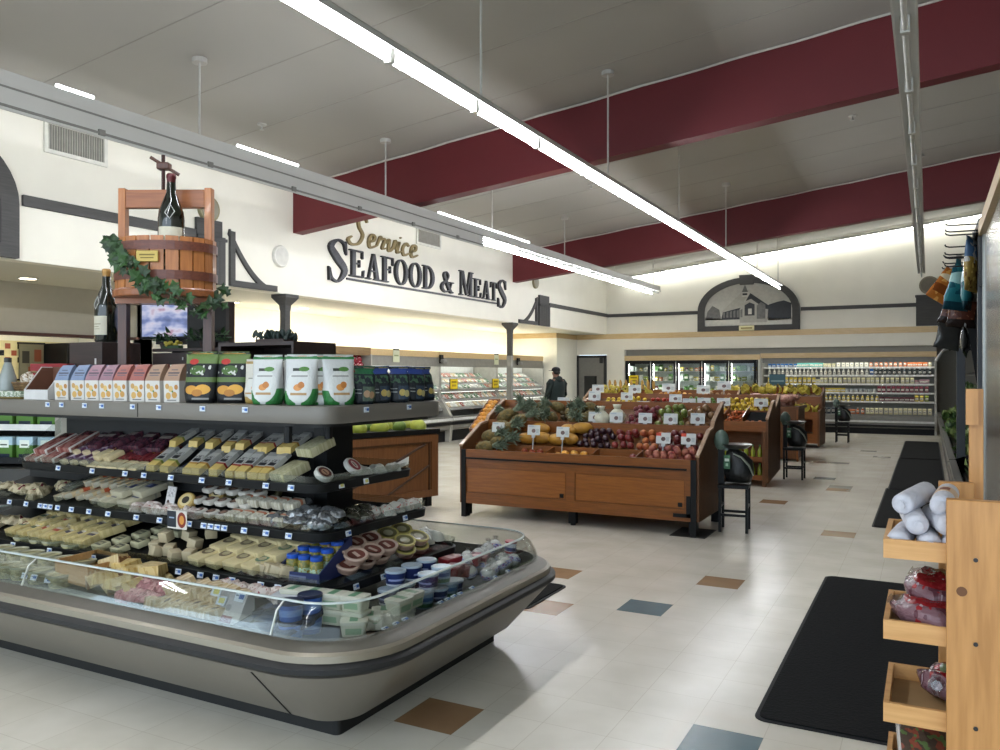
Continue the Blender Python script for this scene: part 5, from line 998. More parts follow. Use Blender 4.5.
# shelves
TAG = []
def tagmesh():
    return MB().m(0).box(-.02, .02, -.002, .002, -.014, .014).m(1).box(-.002, .018, -.0028, -.002, -.006, .008).m(2).box(-.017, -.004, -.0026, -.002, .002, .006).mesh('price_tag', [mat('white tag', '#d3dce6', .5), mat('blue tag print', '#2f5fa8', .5), mat('grey tag print', '#6a7380', .5)])
tg = tagmesh()
tgy = MB().m(0).box(-.02, .02, -.002, .002, -.014, .014).m(1).box(-.01, .014, -.0028, -.002, -.008, .008).mesh('price_tag', [mat('white tag', '#d3dce6'), mat('yellow tag print', '#cfc86a', .5)])
def pricetag(x, y, z, rz=0, m=None, tilt=-.2, sc=1.):
    o = link('price_tag', m or tg, I); o.location = (x, y, z); o.rotation_euler = (tilt, 0, rz); o.scale = (sc,)*3; return o
def shelf(rect, z, name, sl=.2):
    o = sweep(MB(), rect, .09, [(0, z-.02), (0, z)], True).obj(name, shb, I)
    sweep(MB(), rect, .09, [(-.005, z-.035), (.012, z-.03), (.018, z+.012), (.004, z+.014), (-.002, z-.0)], n=8).obj('shelf_lip', shb, o, True)
    sweep(MB(), rect, .09, [(.006, z+.012), (.016, z+.055), (.013, z+.055), (.003, z+.012)], n=8).obj('acrylic_guard', acr, o)
    x0, x1, y0, y1 = rect
    a = MB().prism([(y0+.02, z), (3.46, z), (3.46, z+sl*(3.44-y0-.02))], x0+.02, x1-.32, 'X'); a.prism([(3.6, z), (y1-.02, z), (3.6, z+sl*(y1-3.62))], x0+.02, x1-.32, 'X')
    a.obj('slanted_rack', shb, o); return o
S2, S3, S4 = (-5.12, -2.68, 3.13, 3.98), (-5.55, -2.6, 3.08, 4.02), (-5.6, -2.45, 2.95, 4.11)
shelf(S2, 1.02, 'shelf', .42); shelf(S3, .79, 'shelf', .28); shelf(S4, .57, 'shelf', .25)
# clear end guard of the second tier, pale end wall behind it
MB().prism([(3.13, 1.03), (3.42, 1.20), (3.42, 1.30), (3.2, 1.12)], -5.135, -5.125, 'X').obj('end_guard', acr, I)
MB().box(-5.62, -5.28, 3.7, 3.74, 1.05, 1.34).obj('pale_end_wall', mat('pale grey end wall', '#aaa598', .5), I)
# top shelf with taupe fascia
T = (-5.6, -2.51, 3.0, 4.06)
sweep(MB(), T, .1, [(-.02, 1.345), (-.003, 1.345), (0, 1.35), (0, 1.422), (-.003, 1.428), (-.02, 1.43)], True, n=9).obj('top_shelf', tau, I, True)
sweep(MB(), (T[0]+.05, T[1]-.05, T[2]+.05, T[3]-.05), .08, [(0, 1.325), (0, 1.345)], True).obj('underside', blk2, I)
MB().box(-3.835, -3.83, 2.9985, 3.0, 1.35, 1.425).obj('fascia_joint', black, I)
for x in (-4.2, -3.2): MB().cyl(.02, 0, .08, 10, TR(-2.75, 3.3+(x+3.2)*.3, 1.25)).obj('bracket', shb, I)
for x in (-4.62, -4.49, -4.28, -4.13, -3.87, -3.66, -3.33, -3.03): pricetag(x, 2.996, 1.405, 0, None, 0, .95)
for y in (3.3, 3.68): pricetag(-2.506, y, 1.405, PI/2, None, 0, .95)
for x in (-4.69, -4.37, -4.08, -3.92, -3.70, -3.46, -3.26, -3.0, -2.83, ): pricetag(x, 3.108, 1.013)
for x, y, a in ((-2.665, 3.3, PI/2), (-2.660, 3.5, PI/2)): pricetag(x, y, 1.013, a, tgy)
for x in (-5.1, -4.93, -4.79, -4.74, -4.69, -4.62, -4.49, -4.33, -4.16, -3.92, -3.73, -3.5, -3.39, -3.34, -3.29, -3.24, -3.1, -2.95, -2.8): pricetag(x, 3.058, .783)
for x in (-4.85, -4.5, -4.11, -3.88, -3.43, -3.27, -3.16, -3.05, -2.86, -2.75): pricetag(x, 2.928, .563)
for y in (3.12, 3.34, 3.62): pricetag(-2.43, y, .563, PI/2)
for y in (3.25, 3.75): pricetag(-2.58, y, .783, PI/2)
for x in (-4.4, -3.95, -3.86, -3.55, -3.3, -3.0, -2.75): pricetag(x, 2.56, .485, 0, None, -1.1)
for y in (2.85, 2.93, 3.0, 3.3, 3.36, 3.42, 3.48, 3.6, 3.85, 4.0): pricetag(-2.06, y, .488, PI/2, None, -1.1)
o = link('picture_sticker', MB().m(0).box(-.075, .075, -.003, 0, -.05, .05).mesh('picture_sticker', paint('shelf picture card', '#d0cbc2', [('r', .0, .08, .46, .95, '#20262f'), ('e', .74, .5, .22, .42, '#7a2c1f'), ('e', .74, .5, .12, .24, '#c98a3c'), ('r', .1, .55, .36, .62, '#8fa0b5')])), I); o.location = (-3.58, 3.05, .80)
# ---------------------------------------------------------------- packages
random.seed(5)
def wedge(w, l, h, m, name='cheese_wedge'):   # long pack, thinner to the back
    return (name, MB().prism([(-l/2, 0), (l/2, 0), (l/2, h*.7), (-l/2+.02, h)], -w/2, w/2, 'X').mesh(name, m), [])
def slab(w, l, h, m, name, b=.006): return (name, MB().box(-w/2, w/2, -l/2, l/2, 0, h, None, b).mesh(name, m, True), [])
def wheel(r, h, m, lab=None, name='round_cheese'):
    return (name, MB().lathe([(r*.9, 0), (r, .006), (r, h-.006), (r*.9, h)], 20).mesh(name, m, True), [('label', MB().cyl(r*.72, h, h+.0015, 20).mesh('label', lab))] if lab else [])
def crinkle(w, l, h, m, name, s=1):
    def fn(x, y, z): n = .12*math.sin(x*70*s+y*90)+.1*math.sin(y*130-z*80); return (x*(1+n*.5), y*(1+n*.5), max(0, z*(1+n)))
    return (name, MB().sph(w/2, l/2, h, 18, 12, None, fn).mesh(name, m, True), [])
XS = lambda s, y: 0
def onshelf(p, x, y, sh, lab, cat, grp=None, rz=0., up=0., sc=1., tilt=None):
    z0, y0, sl = {2: (1.02, 3.15, .42), 3: (.79, 3.10, .28), 4: (.57, 2.97, .25)}[sh]
    if x > {2: -3.0, 3: -2.92, 4: -2.77}[sh]+.02 and tilt is None: sl2 = 0
    else: sl2 = sl
    z = z0+max(0, (y-y0))*sl2+up+.002
    return put(p, (x, y, z), (math.atan(sl2) if tilt is None else tilt, 0, rz), lab, cat, grp, sc)
S = {2: 'second tier', 3: 'third tier', 4: 'fourth tier'}
# second tier, left to right
ham = slab(.13, .24, .035, paint('ham pack', '#9a6a62', [('n', 0, 0, 1, 1, '#7d453f', 4, .52), ('r', 0, 0, .12, 1, '#c6bdb6'), ('r', .88, 0, 1, 1, '#c6bdb6'), ('r', .2, .75, .8, .95, '#5a2026')], 'XY', .18), 'ham_pack')
for k, (x, y, u) in enumerate(((-5.02, 3.26, .0), (-4.87, 3.27, .0), (-4.99, 3.3, .036), (-4.82, 3.34, .036))): onshelf(ham, x, y, 2, 'clear pack of pink ham at the left end of the second tier', 'sliced meat', 'ham packs on the second tier', J(-.2, .1), u)
drk = slab(.1, .2, .03, paint('dark deli pack', '#3a2530', [('n', 0, 0, 1, 1, '#57303a', 5, .5), ('r', .1, .62, .9, .8, '#8a8078')], 'XY', .25), 'deli_pack')
for k in range(8): onshelf(drk, -4.66+.085*k, 3.37+J(-.02, .02), 2, 'dark shiny deli pack in the shaded back of the second tier', 'deli meat', 'dark packs in the back of the second tier', J(-.3, .3), .03+.02*(k % 2))
purp = slab(.085, .13, .03, paint('purple pack', '#4a2a44', [('n', 0, 0, 1, 1, '#8f7f95', 5, .56), ('e', .5, .6, .3, .2, '#c2b5bd'), ('r', 0, 0, 1, .22, '#cbb995')], 'XY', .3), 'cheese_pack')
for k in range(6): onshelf(purp, -4.70+.095*(k % 3)+.02*(k//3), 3.215+.07*(k//3), 2, 'purple and cream cheese pack on the second tier', 'cheese', 'purple packs on the second tier', -.35, .025*(k//3))
crm = slab(.1, .12, .035, mat('creamy cheese', '#cdbb92', .4, bump=.2, scale=30), 'cheese_piece')
redp = slab(.05, .19, .03, paint('red stick pack', '#5a1d22', [('r', 0, .45, 1, .6, '#9a7a3a'), ('n', 0, 0, 1, 1, '#7a2a2a', 5, .55)], 'XY', .3), 'stick_pack')
for k in range(9): onshelf(redp, -4.42+.058*k, 3.31+J(-.01, .01), 2, 'dark red stick pack behind the pale cheese pieces on the second tier', 'deli snack', 'red stick packs on the second tier', -.3+J(-.05, .05), .01)
for k in range(7): onshelf(crm, -4.40+.09*(k % 5), 3.175+.04*(k//5), 2, 'pale cheese piece in front of the red stick packs', 'cheese', 'pale cheese pieces on the second tier', J(-.3, .1), .035*(k//5), .85)
def parm(stripe, name):
    return wedge(.062, .19, .03, paint('wedge print '+name, '#d0b46c', [('r', 0, .36, 1, 1, '#aeaca6'), ('r', 0, .34, 1, .40, stripe), ('r', .12, .44, .88, .56, '#2c2b2e'), ('n', .1, .58, .9, .68, '#5d5b58', 9, .5), ('r', 0, .84, 1, 1, '#8d8d8a')], 'XY', .3, noise=.1))
pv = {'olive': parm('#7d8338', 'olive'), 'amber': parm('#a8772c', 'amber'), 'red': parm('#8c2a24', 'red')}
wx = ((-3.90, 'olive'), (-3.77, 'olive'), (-3.61, 'amber'), (-3.53, 'amber'), (-3.40, 'red'), (-3.28, 'red'), (-3.21, 'red'), (-3.12, 'amber'), (-3.05, 'amber'))
on = 'first second third fourth fifth sixth seventh eighth ninth'.split()
for k, (x, st) in enumerate(wx):
    put(pv[st], (x, 3.225, 1.088+J(-.004, .004)), (.62+J(-.06, .06), 0, -.08+J(-.1, .1)), 'yellow cheese wedge with %s stripe, %s from left in front row' % (st, on[k]), 'cheese', None, 1.12 if k != 1 else 1.25)
    put(pv[st], (x+.03+J(-.02, .02), 3.37, 1.20+J(-.008, .008)), (.5+J(-.1, .1), 0, -.06+J(-.2, .2)), 'grey labelled cheese wedge stacked behind the front row of the second tier', 'cheese', 'wedges stacked behind on the second tier')
blu = slab(.018, .26, .03, mat('navy divider', '#161d36', .5), 'shelf_divider')
for k, x in enumerate((-3.96, -3.69, -3.46, -3.345, -3.17, -2.985)): onshelf(blu, x, 3.28, 2, 'navy blue divider between cheese wedges, %s from the left' % on[k], 'divider', None, -.1)
prm = slab(.13, .17, .05, paint('pale slab', '#bdb795', [('n', 0, 0, 1, 1, '#a8a27e', 6, .5)], 'XY', .35, bump=.3), 'cheese_block')
onshelf(prm, -2.93, 3.22, 2, 'pale rectangular cheese block at the front right of the second tier', 'cheese', None, -.25, .005, 1, .35); onshelf(prm, -2.87, 3.35, 2, 'pale rectangular cheese block behind its twin at the right of the second tier', 'cheese', None, -.2, .07, 1, .35)
brie = wheel(.05, .032, mat('white rind', '#cbc8bf', .6, bump=.2, scale=30), paint('brie label', '#5a2a22', [('e', .5, .5, .3, .3, '#b58f74'), ('r', .3, .45, .7, .55, '#3a1c18')], 'XY'))
put(brie, (-2.74, 3.24, 1.06), (.2, .65, .2), 'round white cheese with brown label propped at the near corner of the second tier', 'cheese')
put(wheel(.055, .03, mat('white rind', '#cbc8bf'), paint('red brie label', '#8c2f38', [('e', .5, .5, .35, .2, '#d0c2b8'), ('r', .3, .45, .7, .55, '#3a2028')], 'XY')), (-2.76, 3.5, 1.075), (.1, .75, .2), 'round white cheese with red label leaning on the end of the second tier', 'cheese')
ww = crinkle(.1, .13, .05, mat('white wrapped cheese', '#b4b4a8', .35, bump=.4, scale=30), 'wrapped_cheese')
for k, (x, y) in enumerate(((-2.78, 3.62), (-2.75, 3.72), (-2.72, 3.83))): put(ww, (x, y, 1.025), (0, J(.1, .3), J(0, 3)), 'pale film wrapped cheese at the far right of the second tier, %s' % ('nearest of three', 'middle of three', 'farthest of three')[k], 'cheese')
put(('film_flap', MB().box(-.05, .05, -.04, .04, 0, .003).mesh('film_flap', mat('pale film', '#c9c8ba', .3)), []), (-2.71, 3.9, 1.06), (.5, -.5, .3), 'stiff pale film flap sticking up at the end of the second tier', 'wrapper')
# third tier
bagc = crinkle(.12, .18, .05, paint('white soft bag', '#b9ab8c', [('n', 0, 0, 1, 1, '#8e8264', 4, .55), ('r', .1, .4, .5, .5, '#6a2a30')], 'XY', .25, bump=.5), 'cheese_bag')
for k, (x, y) in enumerate(((-5.5, 3.2), (-5.35, 3.22), (-5.2, 3.2), (-5.08, 3.24), (-5.0, 3.18), (-4.9, 3.3))): onshelf(bagc, x, y, 3, 'cream coloured soft bag at the left end of the third tier', 'cheese', 'cream bags on the third tier', J(0, 3))
flat = slab(.16, .2, .012, mat('dark film pack', '#5b5c52', .2, bump=.4, scale=12), 'film_pack')
for k in range(3): onshelf(flat, -4.78+.04*k, 3.3, 3, 'dark grey film pack lying left of the orange striped packs', 'package', 'dark film packs on the third tier', -.3, .02+.02*k)
ora = slab(.07, .22, .035, paint('orange striped pack', '#b9a27c', [('r', 0, .5, 1, .68, '#a04a2a'), ('r', 0, .78, 1, .9, '#3c3a38'), ('n', 0, 0, 1, .45, '#a6a08e', 5, .5)], 'XY', .3), 'cheese_pack')
for k in range(7): onshelf(ora, -4.72+.08*k, 3.25+J(-.02, .02), 3, 'cream cheese pack with orange band on the third tier', 'cheese', 'orange banded packs on the third tier', -.45+J(-.08, .08), .012*(k % 2))
for k in range(6): onshelf(ora, -4.6+.08*k, 3.35, 3, 'cream cheese pack with orange band in the back of the third tier', 'cheese', 'orange banded packs at the back of the third tier', -.45, .05)
wbl = slab(.15, .2, .04, paint('white pack with blue label', '#b3ac94', [('r', .3, .35, .9, .6, '#27305c'), ('r', .35, .42, .55, .54, '#8f97b8'), ('n', 0, .65, 1, 1, '#8f8d80', 5, .5)], 'XY', .3), 'cheese_pack')
for k, (x, y, u) in enumerate(((-4.28, 3.22, .0), (-4.12, 3.24, .0), (-4.22, 3.27, .042), (-4.08, 3.3, .04))): onshelf(wbl, x, y, 3, 'large white cheese pack with navy label on the third tier', 'cheese', 'navy labelled packs on the third tier', -.3+J(-.1, .1), u)
pnk = crinkle(.12, .1, .045, paint('pinkish wrapped piece', '#b5a39a', [('n', 0, 0, 1, 1, '#c9bfb8', 5, .5), ('n', 0, 0, 1, 1, '#96595a', 6, .62)], 'XY', .3, bump=.3), 'wrapped_cheese')
for k in range(7): onshelf(pnk, -4.0+.075*k, 3.14+.03*(k % 2), 3, 'whitish wrapped cheese piece at the front of the third tier', 'cheese', 'wrapped pieces on the third tier', J(0, 3))
crd = ('product_card', MB().box(-.045, .045, -.002, .002, 0, .12).mesh('product_card', paint('white product card', '#c9c5c4', [('e', .3, .25, .16, .12, '#3a2a28'), ('n', .1, .5, .9, .9, '#8f8b8b', 8, .55)])), [])
put(crd, (-3.79, 3.17, .83), (-.2, 0, -.2), 'upright white product card among the third tier cheeses', 'card')
gou = wheel(.052, .04, mat('waxy yellow rind', '#b89a5a', .4), paint('gouda label', '#cbb98a', [('e', .5, .5, .3, .3, '#2f2a22')], 'XY'))
put(gou, (-3.66, 3.2, .86), (.9, 0, .2), 'yellow round cheese with dark label propped beside the white card', 'cheese'); put(gou, (-3.56, 3.33, .9), (1.0, 0, .3), 'dim yellow round cheese propped deeper on the third tier', 'cheese')
dimr = wheel(.06, .03, mat('olive wrap', '#6a6548', .4), paint('olive label', '#5a563f', [('e', .5, .5, .4, .3, '#23211c')], 'XY'))
for k in range(4): onshelf(dimr, -3.5+.1*k, 3.38, 3, 'olive wrapped round cheese in the shadow at the back of the third tier', 'cheese', 'olive rounds on the third tier', 0, .05, 1, .9)
bri = slab(.085, .075, .034, paint('white brie box', '#bfbab0', [('e', .5, .5, .36, .34, '#4a2c26'), ('e', .5, .5, .24, .2, '#8a6a58')], 'XY', .45), 'brie_box', .016)
for q in range(3):
    for k in range(5): onshelf(bri, -3.62+.092*k+.02*q, 3.16+.062*q, 3, 'white cheese box with dark oval label on the third tier', 'cheese', 'oval labelled boxes on the third tier', -.25, .036*q+.004)
smw = slab(.08, .09, .045, paint('white cream box', '#bdb8a8', [('r', 0, .6, 1, .78, '#a8684a'), ('n', 0, 0, 1, .5, '#a39d8c', 5, .5)], 'XY', .4), 'cheese_box', .01)
for q in range(2):
    for k in range(5): onshelf(smw, -3.26+.085*k, 3.16+.08*q, 3, 'white cheese box with orange edge on the third tier', 'cheese', 'orange edged boxes on the third tier', -.2+J(-.15, .15), .046*(q)+.006)
foil = crinkle(.11, .09, .04, mat('crumpled silver foil', '#8f9294', .22, .65, bump=.8, scale=25, noise=.5), 'foil_pack')
foilo = crinkle(.09, .12, .03, mat('dark olive foil', '#4c4c40', .25, .4, bump=.8, scale=25, noise=.5), 'foil_pack')
for k in range(26): put(foil, (-2.98+.045*(k % 8)+J(-.01, .01), 3.16+.05*(k//8)+J(-.01, .01), .80+.025*(k//8)+J(0, .03)), (J(-.3, .3), J(-.3, .3), J(0, 6)), 'crumpled silver foil pack heaped at the right of the third tier', 'foil pack', 'silver foil packs on the third tier')
for k in range(22): put(foilo, (-2.72+J(-.05, .06), 3.22+.02*k, .80+J(0, .05)), (J(-.3, .3), J(-.3, .3), J(0, 6)), 'dark olive foil pack along the end of the third tier', 'foil pack', 'olive foil packs on the third tier')
wrd = crinkle(.09, .1, .05, paint('white pack with red spots', '#bdb9ad', [('n', 0, 0, 1, 1, '#a3433c', 7, .62)], 'XY', .35, bump=.3), 'cheese_pack')
for k in range(9): put(wrd, (-2.69+.05*(k % 2), 3.62+.045*k, .80+J(0, .02)), (0, 0, J(0, 6)), 'white pack with red spots at the far right of the third tier', 'cheese', 'red spotted packs on the third tier')
# fourth tier
for k, (x, y) in enumerate(((-5.3, 3.1), (-5.15, 3.14), (-5.0, 3.12), (-4.86, 3.18), (-4.72, 3.2))): onshelf(bagc, x, y, 4, 'cream coloured soft bag at the left end of the fourth tier', 'cheese', 'cream bags on the fourth tier', J(0, 3), .01, 1.1)
ylb = {}
for n, c in (('green', '#2f4a3c'), ('red', '#a03428'), ('navy', '#2c2a48')): ylb[n] = slab(.1, .15, .05, paint('yellow block '+n, '#bfae7c', [('r', .15, .55, .85, .72, c), ('r', .15, .74, .85, .84, '#c9c7bd'), ('n', 0, 0, 1, .5, '#ad9c68', 4, .5)], 'XY', .35), 'cheese_block')
for q in range(3):
    for k in range(7):
        n = 'green' if k < 2 else ('red' if k < 4 else 'navy')
        if q and random.random() < .2: continue
        onshelf(ylb[n], -4.98+.112*k+.03*q+J(-.015, .015), 3.06+.11*q, 4, 'yellow cheese block with %s label on the fourth tier, %s row' % (n, ('front', 'middle', 'back')[q]), 'cheese', '%s labelled blocks on the fourth tier, %s row' % (n, ('front', 'middle', 'back')[q]), -.3+J(-.25, .25), .014*q+J(0, .012), .95)
tin = slab(.095, .075, .034, paint('pale tin', '#b5b08f', [('r', .14, .2, .86, .8, '#4b4c40'), ('r', .25, .4, .75, .6, '#a09c80')], 'XY', .35), 'cheese_tin')
for q in range(4):
    for k in range(2): onshelf(tin, -4.16+.16*k+.06*q, 3.02+.085*q, 4, 'pale flat box with dark window, %s row from the front on the fourth tier' % ('first', 'second', 'third', 'fourth')[q], 'cheese', 'dark windowed boxes, %s row' % ('first', 'second', 'third', 'fourth')[q], -.2, .008)
cube = slab(.06, .06, .055, mat('pale cheese cube', '#b2a486', .45, bump=.2), 'cheese_cube', .004)
for k, (x, y, u) in enumerate(((-3.72, 3.1, .06), (-3.74, 3.04, 0), (-3.67, 3.08, .0), (-3.62, 3.16, .05), (-3.58, 3.03, .0), (-3.53, 3.12, .03), (-3.49, 3.06, .0), (-3.47, 3.18, .07), (-3.80, 3.1, .0))): onshelf(cube, x, y, 4, 'loose pale cheese cube piled on the fourth tier', 'cheese', 'cheese cubes on the fourth tier', J(0, 3), u)
ovl = {}
for n, c in (('brown', '#5a4a38'), ('green', '#4a6a52')): ovl[n] = slab(.12, .16, .045, paint('block with oval '+n, '#c2b389', [('e', .5, .6, .36, .22, c), ('e', .5, .6, .24, .12, '#a39a7c')], 'XY', .35), 'cheese_block')
for k in range(9): onshelf(ovl['brown'], -3.36+.125*(k % 3)+.05*(k//3), 3.06+.1*(k//3), 4, 'cream cheese block with brown oval label on the fourth tier', 'cheese', 'brown oval blocks on the fourth tier', -.3, .02*(k//3)+.01)
for k in range(6): onshelf(ovl['green'], -3.1+.12*(k % 2)+.06*(k//2), 3.06+.1*(k//2), 4, 'cream cheese block with green oval label on the fourth tier', 'cheese', 'green oval blocks on the fourth tier', -.3, .02*(k//2)+.01)
for k in range(4): onshelf(cube, -2.95+.05*k, 3.03, 4, 'loose pale cheese cube left of the blue jar box', 'cheese', 'cheese cubes beside the jar box', J(0, 3), 0)
# blue box of jars
bx = tag(link('jar_box', None), 'navy cardboard tray of blue lidded jars on the fourth tier', 'box'); bx.location = (-2.73, 3.17, .573); bx.rotation_euler = (0, 0, .08)
nb = mat('navy cardboard', '#222d5c', .55)
MB().box(-.13, .13, -.14, .14, 0, .006).box(-.13, .13, -.14, -.134, .006, .045).box(-.13, .13, .134, .14, .006, .19).prism([(-.14, .006), (.14, .006), (.14, .19), (-.14, .045)], .124, .13, 'X').prism([(-.14, .006), (.14, .006), (.14, .19), (-.14, .045)], -.13, -.124, 'X').obj('cardboard', nb, bx)
MB().box(-.05, .05, -.1415, -.14, .012, .03).obj('print', mat('grey print', '#6a7290'), bx)
jar = ('jar', MB().lathe([(.03, 0), (.034, .01), (.034, .08), (.026, .092)], 16).mesh('jar', paint('olive jar', '#6a6c34', [('r', 0, .2, 1, .55, '#9fb59a'), ('n', 0, 0, 1, 1, '#8c7a34', 6, .56)], 'XZ', .12), True), [('lid', MB().lathe([(.031, .088), (.032, .091), (.032, .105), (.029, .108)], 16).mesh('lid', mat('bright blue lid', '#1f4fae', .3), True))])
for k in range(9): put(jar, (-2.80+.075*(k % 3)+.004*(k//3), 3.09+.075*(k//3), .582+.025*(k//3)), (0, 0, J(0, 6)), 'blue lidded jar of green olives in the navy tray', 'jar', 'jars in the navy tray')
tubp = ('food_tub', MB().lathe([(.05, 0), (.058, .026), (.063, .028), (.063, .034)], 20).mesh('food_tub', mat('clear pinkish tub', '#a58878', .3), True), [('lid', MB().lathe([(.063, .033), (.06, .04), (.05, .04), (.046, .037), (.001, .037)], 20).mesh('lid', paint('tub lid', '#b9a090', [('e', .5, .5, .36, .36, '#6a4038'), ('r', .3, .42, .7, .58, '#b59a8c')], 'XY', .25), True))])
for k in range(12): put(tubp, (-2.56-.11*(k % 2)+.03*(k//6)-.02, 3.24+.13*((k//2) % 3)+.03*(k//6), .60+.03*(k % 2)+.045*(k//6)), (.15, .3, J(-.3, .3)), 'round pinkish brown tub stacked at the right end of the fourth tier', 'food tub', 'pinkish tubs on the fourth tier')
tuby = ('food_tub', tubp[1], [('lid', MB().lathe([(.063, .033), (.06, .04), (.05, .04), (.046, .037), (.001, .037)], 20).mesh('lid', paint('yellow tub lid', '#b3a660', [('e', .5, .5, .38, .38, '#6d6748'), ('e', .5, .5, .22, .22, '#a59f80')], 'XY', .25), True))])
for k in range(8): put(tuby, (-2.54-.11*(k % 2), 3.68+.13*((k//2) % 2), .60+.03*(k % 2)+.045*(k//4)), (.15, .35, J(-.3, .3)), 'round tub with yellow lid at the far right of the fourth tier', 'food tub', 'yellow lidded tubs on the fourth tier')
for k in range(8): put(ww, (-2.62+J(-.05, .08), 3.86+.03*k, .575+J(0, .06)), (0, 0, J(0, 6)), 'pale film wrapped cheese at the far end of the fourth tier', 'cheese', 'wrapped cheeses at the far end of the fourth tier')
# deck behind the curved glass
DZ = .425
ctub = ('food_tub', MB().lathe([(.055, 0), (.062, .055), (.066, .056), (.066, .066)], 20).mesh('food_tub', paint('clear cream tub', '#b5ad84', [('n', 0, 0, 1, 1, '#8f8a68', 4, .5)], 'XZ', .25), True), [('lid', MB().lathe([(.067, .06), (.068, .072), (.06, .07), (.055, .064)], 20).mesh('lid', paint('clear lid', '#a9a890', [('e', .5, .5, .4, .4, '#8d8a70')], 'XY', .2), True))])
for k in range(16): put(ctub, (-4.85+.15*(k % 6)+J(-.02, .02), 2.72+.14*((k//6)), DZ+.03+.04*((k//6))), (J(-.05, .05), 0, 0), 'round clear lidded tub of cream cheese at the left of the glass deck', 'food tub', 'clear tubs on the deck')
for k, x in enumerate((-4.30, -4.22, -4.10)):
    o = tag(link('price_card', tg), 'white price card among the clear tubs, %s of three' % ('left', 'middle', 'right')[k], 'price sign'); o.location = (x, 2.66, .50); o.rotation_euler = (-.4, 0, .1); o.scale = (1.1, 1, 1.1)
bk = tag(link('wooden_crate', None), 'light wooden slatted crate standing on the glass deck', 'crate'); bk.location = (-3.98, 2.84, DZ+.06); bk.rotation_euler = (.05, 0, -.1)
lw = wood('light crate wood', '#b58a58', '#a37a4a', .5, 0, 8)
MB().box(-.16, .16, -.12, .12, .0, .01).box(-.16, .16, -.12, -.11, .01, .11).box(-.16, .16, .11, .12, .01, .11).box(-.16, -.15, -.11, .11, .01, .11).obj('boards', lw, bk)
mb = MB(); mb.box(.15, .16, -.11, .11, .085, .11).box(.15, .16, -.11, .11, .01, .03)
for q in range(7): mb.box(.15, .16, -.10+.03*q, -.085+.03*q, .03, .085)
mb.obj('slatted_side', lw, bk)
yw = wedge(.1, .12, .06, paint('cut yellow cheese', '#cfb67a', [('n', 0, 0, 1, 1, '#b89a5c', 4, .52)], 'XY', .4)); rw = wedge(.1, .13, .06, paint('cheese with brown rind', '#cdb88c', [('r', 0, 0, 1, .12, '#7a5430'), ('n', 0, .1, 1, 1, '#bda676', 4, .5)], 'XY', .4))
for k in range(12): put(yw if k % 2 else rw, (-3.82+.06*(k % 6)+J(-.02, .02), 2.76+.09*(k//6)+J(-.03, .03), DZ+.03+.05*(k//6)+J(0, .06)), (J(-.3, .4), J(-.3, .3), J(0, 6)), 'cut yellow cheese wedge heaped beside the wooden crate', 'cheese', 'cut wedges beside the crate')
gbag = crinkle(.13, .12, .06, paint('speckled cheese bag', '#a58d5a', [('n', 0, 0, 1, 1, '#d0bd8a', 5, .5), ('n', 0, 0, 1, 1, '#7d5a34', 6, .62)], 'XY', .25, bump=.4), 'cheese_bag')
for k, (x, y, z, a) in enumerate(((-3.62, 2.95, .5, .4), (-3.52, 2.92, .49, -.5))): put(gbag, (x, y, z), (.3, 0, a), 'yellow brown rind cheese bag on top of the cut wedges, %s one' % ('left', 'right')[k], 'cheese')
pk = crinkle(.12, .15, .05, paint('pink salami pack', '#b06a74', [('n', 0, 0, 1, 1, '#c98f92', 4, .5), ('n', 0, 0, 1, 1, '#86424c', 6, .6)], 'XY', .25, bump=.3), 'salami_pack')
for k in range(8): put(pk, (-3.52+.075*(k % 4), 2.70+.07*(k//4), DZ+.05+.035*(k//4)), (.2, 0, J(0, 6)), 'bright pink meat pack behind the front glass', 'sliced meat', 'pink packs behind the glass')
nut = wedge(.09, .16, .055, paint('tan rind wedge', '#c2ab84', [('r', 0, .0, .2, 1, '#8a6a48'), ('n', 0, 0, 1, 1, '#cfc0a4', 4, .52), ('e', .6, .5, .12, .12, '#5a4a4a')], 'XY', .35))
for k in range(14): put(nut, (-3.26+.06*(k % 7), 2.69+.1*(k//7), DZ+.03+.05*(k//7)+J(0, .02)), (J(.1, .5), 0, -.5+J(-.3, .3)), 'tan rinded cheese wedge in film behind the front glass', 'cheese', 'tan wedges behind the glass')
for k in range(7): put(pnk, (-3.08+.07*k, 2.9+J(-.02, .02), DZ+.10), (.3, 0, J(0, 6)), 'pinkish wrapped cheese at the back of the glass deck', 'cheese', 'pinkish pieces on the deck')
wb = tag(link('sign_box', None), 'white card box with yellow price cards on the glass deck', 'box'); wb.location = (-2.83, 2.71, DZ+.02); wb.rotation_euler = (0, 0, -.05)
MB().prism([(-.05, 0), (.06, 0), (.06, .13), (.02, .13)], -.09, .09, 'X').obj('box', paint('white card box', '#b5b2b2', [('r', .3, .08, .75, .3, '#7d3a4a'), ('e', .5, .55, .1, .1, '#8d8a8c')]), wb)
for k, (x, z) in enumerate(((-.06, .12), (-.05, .075), (.05, .10))): o = link('price_tag', tgy if k < 2 else tg, wb); o.location = (x, -.03+.02*k, z+.02); o.rotation_euler = (-.5, 0, 0); o.scale = (1.5, 1, 1.5)
db = slab(.13, .16, .025, paint('dark blue pack', '#2c3448', [('r', .1, .3, .9, .7, '#4a5872'), ('r', .1, .75, .9, .95, '#8d95a5')], 'XY', .25), 'fish_pack')
for k in range(8): put(db, (-2.68+.07*(k % 4), 2.72+.11*(k//4), DZ+.03+.028*(k//4)+.012*(k % 2)), (.15, 0, J(-.3, .3)), 'flat dark blue pack beside the white card box', 'packaged fish', 'dark blue packs on the deck')
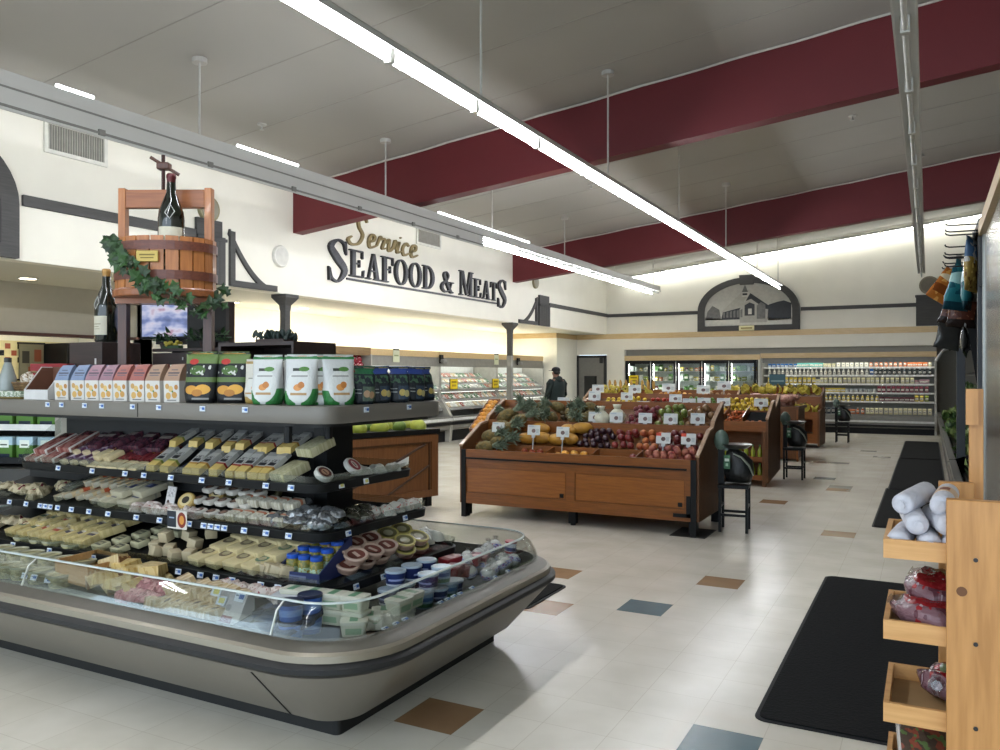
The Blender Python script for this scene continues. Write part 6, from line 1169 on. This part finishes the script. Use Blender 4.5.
put(slab(.16, .12, .012, mat('white tray film', '#b9bcc0', .25), 'film_tray'), (-2.6, 2.86, DZ+.14), (.2, 0, -.1), 'flat whitish film tray lying on the dark blue packs', 'package')
bt = tubproto(.055, .085, paint('bright blue tub', '#3f64b0', [('r', 0, .3, 1, .7, '#6a8fd0')], 'XZ', .3), mat('dark navy lid', '#1c2340', .3), 'food_tub')
for k in range(4): put(bt, (-2.46+.0*k, 2.70+.125*(k//2), DZ+.0+.088*(k % 2)), (0, 0, k), 'bright blue tub with navy lid at the near corner of the deck', 'food tub', 'blue tubs at the near corner')
sq = ('butter_tub', MB().loft([[(x, y, 0) for x, y in rr(-.05, .05, -.038, .038, .014, 3)], [(x, y, .055) for x, y in rr(-.058, .058, -.045, .045, .016, 3)]]).mesh('butter_tub', paint('ivory tub', '#c9c8b4', [('r', .2, .2, .8, .7, '#8faa8c')], 'XZ', .35), True), [('lid', MB().loft([[(x, y, z) for x, y in rr(-.06+o, .06-o, -.047+o, .047-o, .016, 3)] for o, z in ((0, .052), (0, .066), (.012, .07))]).mesh('lid', paint('ivory lid green stripe', '#cdccbc', [('r', .35, .1, .65, .9, '#5f8a6a')], 'XY', .35), True))])
for q in range(2):
    for k in range(4): put(sq, (-2.60+.108*k, 2.88+.012*k, DZ+.03+.071*q), (0, 0, .12), 'ivory and green butter tub, %s layer of the stack near the corner' % ('lower', 'upper')[q], 'butter tub', 'butter tubs, %s layer' % ('lower', 'upper')[q])
for k in range(3): put(sq, (-2.24+.01*k, 2.86+.1*k, DZ+.01), (0, 0, .6), 'ivory and green butter tub in front of the stack behind the corner glass', 'butter tub', 'butter tubs behind the corner glass')
for k, (x, y) in enumerate(((-2.17, 3.20), (-2.16, 3.09))): put(sq, (x, y, DZ+.06), (0, 0, 1.5), 'ivory butter tub standing alone behind the side glass, %s one' % ('farther', 'nearer')[k], 'butter tub')
for k in range(8): put(ww, (-2.2+J(-.03, .03), 2.95+.04*k, DZ+.02), (0, 0, J(0, 6)), 'small white wrapped piece behind the side glass', 'cheese', 'white pieces behind the side glass')
nt_ = tubproto(.052, .075, paint('navy white tub', '#24305f', [('r', 0, .0, 1, .16, '#b9bec9'), ('r', .1, .4, .9, .55, '#8f9ac0')], 'XZ', .3), mat('pale blue lid', '#a9b8c6', .3), 'food_tub'); gt_ = tubproto(.05, .085, paint('blue green tub', '#8fa8c0', [('r', 0, .1, 1, .35, '#3f6a4c'), ('r', 0, .5, 1, .75, '#4a6a9c')], 'XZ', .3), mat('pale blue lid', '#a9b8c6'), 'food_tub')
for k, (x, y, z) in enumerate(((-2.35, 3.27, 0), (-2.34, 3.4, 0), (-2.34, 3.52, 0), (-2.33, 3.63, 0), (-2.35, 3.33, .08), (-2.34, 3.46, .08), (-2.34, 3.6, .08))): put(nt_, (x, y, DZ+.03+z), (0, 0, k), 'navy tub with pale lid in the row under the fourth tier', 'food tub', 'navy tubs under the fourth tier')
for k, (x, y, z) in enumerate(((-2.2, 3.36, 0), (-2.19, 3.47, 0), (-2.19, 3.58, 0), (-2.2, 3.40, .086), (-2.2, 3.52, .086), (-2.2, 3.64, .0))): put(gt_ if k % 2 == 0 else nt_, (x, y, DZ+.01+z), (0, 0, k), ('blue and green tub' if k % 2 == 0 else 'navy tub')+' stacked behind the side glass', 'food tub', ('blue green' if k % 2 == 0 else 'navy')+' tubs behind the side glass')
rbx = slab(.09, .11, .05, paint('red cheese box', '#7a1f26', [('r', .1, .3, .9, .6, '#b58a86')], 'XY', .35), 'cheese_box')
for k in range(8): put(rbx, (-2.36+.08*(k % 2), 3.78+.1*(k//2), DZ+.05+.02*(k % 3)), (.1, 0, J(-.5, .5)), 'dark red cheese box at the far side of the deck', 'cheese', 'red boxes on the deck')
mz = ('mozzarella_bag', MB().sph(.042, .042, .042, 14, 10, TR(0, 0, .042), lambda x, y, z: (x*(1+.05*math.sin(z*200)), y, z)).mesh('mozzarella_bag', mat('white mozzarella film', '#ccccc6', .25, coat=.4), 2), [('label', MB().lathe([(.043, .03), (.0435, .04), (.043, .055)], 14, TR(0, 0, 0)).mesh('label', paint('red blue band', '#b9bcd0', [('n', 0, 0, 1, 1, '#3a4a9c', 4, .55), ('n', 0, 0, 1, 1, '#b03a3a', 5, .6)], 'XZ'))), ('neck', MB().lathe([(.02, .08), (.008, .09), (.018, .105)], 10).mesh('neck', clear('film neck', '#d5d8dc', .5)))])
for k in range(16): put(mz, (-2.32+.085*(k % 3)+J(-.015, .015), 3.92+.085*((k//3))+J(-.015, .015), DZ+.02+(.05 if k % 3 == 0 else .0)), (J(-.5, .5), J(-.5, .5), J(0, 6)), 'white ball of mozzarella in film at the far corner of the deck', 'mozzarella', 'mozzarella balls on the deck')
put(('milk_pot', MB().cyl(.035, 0, .07, 14).mesh('milk_pot', paint('red blue pot', '#c2c4cc', [('r', 0, .35, 1, .65, '#2a3a7c'), ('r', 0, .15, 1, .3, '#b03434')])), [('lid', MB().cyl(.037, .07, .08, 14).mesh('lid', mat('foil lid red', '#96343c', .3)))]), (-2.22, 4.33, DZ+.08), (0, .1, 0), 'small red white and blue pot at the far corner of the deck', 'food tub')
# ---------------------------------------------------------------- packages on the top shelf
TZ0 = 1.431
def boxbag(c, name):
    w, t, h = .098, .07, .21; mb = MB(); lean = .045
    mb.m(0).loft([[(-w/2, -t/2, 0), (w/2, -t/2, 0), (w/2, t/2, 0), (-w/2, t/2, 0)], [(-w/2, -t/2-.004, h*.56), (w/2, -t/2-.004, h*.56), (w/2, t/2+.004, h*.56), (-w/2, t/2+.004, h*.56)]])
    up = MB(); up.loft([[(-w/2, -t/2-.004, h*.56), (w/2, -t/2-.004, h*.56), (w/2, t/2+.004, h*.56), (-w/2, t/2+.004, h*.56)], [(-w/2+.004, -.026, h*.72), (w/2+.001, -.03, h*.72), (w/2, .036, h*.72), (-w/2+.004, .036, h*.72)], [(-w/2+.012, -.006, h*.9), (w/2+.002, -.01, h*.9), (w/2+.002, .03, h*.9), (-w/2+.012, .03, h*.9)], [(-w/2+.014, .012, h*.985), (w/2+.008, .006, h), (w/2+.008, .014, h), (-w/2+.014, .02, h*.985)]])
    lo = paint('cracker bag front '+name, '#cac7c0', [('e', .28, .3, .17, .16, '#c29a55'), ('e', .68, .34, .17, .15, '#b98c48'), ('e', .45, .62, .15, .14, '#c9a868'), ('e', .8, .7, .12, .12, '#a8763c'), ('e', .22, .74, .13, .13, '#b58f56'), ('r', .2, .08, .8, .12, '#4a4a4a'), ('e', .56, .5, .06, .05, '#5d7a3c')], 'XZ', .5)
    return ('cracker_bag', mb.mesh('cracker_bag', lo), [('folded_top', up.mesh('folded_top', paint('cracker bag top '+name, c, [('r', .15, .42, .85, .5, '#40404a'), ('r', .2, .3, .8, .35, '#55555f'), ('r', .3, .62, .7, .67, '#4a4a55')], 'XZ', .5)))])
BB = {n: boxbag(c, n) for n, c in (('blue', '#74839c'), ('mauve', '#93707a'), ('red', '#9a5e56'), ('tan', '#9c7f6a'))}
for k, (x, n, lab) in enumerate(((-4.60, 'blue', 'blue topped white cracker bag, left of the blue pair'), (-4.45, 'blue', 'blue topped white cracker bag, right of the blue pair'), (-4.32, 'mauve', 'mauve topped white cracker bag, left of the mauve pair'), (-4.19, 'mauve', 'mauve topped white cracker bag, right of the mauve pair'), (-4.07, 'red', 'red topped white cracker bag, left of the red pair'), (-3.93, 'red', 'red topped white cracker bag, right of the red pair'), (-3.80, 'tan', 'tan topped white cracker bag, left of the tan pair'), (-3.65, 'tan', 'tan topped white cracker bag beside the black chip bags'))):
    put(BB[n], (x, 3.1, TZ0), (0, 0, J(-.05, .05)-.12+.3), lab, 'cracker bag')
    put(BB[n], (x+.03, 3.2, TZ0), (0, 0, .15), n+' topped cracker bag standing behind the front row on the top shelf', 'cracker bag', n+' cracker bags behind the front row')
wbx = tag(link('display_box', None), 'white cut out cardboard tray with brown inside at the left of the top shelf', 'box'); wbx.location = (-4.80, 3.13, TZ0); wbx.rotation_euler = (0, 0, .12)
wc = mat('white cardboard', '#c9c7c4', .6); bc = mat('brown cardboard inside', '#6a4432', .7)
MB().box(-.1, .1, -.1, -.095, 0, .06).box(.095, .1, -.095, .1, .06, .06001).prism([(-.1, 0), (.1, 0), (.1, .2), (.02, .2), (-.1, .06)], .096, .1, 'X').prism([(-.1, 0), (.1, 0), (.1, .2), (.02, .2), (-.1, .06)], -.1, -.096, 'X').obj('outside', wc, wbx)
MB().box(-.096, .096, -.095, .1, 0, .004).box(-.096, .096, .096, .1, .004, .2).prism([(-.094, .004), (.096, .004), (.096, .195), (.02, .195), (-.094, .056)], .090, .096, 'X').prism([(-.094, .004), (.096, .004), (.096, .195), (.02, .195), (-.094, .056)], -.096, -.091, 'X').obj('inside', bc, wbx)
rb2 = tag(link('food_box', None), 'red food box standing behind the white cardboard tray', 'box'); rb2.location = (-5.22, 3.42, TZ0); rb2.rotation_euler = (0, 0, .3)
MB().box(-.14, .14, -.04, .04, 0, .225, None, .004).obj('carton', paint('red carton', '#8c1f22', [('r', .05, .3, .3, .6, '#c98a2c'), ('r', .4, .55, .9, .7, '#b56a5a')]), rb2); MB().box(-.14, .14, -.041, -.04, .17, .175).obj('lid_seam', black, rb2)
bsk = tag(link('wicker_basket', None), 'small brown wicker basket of wrapped breads at far left of the top shelf', 'basket'); bsk.location = (-5.08, 3.2, TZ0)
mb = MB()
for q in range(6): n = 20; r_ = .075+.006*q; mb.tube([(r_*1.3*math.cos(2*PI*i/n), r_*math.sin(2*PI*i/n), .01+.017*q+.004*(i % 2)) for i in range(n+1)], .009, 6)
mb.cyl(.085, 0, .006, 16); mb.obj('weave', mat('brown wicker', '#7a5e38', .7, col2='#5d4527', scale=30), bsk)
MB().tube([(.12*math.cos(t), .0, .08+.09*math.sin(t)) for t in [PI*i/12 for i in range(13)]], .007, 6).obj('handle', mat('brown wicker', '#7a5e38'), bsk)
for k, (x, y, z) in enumerate(((-5.11, 3.19, 1.54), (-5.03, 3.22, 1.53))): put(crinkle(.1, .08, .06, paint('bread in film', '#a89a84', [('n', 0, 0, 1, 1, '#c9c0b4', 4, .5), ('n', 0, 0, 1, 1, '#6d5238', 6, .58)], 'XZ', .3, bump=.3), 'bread_pack'), (x, y, z), (.4, .2, .4), 'film wrapped bread in the wicker basket, %s one' % ('left', 'right')[k], 'bread')
put(('plastic_bottle', MB().lathe([(.045, 0), (.05, .01), (.05, .13), (.03, .2), (.02, .23)], 16).mesh('plastic_bottle', mat('grey clear plastic', '#8d9490', .15), True), [('cap', MB().cyl(.022, .23, .26, 12).mesh('cap', mat('dark cap', '#2b2d2b')))]), (-5.22, 3.12, TZ0), (0, 0, 0), 'tall greyish clear bottle at the far left end of the top shelf', 'bottle')
for k, (x, y) in enumerate(((-5.14, 3.05), (-5.05, 3.05), (-4.97, 3.06))): put(slab(.09, .07, .05, paint('green clear pack', '#7d8a74', [('n', 0, 0, 1, 1, '#b9bdae', 5, .52), ('r', 0, 0, 1, .3, '#6a5a34')], 'XZ', .25), 'herb_pack'), (x, y, TZ0), (0, 0, J(-.4, .4)), 'greenish clear pack lying in front of the wicker basket, %s of three' % ('left', 'middle', 'right')[k], 'package')
def pouch(w, h, t, m, name, top=.012, round_=.85, crimp=None, n=24, k=10, wr=0.):
    rings = []
    for j in range(k+1):
        f = j/k; z = h*f; th = t*(1-f**2.2)*.5+.003 if f < 1 else .003; ww_ = w/2*(round_+(1-round_)*math.sin(PI*min(f*1.6, .5)) if f < .31 else 1-(.06*math.sin(PI*f)))
        if crimp and f > .8: ww_ *= 1-(crimp)*(1-abs(f-.92)/.12 if abs(f-.92) < .12 else 0)
        ring = []
        for i in range(n):
            a = 2*PI*i/n; c, s_ = math.cos(a), math.sin(a); q = wr*math.sin(i*3.1+j*2.3)
            ring.append((ww_*math.copysign(abs(c)**.6, c), th*math.copysign(abs(s_)**.8, s_)*(1+q)+q*.004, z))
        rings.append(ring)
    return (name, MB().loft(rings).mesh(name, m, 2), [('top_seal', MB().box(-w*.46, w*.46, -.003, .003, h-.002, h+top).mesh('top_seal', m))])
chip = pouch(.19, .262, .10, paint('black chip bag print', '#17181a', [('r', 0, .80, 1, 1, '#5f7440'), ('e', .3, .84, .14, .06, '#a8322c'), ('e', .45, .66, .24, .1, '#44602e'), ('n', .1, .56, .9, .76, '#b9bab2', 9, .62), ('r', .02, .42, .98, .52, '#55693a'), ('e', .32, .26, .2, .09, '#c08a34'), ('e', .66, .27, .22, .1, '#cf9a3c'), ('e', .5, .2, .16, .07, '#a8702a'), ('r', .35, .06, .85, .1, '#8a8a86')], 'XZ', .42, bump=.4), 'chip_bag')
put(chip, (-3.44, 3.09, TZ0), (-.04, 0, .3), 'black chip bag with green top, nearer of the pair beside the tan bags', 'chip bag'); put(chip, (-3.28, 3.16, TZ0), (-.04, 0, .35), 'black chip bag with green top, right of the pair beside the white bags', 'chip bag'); put(chip, (-3.5, 3.26, TZ0), (0, 0, .2), 'black chip bag with green top standing behind the front pair', 'chip bag')
wbag = pouch(.165, .24, .10, paint('white cracker bag print', '#c3c4c2', [('r', 0, .95, 1, 1, '#3c7a48'), ('e', 0, .0, .42, .3, '#2f7038'), ('e', 1, .0, .42, .34, '#2f7038'), ('e', .5, .38, .40, .34, '#c9cac6'), ('r', .28, .70, .54, .76, '#3a4038'), ('e', .62, .74, .16, .05, '#4f7a3a'), ('r', .25, .58, .75, .61, '#8a8a86'), ('e', .47, .36, .13, .07, '#c98a4a'), ('e', .57, .41, .1, .07, '#b5743a'), ('r', .25, .20, .75, .25, '#a8865a')], 'XZ', .35, bump=.5), 'cracker_bag', wr=.12)
wbt = pouch(.15, .22, .08, paint('white and tan cracker bag print', '#c6c2b6', [('r', 0, .94, 1, 1, '#9a8456'), ('r', 0, 0, 1, .16, '#a08348'), ('e', .5, .36, .42, .28, '#c9c8c0'), ('e', .45, .72, .1, .1, '#b5ab4a'), ('r', .2, .58, .7, .61, '#8a8a80'), ('e', .5, .36, .16, .09, '#c08e50'), ('r', .1, .22, .8, .26, '#a8865a')], 'XZ', .35, bump=.4), 'cracker_bag')
put(wbt, (-3.09, 3.15, TZ0), (-.03, 0, .3), 'white and tan cracker bag half hidden behind the first white green bag', 'cracker bag')
for k, (x, y, rz) in enumerate(((-2.965, 3.085, .3), (-2.745, 3.09, .4), (-2.70, 3.18, .75), (-2.61, 3.21, 1.0))): put(wbag, (x, y, TZ0), (-.03, 0, rz), 'white cracker bag with green base, %s from the left' % on[k], 'cracker bag')
put(wbag, (-2.86, 3.2, TZ0), (0, 0, .35), 'white cracker bag with green base standing behind the front ones', 'cracker bag')
def darkbag(c, n): return pouch(.125, .185, .1, paint('dark nut bag '+n, '#1b2228', [('r', 0, .84, 1, 1, c), ('n', .1, .58, .9, .80, '#3d5a44', 7, .55), ('r', .1, .30, .4, .33, '#8a8f8f'), ('r', .1, .40, .4, .42, '#8a8f8f'), ('r', .45, .1, .98, .5, '#2c3a4a' if n != 'green' else '#4a5a4c'), ('e', .62, .3, .14, .1, '#b5a05a' if n != 'green' else '#a8886a'), ('e', .82, .27, .12, .1, '#a39a6a' if n != 'green' else '#96785a')], 'XZ', .35, bump=.5), 'nut_bag', crimp=.3, wr=.16)
dg, dbl = darkbag('#245a3a', 'green'), darkbag('#2c3f7c', 'blue')
for k, (x, y, p, rz, lab) in enumerate(((-2.59, 3.38, dg, .75, 'dark nut bag with green top on the end of the top shelf'), (-2.61, 3.55, dbl, .9, 'dark nut bag with blue top, first after the green topped one'), (-2.58, 3.69, dbl, .7, 'dark nut bag with blue top, second after the green topped one'), (-2.60, 3.86, dbl, 1.0, 'dark nut bag with blue top, third after the green topped one'), (-2.62, 4.0, dbl, 1.3, 'dark nut bag with blue top at the far corner of the top shelf'))): put(p, (x, y, TZ0), (J(-.06, .06), J(-.05, .05), rz), lab, 'nut bag')
# ---------------------------------------------------------------- wine press display and dark crates on top
cedar = wood('cedar slat', '#b0703c', '#9c5f30', .4, 2, 6, .15); cedx = wood('red brown cedar beam', '#96592f', '#844c28', .4, 0, 6, .15); darkced = wood('dark cedar hoop', '#6a3826', '#5a2e20', .45, 0, 8); redpost = wood('reddish press post', '#4f2b1b', '#432416', .4, 2, 6, .15)
PX, PY, PA = -4.29, 3.57, .47
pr = empty('wine_press', (PX, PY, TZ0), PA, 'tall wooden wine press with slatted basket standing on the cheese island', 'wine press')
for s in (-1, 1):
    MB().box(s*.272-.027, s*.272+.027, -.028, .028, 0, .64).obj('lower_post', redpost, pr)
    MB().box(s*.275-.023, s*.275+.023, -.028, .028, .64, 1.335, None, .004).obj('upper_post', cedar, pr)
MB().box(-.252, .252, -.025, .025, 1.21, 1.325, None, .004).obj('crossbeam', cedx, pr)
MB().box(-.30, .30, -.06, .06, .60, .634).lathe([(.318, .635), (.324, .64), (.324, .675), (.316, .685)], 36, TR(0, 0, 0), .78).obj('tray', cedx, pr)
NS = 22
for k in range(NS):
    a = 2*PI*k/NS; r0 = .31
    p = []
    for da, rr_ in ((-.125, r0), (.125, r0), (.125, r0-.02), (-.125, r0-.02)): p.append((rr_*math.cos(a+da), .78*rr_*math.sin(a+da)))
    rings = [[(x, y, z) for x, y in p] for z in (.685, 1.0)]; MB().loft(rings).obj('slat', cedar, pr)
for z in (.735, .915): MB().loft([[(.317*math.cos(2*PI*i/40), .78*.317*math.sin(2*PI*i/40), zz) for i in range(40)] for zz in (z, z+.055)]+[[(.30*math.cos(2*PI*i/40), .78*.30*math.sin(2*PI*i/40), zz) for i in range(40)] for zz in (z+.055, z)], cap=False).obj('hoop', darkced, pr)
MB().box(-.075, .06, -.259, -.25, .835, .905, None, .004).obj('plaque', paint('brass plaque', '#a38c4c', [('r', .15, .55, .85, .68, '#5f4f24'), ('r', .2, .3, .8, .4, '#5f4f24')], 'XZ', .3, .5), pr)
MB().cyl(.012, 1.0, 1.55, 10, TR(-.02, 0, 0)).obj('screw', mat('dark iron screw', '#3a2420', .4, .6), pr)
MB().box(-.055, .025, -.03, .03, 1.455, 1.50, None, .008).tube([(-.09, -.03, 1.53), (-.015, 0, 1.482), (.07, .03, 1.43)], .011, 8).obj('handle', redpost, pr)
def wine(foilc):
    g = mat('dark wine glass', '#12160f', .08, coat=.6, noise=.02)
    body = MB().lathe([(.072, 0), (.08, .012), (.08, .24), (.074, .29), (.05, .36), (.03, .41), (.026, .5)], 24).mesh('wine_bottle', g, True)
    foil_ = MB().lathe([(.0275, .43), (.027, .498), (.030, .502), (.030, .522), (.024, .53)], 20).mesh('foil_cap', mat('foil '+foilc, foilc, .35, .3), True)
    lab = MB(); n = 12
    lab.loft([[(.0808*math.cos(-2.6+2.1*i/n), .0808*math.sin(-2.6+2.1*i/n), z) for i in range(n+1)] for z in (.05, .185)], cap=False, close=False)
    lm = lab.mesh('label', paint('cream wine label', '#c6c0ac', [('r', .3, .55, .8, .6, '#8a8570'), ('r', .3, .42, .7, .46, '#8a8570'), ('r', .3, .3, .75, .33, '#8a8570')], 'XZ', .5))
    em = MB()
    em.tube([(-.028, -.075, .27), (0, -.064, .33), (.028, -.073, .28), (0, -.082, .235), (-.028, -.075, .27)], .0035, 6)
    return ('wine_bottle', body, [('foil_cap', foil_), ('label', lm), ('emblem', em.mesh('emblem', mat('white bottle emblem', '#b9b9b4', .4)))])
put(wine('#5a2226'), (PX+.145, PY-.085, TZ0+.875), (0, 0, .75), 'dark wine bottle with maroon foil standing inside the press basket', 'wine bottle', None, .98)
for k in range(0): pass
put(('basket_fill', MB().lathe([(.285, .82), (.25, .88), (.01, .885)], 24, TR(0, 0, 0), .76).mesh('basket_fill', mat('straw filling', '#6a5a3a', .9), True), []), (PX, PY, TZ0), (0, 0, PA), 'straw filling inside the wine press basket under the bottle', 'filling')
# dark crates behind the press
dkw = wood('dark espresso wood', '#33231f', '#291c19', .5, 0, 6)
cr = tag(link('wooden_crate', None), 'dark espresso wood crate block carrying the left wine bottle', 'crate'); cr.location = (-5.02, 3.62, TZ0)
MB().box(-.17, .17, -.1, .2, 0, .37, None, .004).obj('boards', dkw, cr); MB().cyl(.012, -.104, -.1, 10, TR(.13, 0, .2, PI/2) ).box(.1, .115, -.103, -.1, .22, .26).obj('clip', mat('pale clip', '#c9c5c0'), cr)
put(wine('#b5894c'), (-4.94, 3.62, TZ0+.372), (0, 0, -.1), 'dark wine bottle with tan foil standing on the dark crate left of the press', 'wine bottle', None, .94)
cr = tag(link('display_shelf', None), 'long dark espresso wooden shelf unit behind the bags on the island', 'shelf unit'); cr.location = (-4.0, 3.86, TZ0)
MB().box(-.75, .32, -.02, .16, 0, .2).box(-.75, .32, -.025, -.005, .22, .30).box(-.75, .32, .14, .16, 0, .32).box(-.75, .32, -.025, .16, .31, .33).obj('boards', dkw, cr)
MB().box(-.2, -.185, -.03, -.025, .24, .28).box(-.45, -.44, -.03, -.025, .25, .27).obj('clip', mat('pale clip', '#c9c5c0'), cr)
cr = tag(link('display_shelf', None), 'dark espresso open shelf box at the right behind the white bags', 'shelf unit'); cr.location = (-3.22, 3.55, TZ0)
MB().box(-.42, .15, -.16, .2, .315, .335).box(-.42, .15, .185, .2, 0, .315).box(-.42, -.40, -.16, .2, 0, .315).box(.135, .15, -.16, .2, 0, .315).box(-.40, .135, -.15, .18, .12, .135).obj('boards', dkw, cr)
MB().box(-.40, .135, -.152, -.14, .135, .17).obj('rail', dkw, cr)
for k in range(7): put(slab(.05, .03, .06, paint('pale jar label', '#8a8578', [('n', 0, 0, 1, 1, '#d5d2c4', 5, .5), ('r', 0, 0, 1, .3, '#2a2420')], 'XZ', .3), 'spice_jar', .01), (-3.52+.062*k, 3.43, TZ0+.172), (0, 0, 0), 'small pale labelled jar in the dark shelf box behind the white bags', 'jar', 'jars in the dark shelf box')
lf = mat('dark succulent leaf', '#26362f', .6, col2='#1c2925')
pl = tag(link('potted_succulent', None), 'low bluish green leafy plant on top of the dark shelf box', 'plant'); pl.location = (-3.42, 3.62, TZ0+.336)
MB().box(-.1, .12, -.06, .06, 0, .025, None, .005).obj('planter', dkw, pl)
mb = MB()
for k in range(70):
    a = J(0, 6.28); x, y = J(-.11, .13), J(-.06, .06); l = J(.03, .07); mb.sph(.012, .006, l/2, 6, 5, TR(x, y, .03+J(0, .035), J(-.7, .7), J(-.7, .7), a))
mb.obj('leaves', lf, pl)
# small screen between the posts
tv = tag(link('television', None), 'small television showing a blurred white fluffy animal behind the press posts', 'television'); tv.location = (-4.72, 3.96, TZ0+.40); tv.rotation_euler = (0, 0, .3)
MB().box(-.225, .225, -.015, .03, 0, .27, None, .004).obj('bezel', black, tv)
sm_ = bpy.data.materials.new('screen picture'); sm_.use_nodes = True; nt = sm_.node_tree; b = nt.nodes['Principled BSDF']
tc = nt.nodes.new('ShaderNodeTexCoord'); nz = nt.nodes.new('ShaderNodeTexNoise'); nz.inputs['Scale'].default_value = 3.2; nz.inputs['Detail'].default_value = 2.5; rp = nt.nodes.new('ShaderNodeValToRGB')
for p, c in ((.30, '#4a5680'), (.42, '#6a78a8'), (.52, '#a9aecb'), (.60, '#c2bfd0'), (.7, '#a07a90')):
    e = rp.color_ramp.elements.new(p); e.color = lin(c)
rp.color_ramp.elements.remove(rp.color_ramp.elements[0])
nt.links.new(tc.outputs['Generated'], nz.inputs[0]); nt.links.new(nz.outputs[0], rp.inputs[0]); nt.links.new(rp.outputs[0], b.inputs['Emission Color']); b.inputs['Emission Strength'].default_value = .55; b.inputs['Base Color'].default_value = (.02, .02, .02, 1)
MB().box(-.21, .21, -.017, -.015, .02, .252).obj('screen', sm_, tv); MB().box(-.1, .1, -.02, .06, -.035, .0).obj('stand', black, tv)
# yellow flowers and ferns round the television
def leafmesh(nl, spread, col, name, l0=.05, l1=.09):
    mb = MB()
    for k in range(nl):
        a = J(0, 6.28); el = J(-.1, 1.0); l = J(l0, l1); w = l*.42
        o = Vector((J(-spread, spread), J(-.04, .04), J(0, .05))); d = Vector((math.cos(a)*math.cos(el), math.sin(a)*math.cos(el), math.sin(el))); s = d.cross(Vector((0, 0, 1))).normalized()
        mb.add([o, o+d*l*.4+s*w*.5, o+d*l*.7+s*w*.35, o+d*l, o+d*l*.7-s*w*.35, o+d*l*.4-s*w*.5, o+d*l*.5+Vector((0, 0, .008))], [(0, 1, 6), (1, 2, 6), (2, 3, 6), (3, 4, 6), (4, 5, 6), (5, 0, 6)])
    return mb
p = tag(link('leafy_plant', None), 'dark leafy plant on the shelf unit left of the television', 'plant'); p.location = (-4.70, 3.93, TZ0+.332)
MB().cyl(.05, 0, .04, 12, None, .06).obj('pot', dkw, p); mb = leafmesh(40, .08, '#2c4024', 'x'); mb.obj('foliage', mat('dark green leaf', '#233a1f', .6, col2='#304d28'), p).location = (0, 0, .04)
p = tag(link('leafy_plant', None), 'dark leafy plant on the shelf unit right of the television', 'plant'); p.location = (-4.3, 3.92, TZ0+.332)
MB().cyl(.05, 0, .04, 12, None, .06).obj('pot', dkw, p); leafmesh(70, .18, '#2c4024', 'x').obj('foliage', mat('dark green leaf', '#233a1f'), p).location = (0, 0, .04)
p = tag(link('yellow_flowers', None), 'small bunch of yellow flowers under the television', 'flowers'); p.location = (-4.62, 3.88, TZ0+.332)
mb = MB()
for k in range(14): mb.sph(.016, .016, .012, 8, 5, TR(J(-.06, .1), J(-.02, .02), .02+J(0, .025)))
mb.obj('petals', mat('yellow petal', '#b5a43a', .6), p); MB().box(-.06, .1, -.02, .02, 0, .02).obj('stems', mat('dark green leaf', '#233a1f'), p)
p = tag(link('wine_rack', None), 'dark framed panel with leaves standing right of the television', 'panel'); p.location = (-4.50, 3.96, TZ0+.24)
MB().box(-.05, .33, 0, .03, 0, .40).obj('panel', mat('near black panel', '#1c1a17', .7), p); MB().box(.33, .36, -.01, .04, 0, .40).obj('frame', dkw, p)
# ivy garland
iv = tag(link('ivy_garland', None), 'green artificial ivy garland draped over the wine press basket', 'garland')
Mp = Matrix.Translation((PX, PY, TZ0)) @ rotz(PA)
path = [(-.29, -.16, .97), (-.27, -.19, .94), (-.23, -.22, .89), (-.18, -.24, .85), (-.10, -.27, .79), (-.03, -.28, .72), (.05, -.28, .67), (.13, -.28, .64), (.21, -.27, .61), (.28, -.24, .57), (.33, -.18, .54), (.36, -.08, .60), (.36, -.02, .67)]
pw = [Mp @ Vector(q) for q in path]
MB().tube(pw, .008, 6).obj('stem', mat('ivy stem', '#3a3320', .7), iv)
mb = MB()
for k in range(78):
    u = J(0, len(pw)-1.001); i = int(u); c = pw[i].lerp(pw[i+1], u-i)+Vector((J(-.05, .05), J(-.04, .02), J(-.06, .05)))
    s = J(.04, .07); a = J(0, 6.28); M = Matrix.Translation(c) @ Matrix.Rotation(PA+J(-.6, .6), 4, 'Z') @ Matrix.Rotation(PI/2-.3+J(-.6, .6), 4, 'X') @ Matrix.Rotation(a, 4, 'Z')
    pts = [(0, -.5), (.45, -.55), (.38, -.1), (.85, .15), (.35, .35), (0, 1.0), (-.35, .35), (-.85, .15), (-.38, -.1), (-.45, -.55)]
    mb.m(k % 2).add([(x*s, y*s, -.1*s*abs(x)) for x, y in pts]+[(0, 0, .006)], [(q, (q+1) % 10, 10) for q in range(10)], M)
mb.obj('leaves', [mat('ivy leaf', '#1f3d17', .5, col2='#2c511f', scale=20), mat('ivy leaf dark', '#15290f', .5, col2='#213f18', scale=20)], iv)
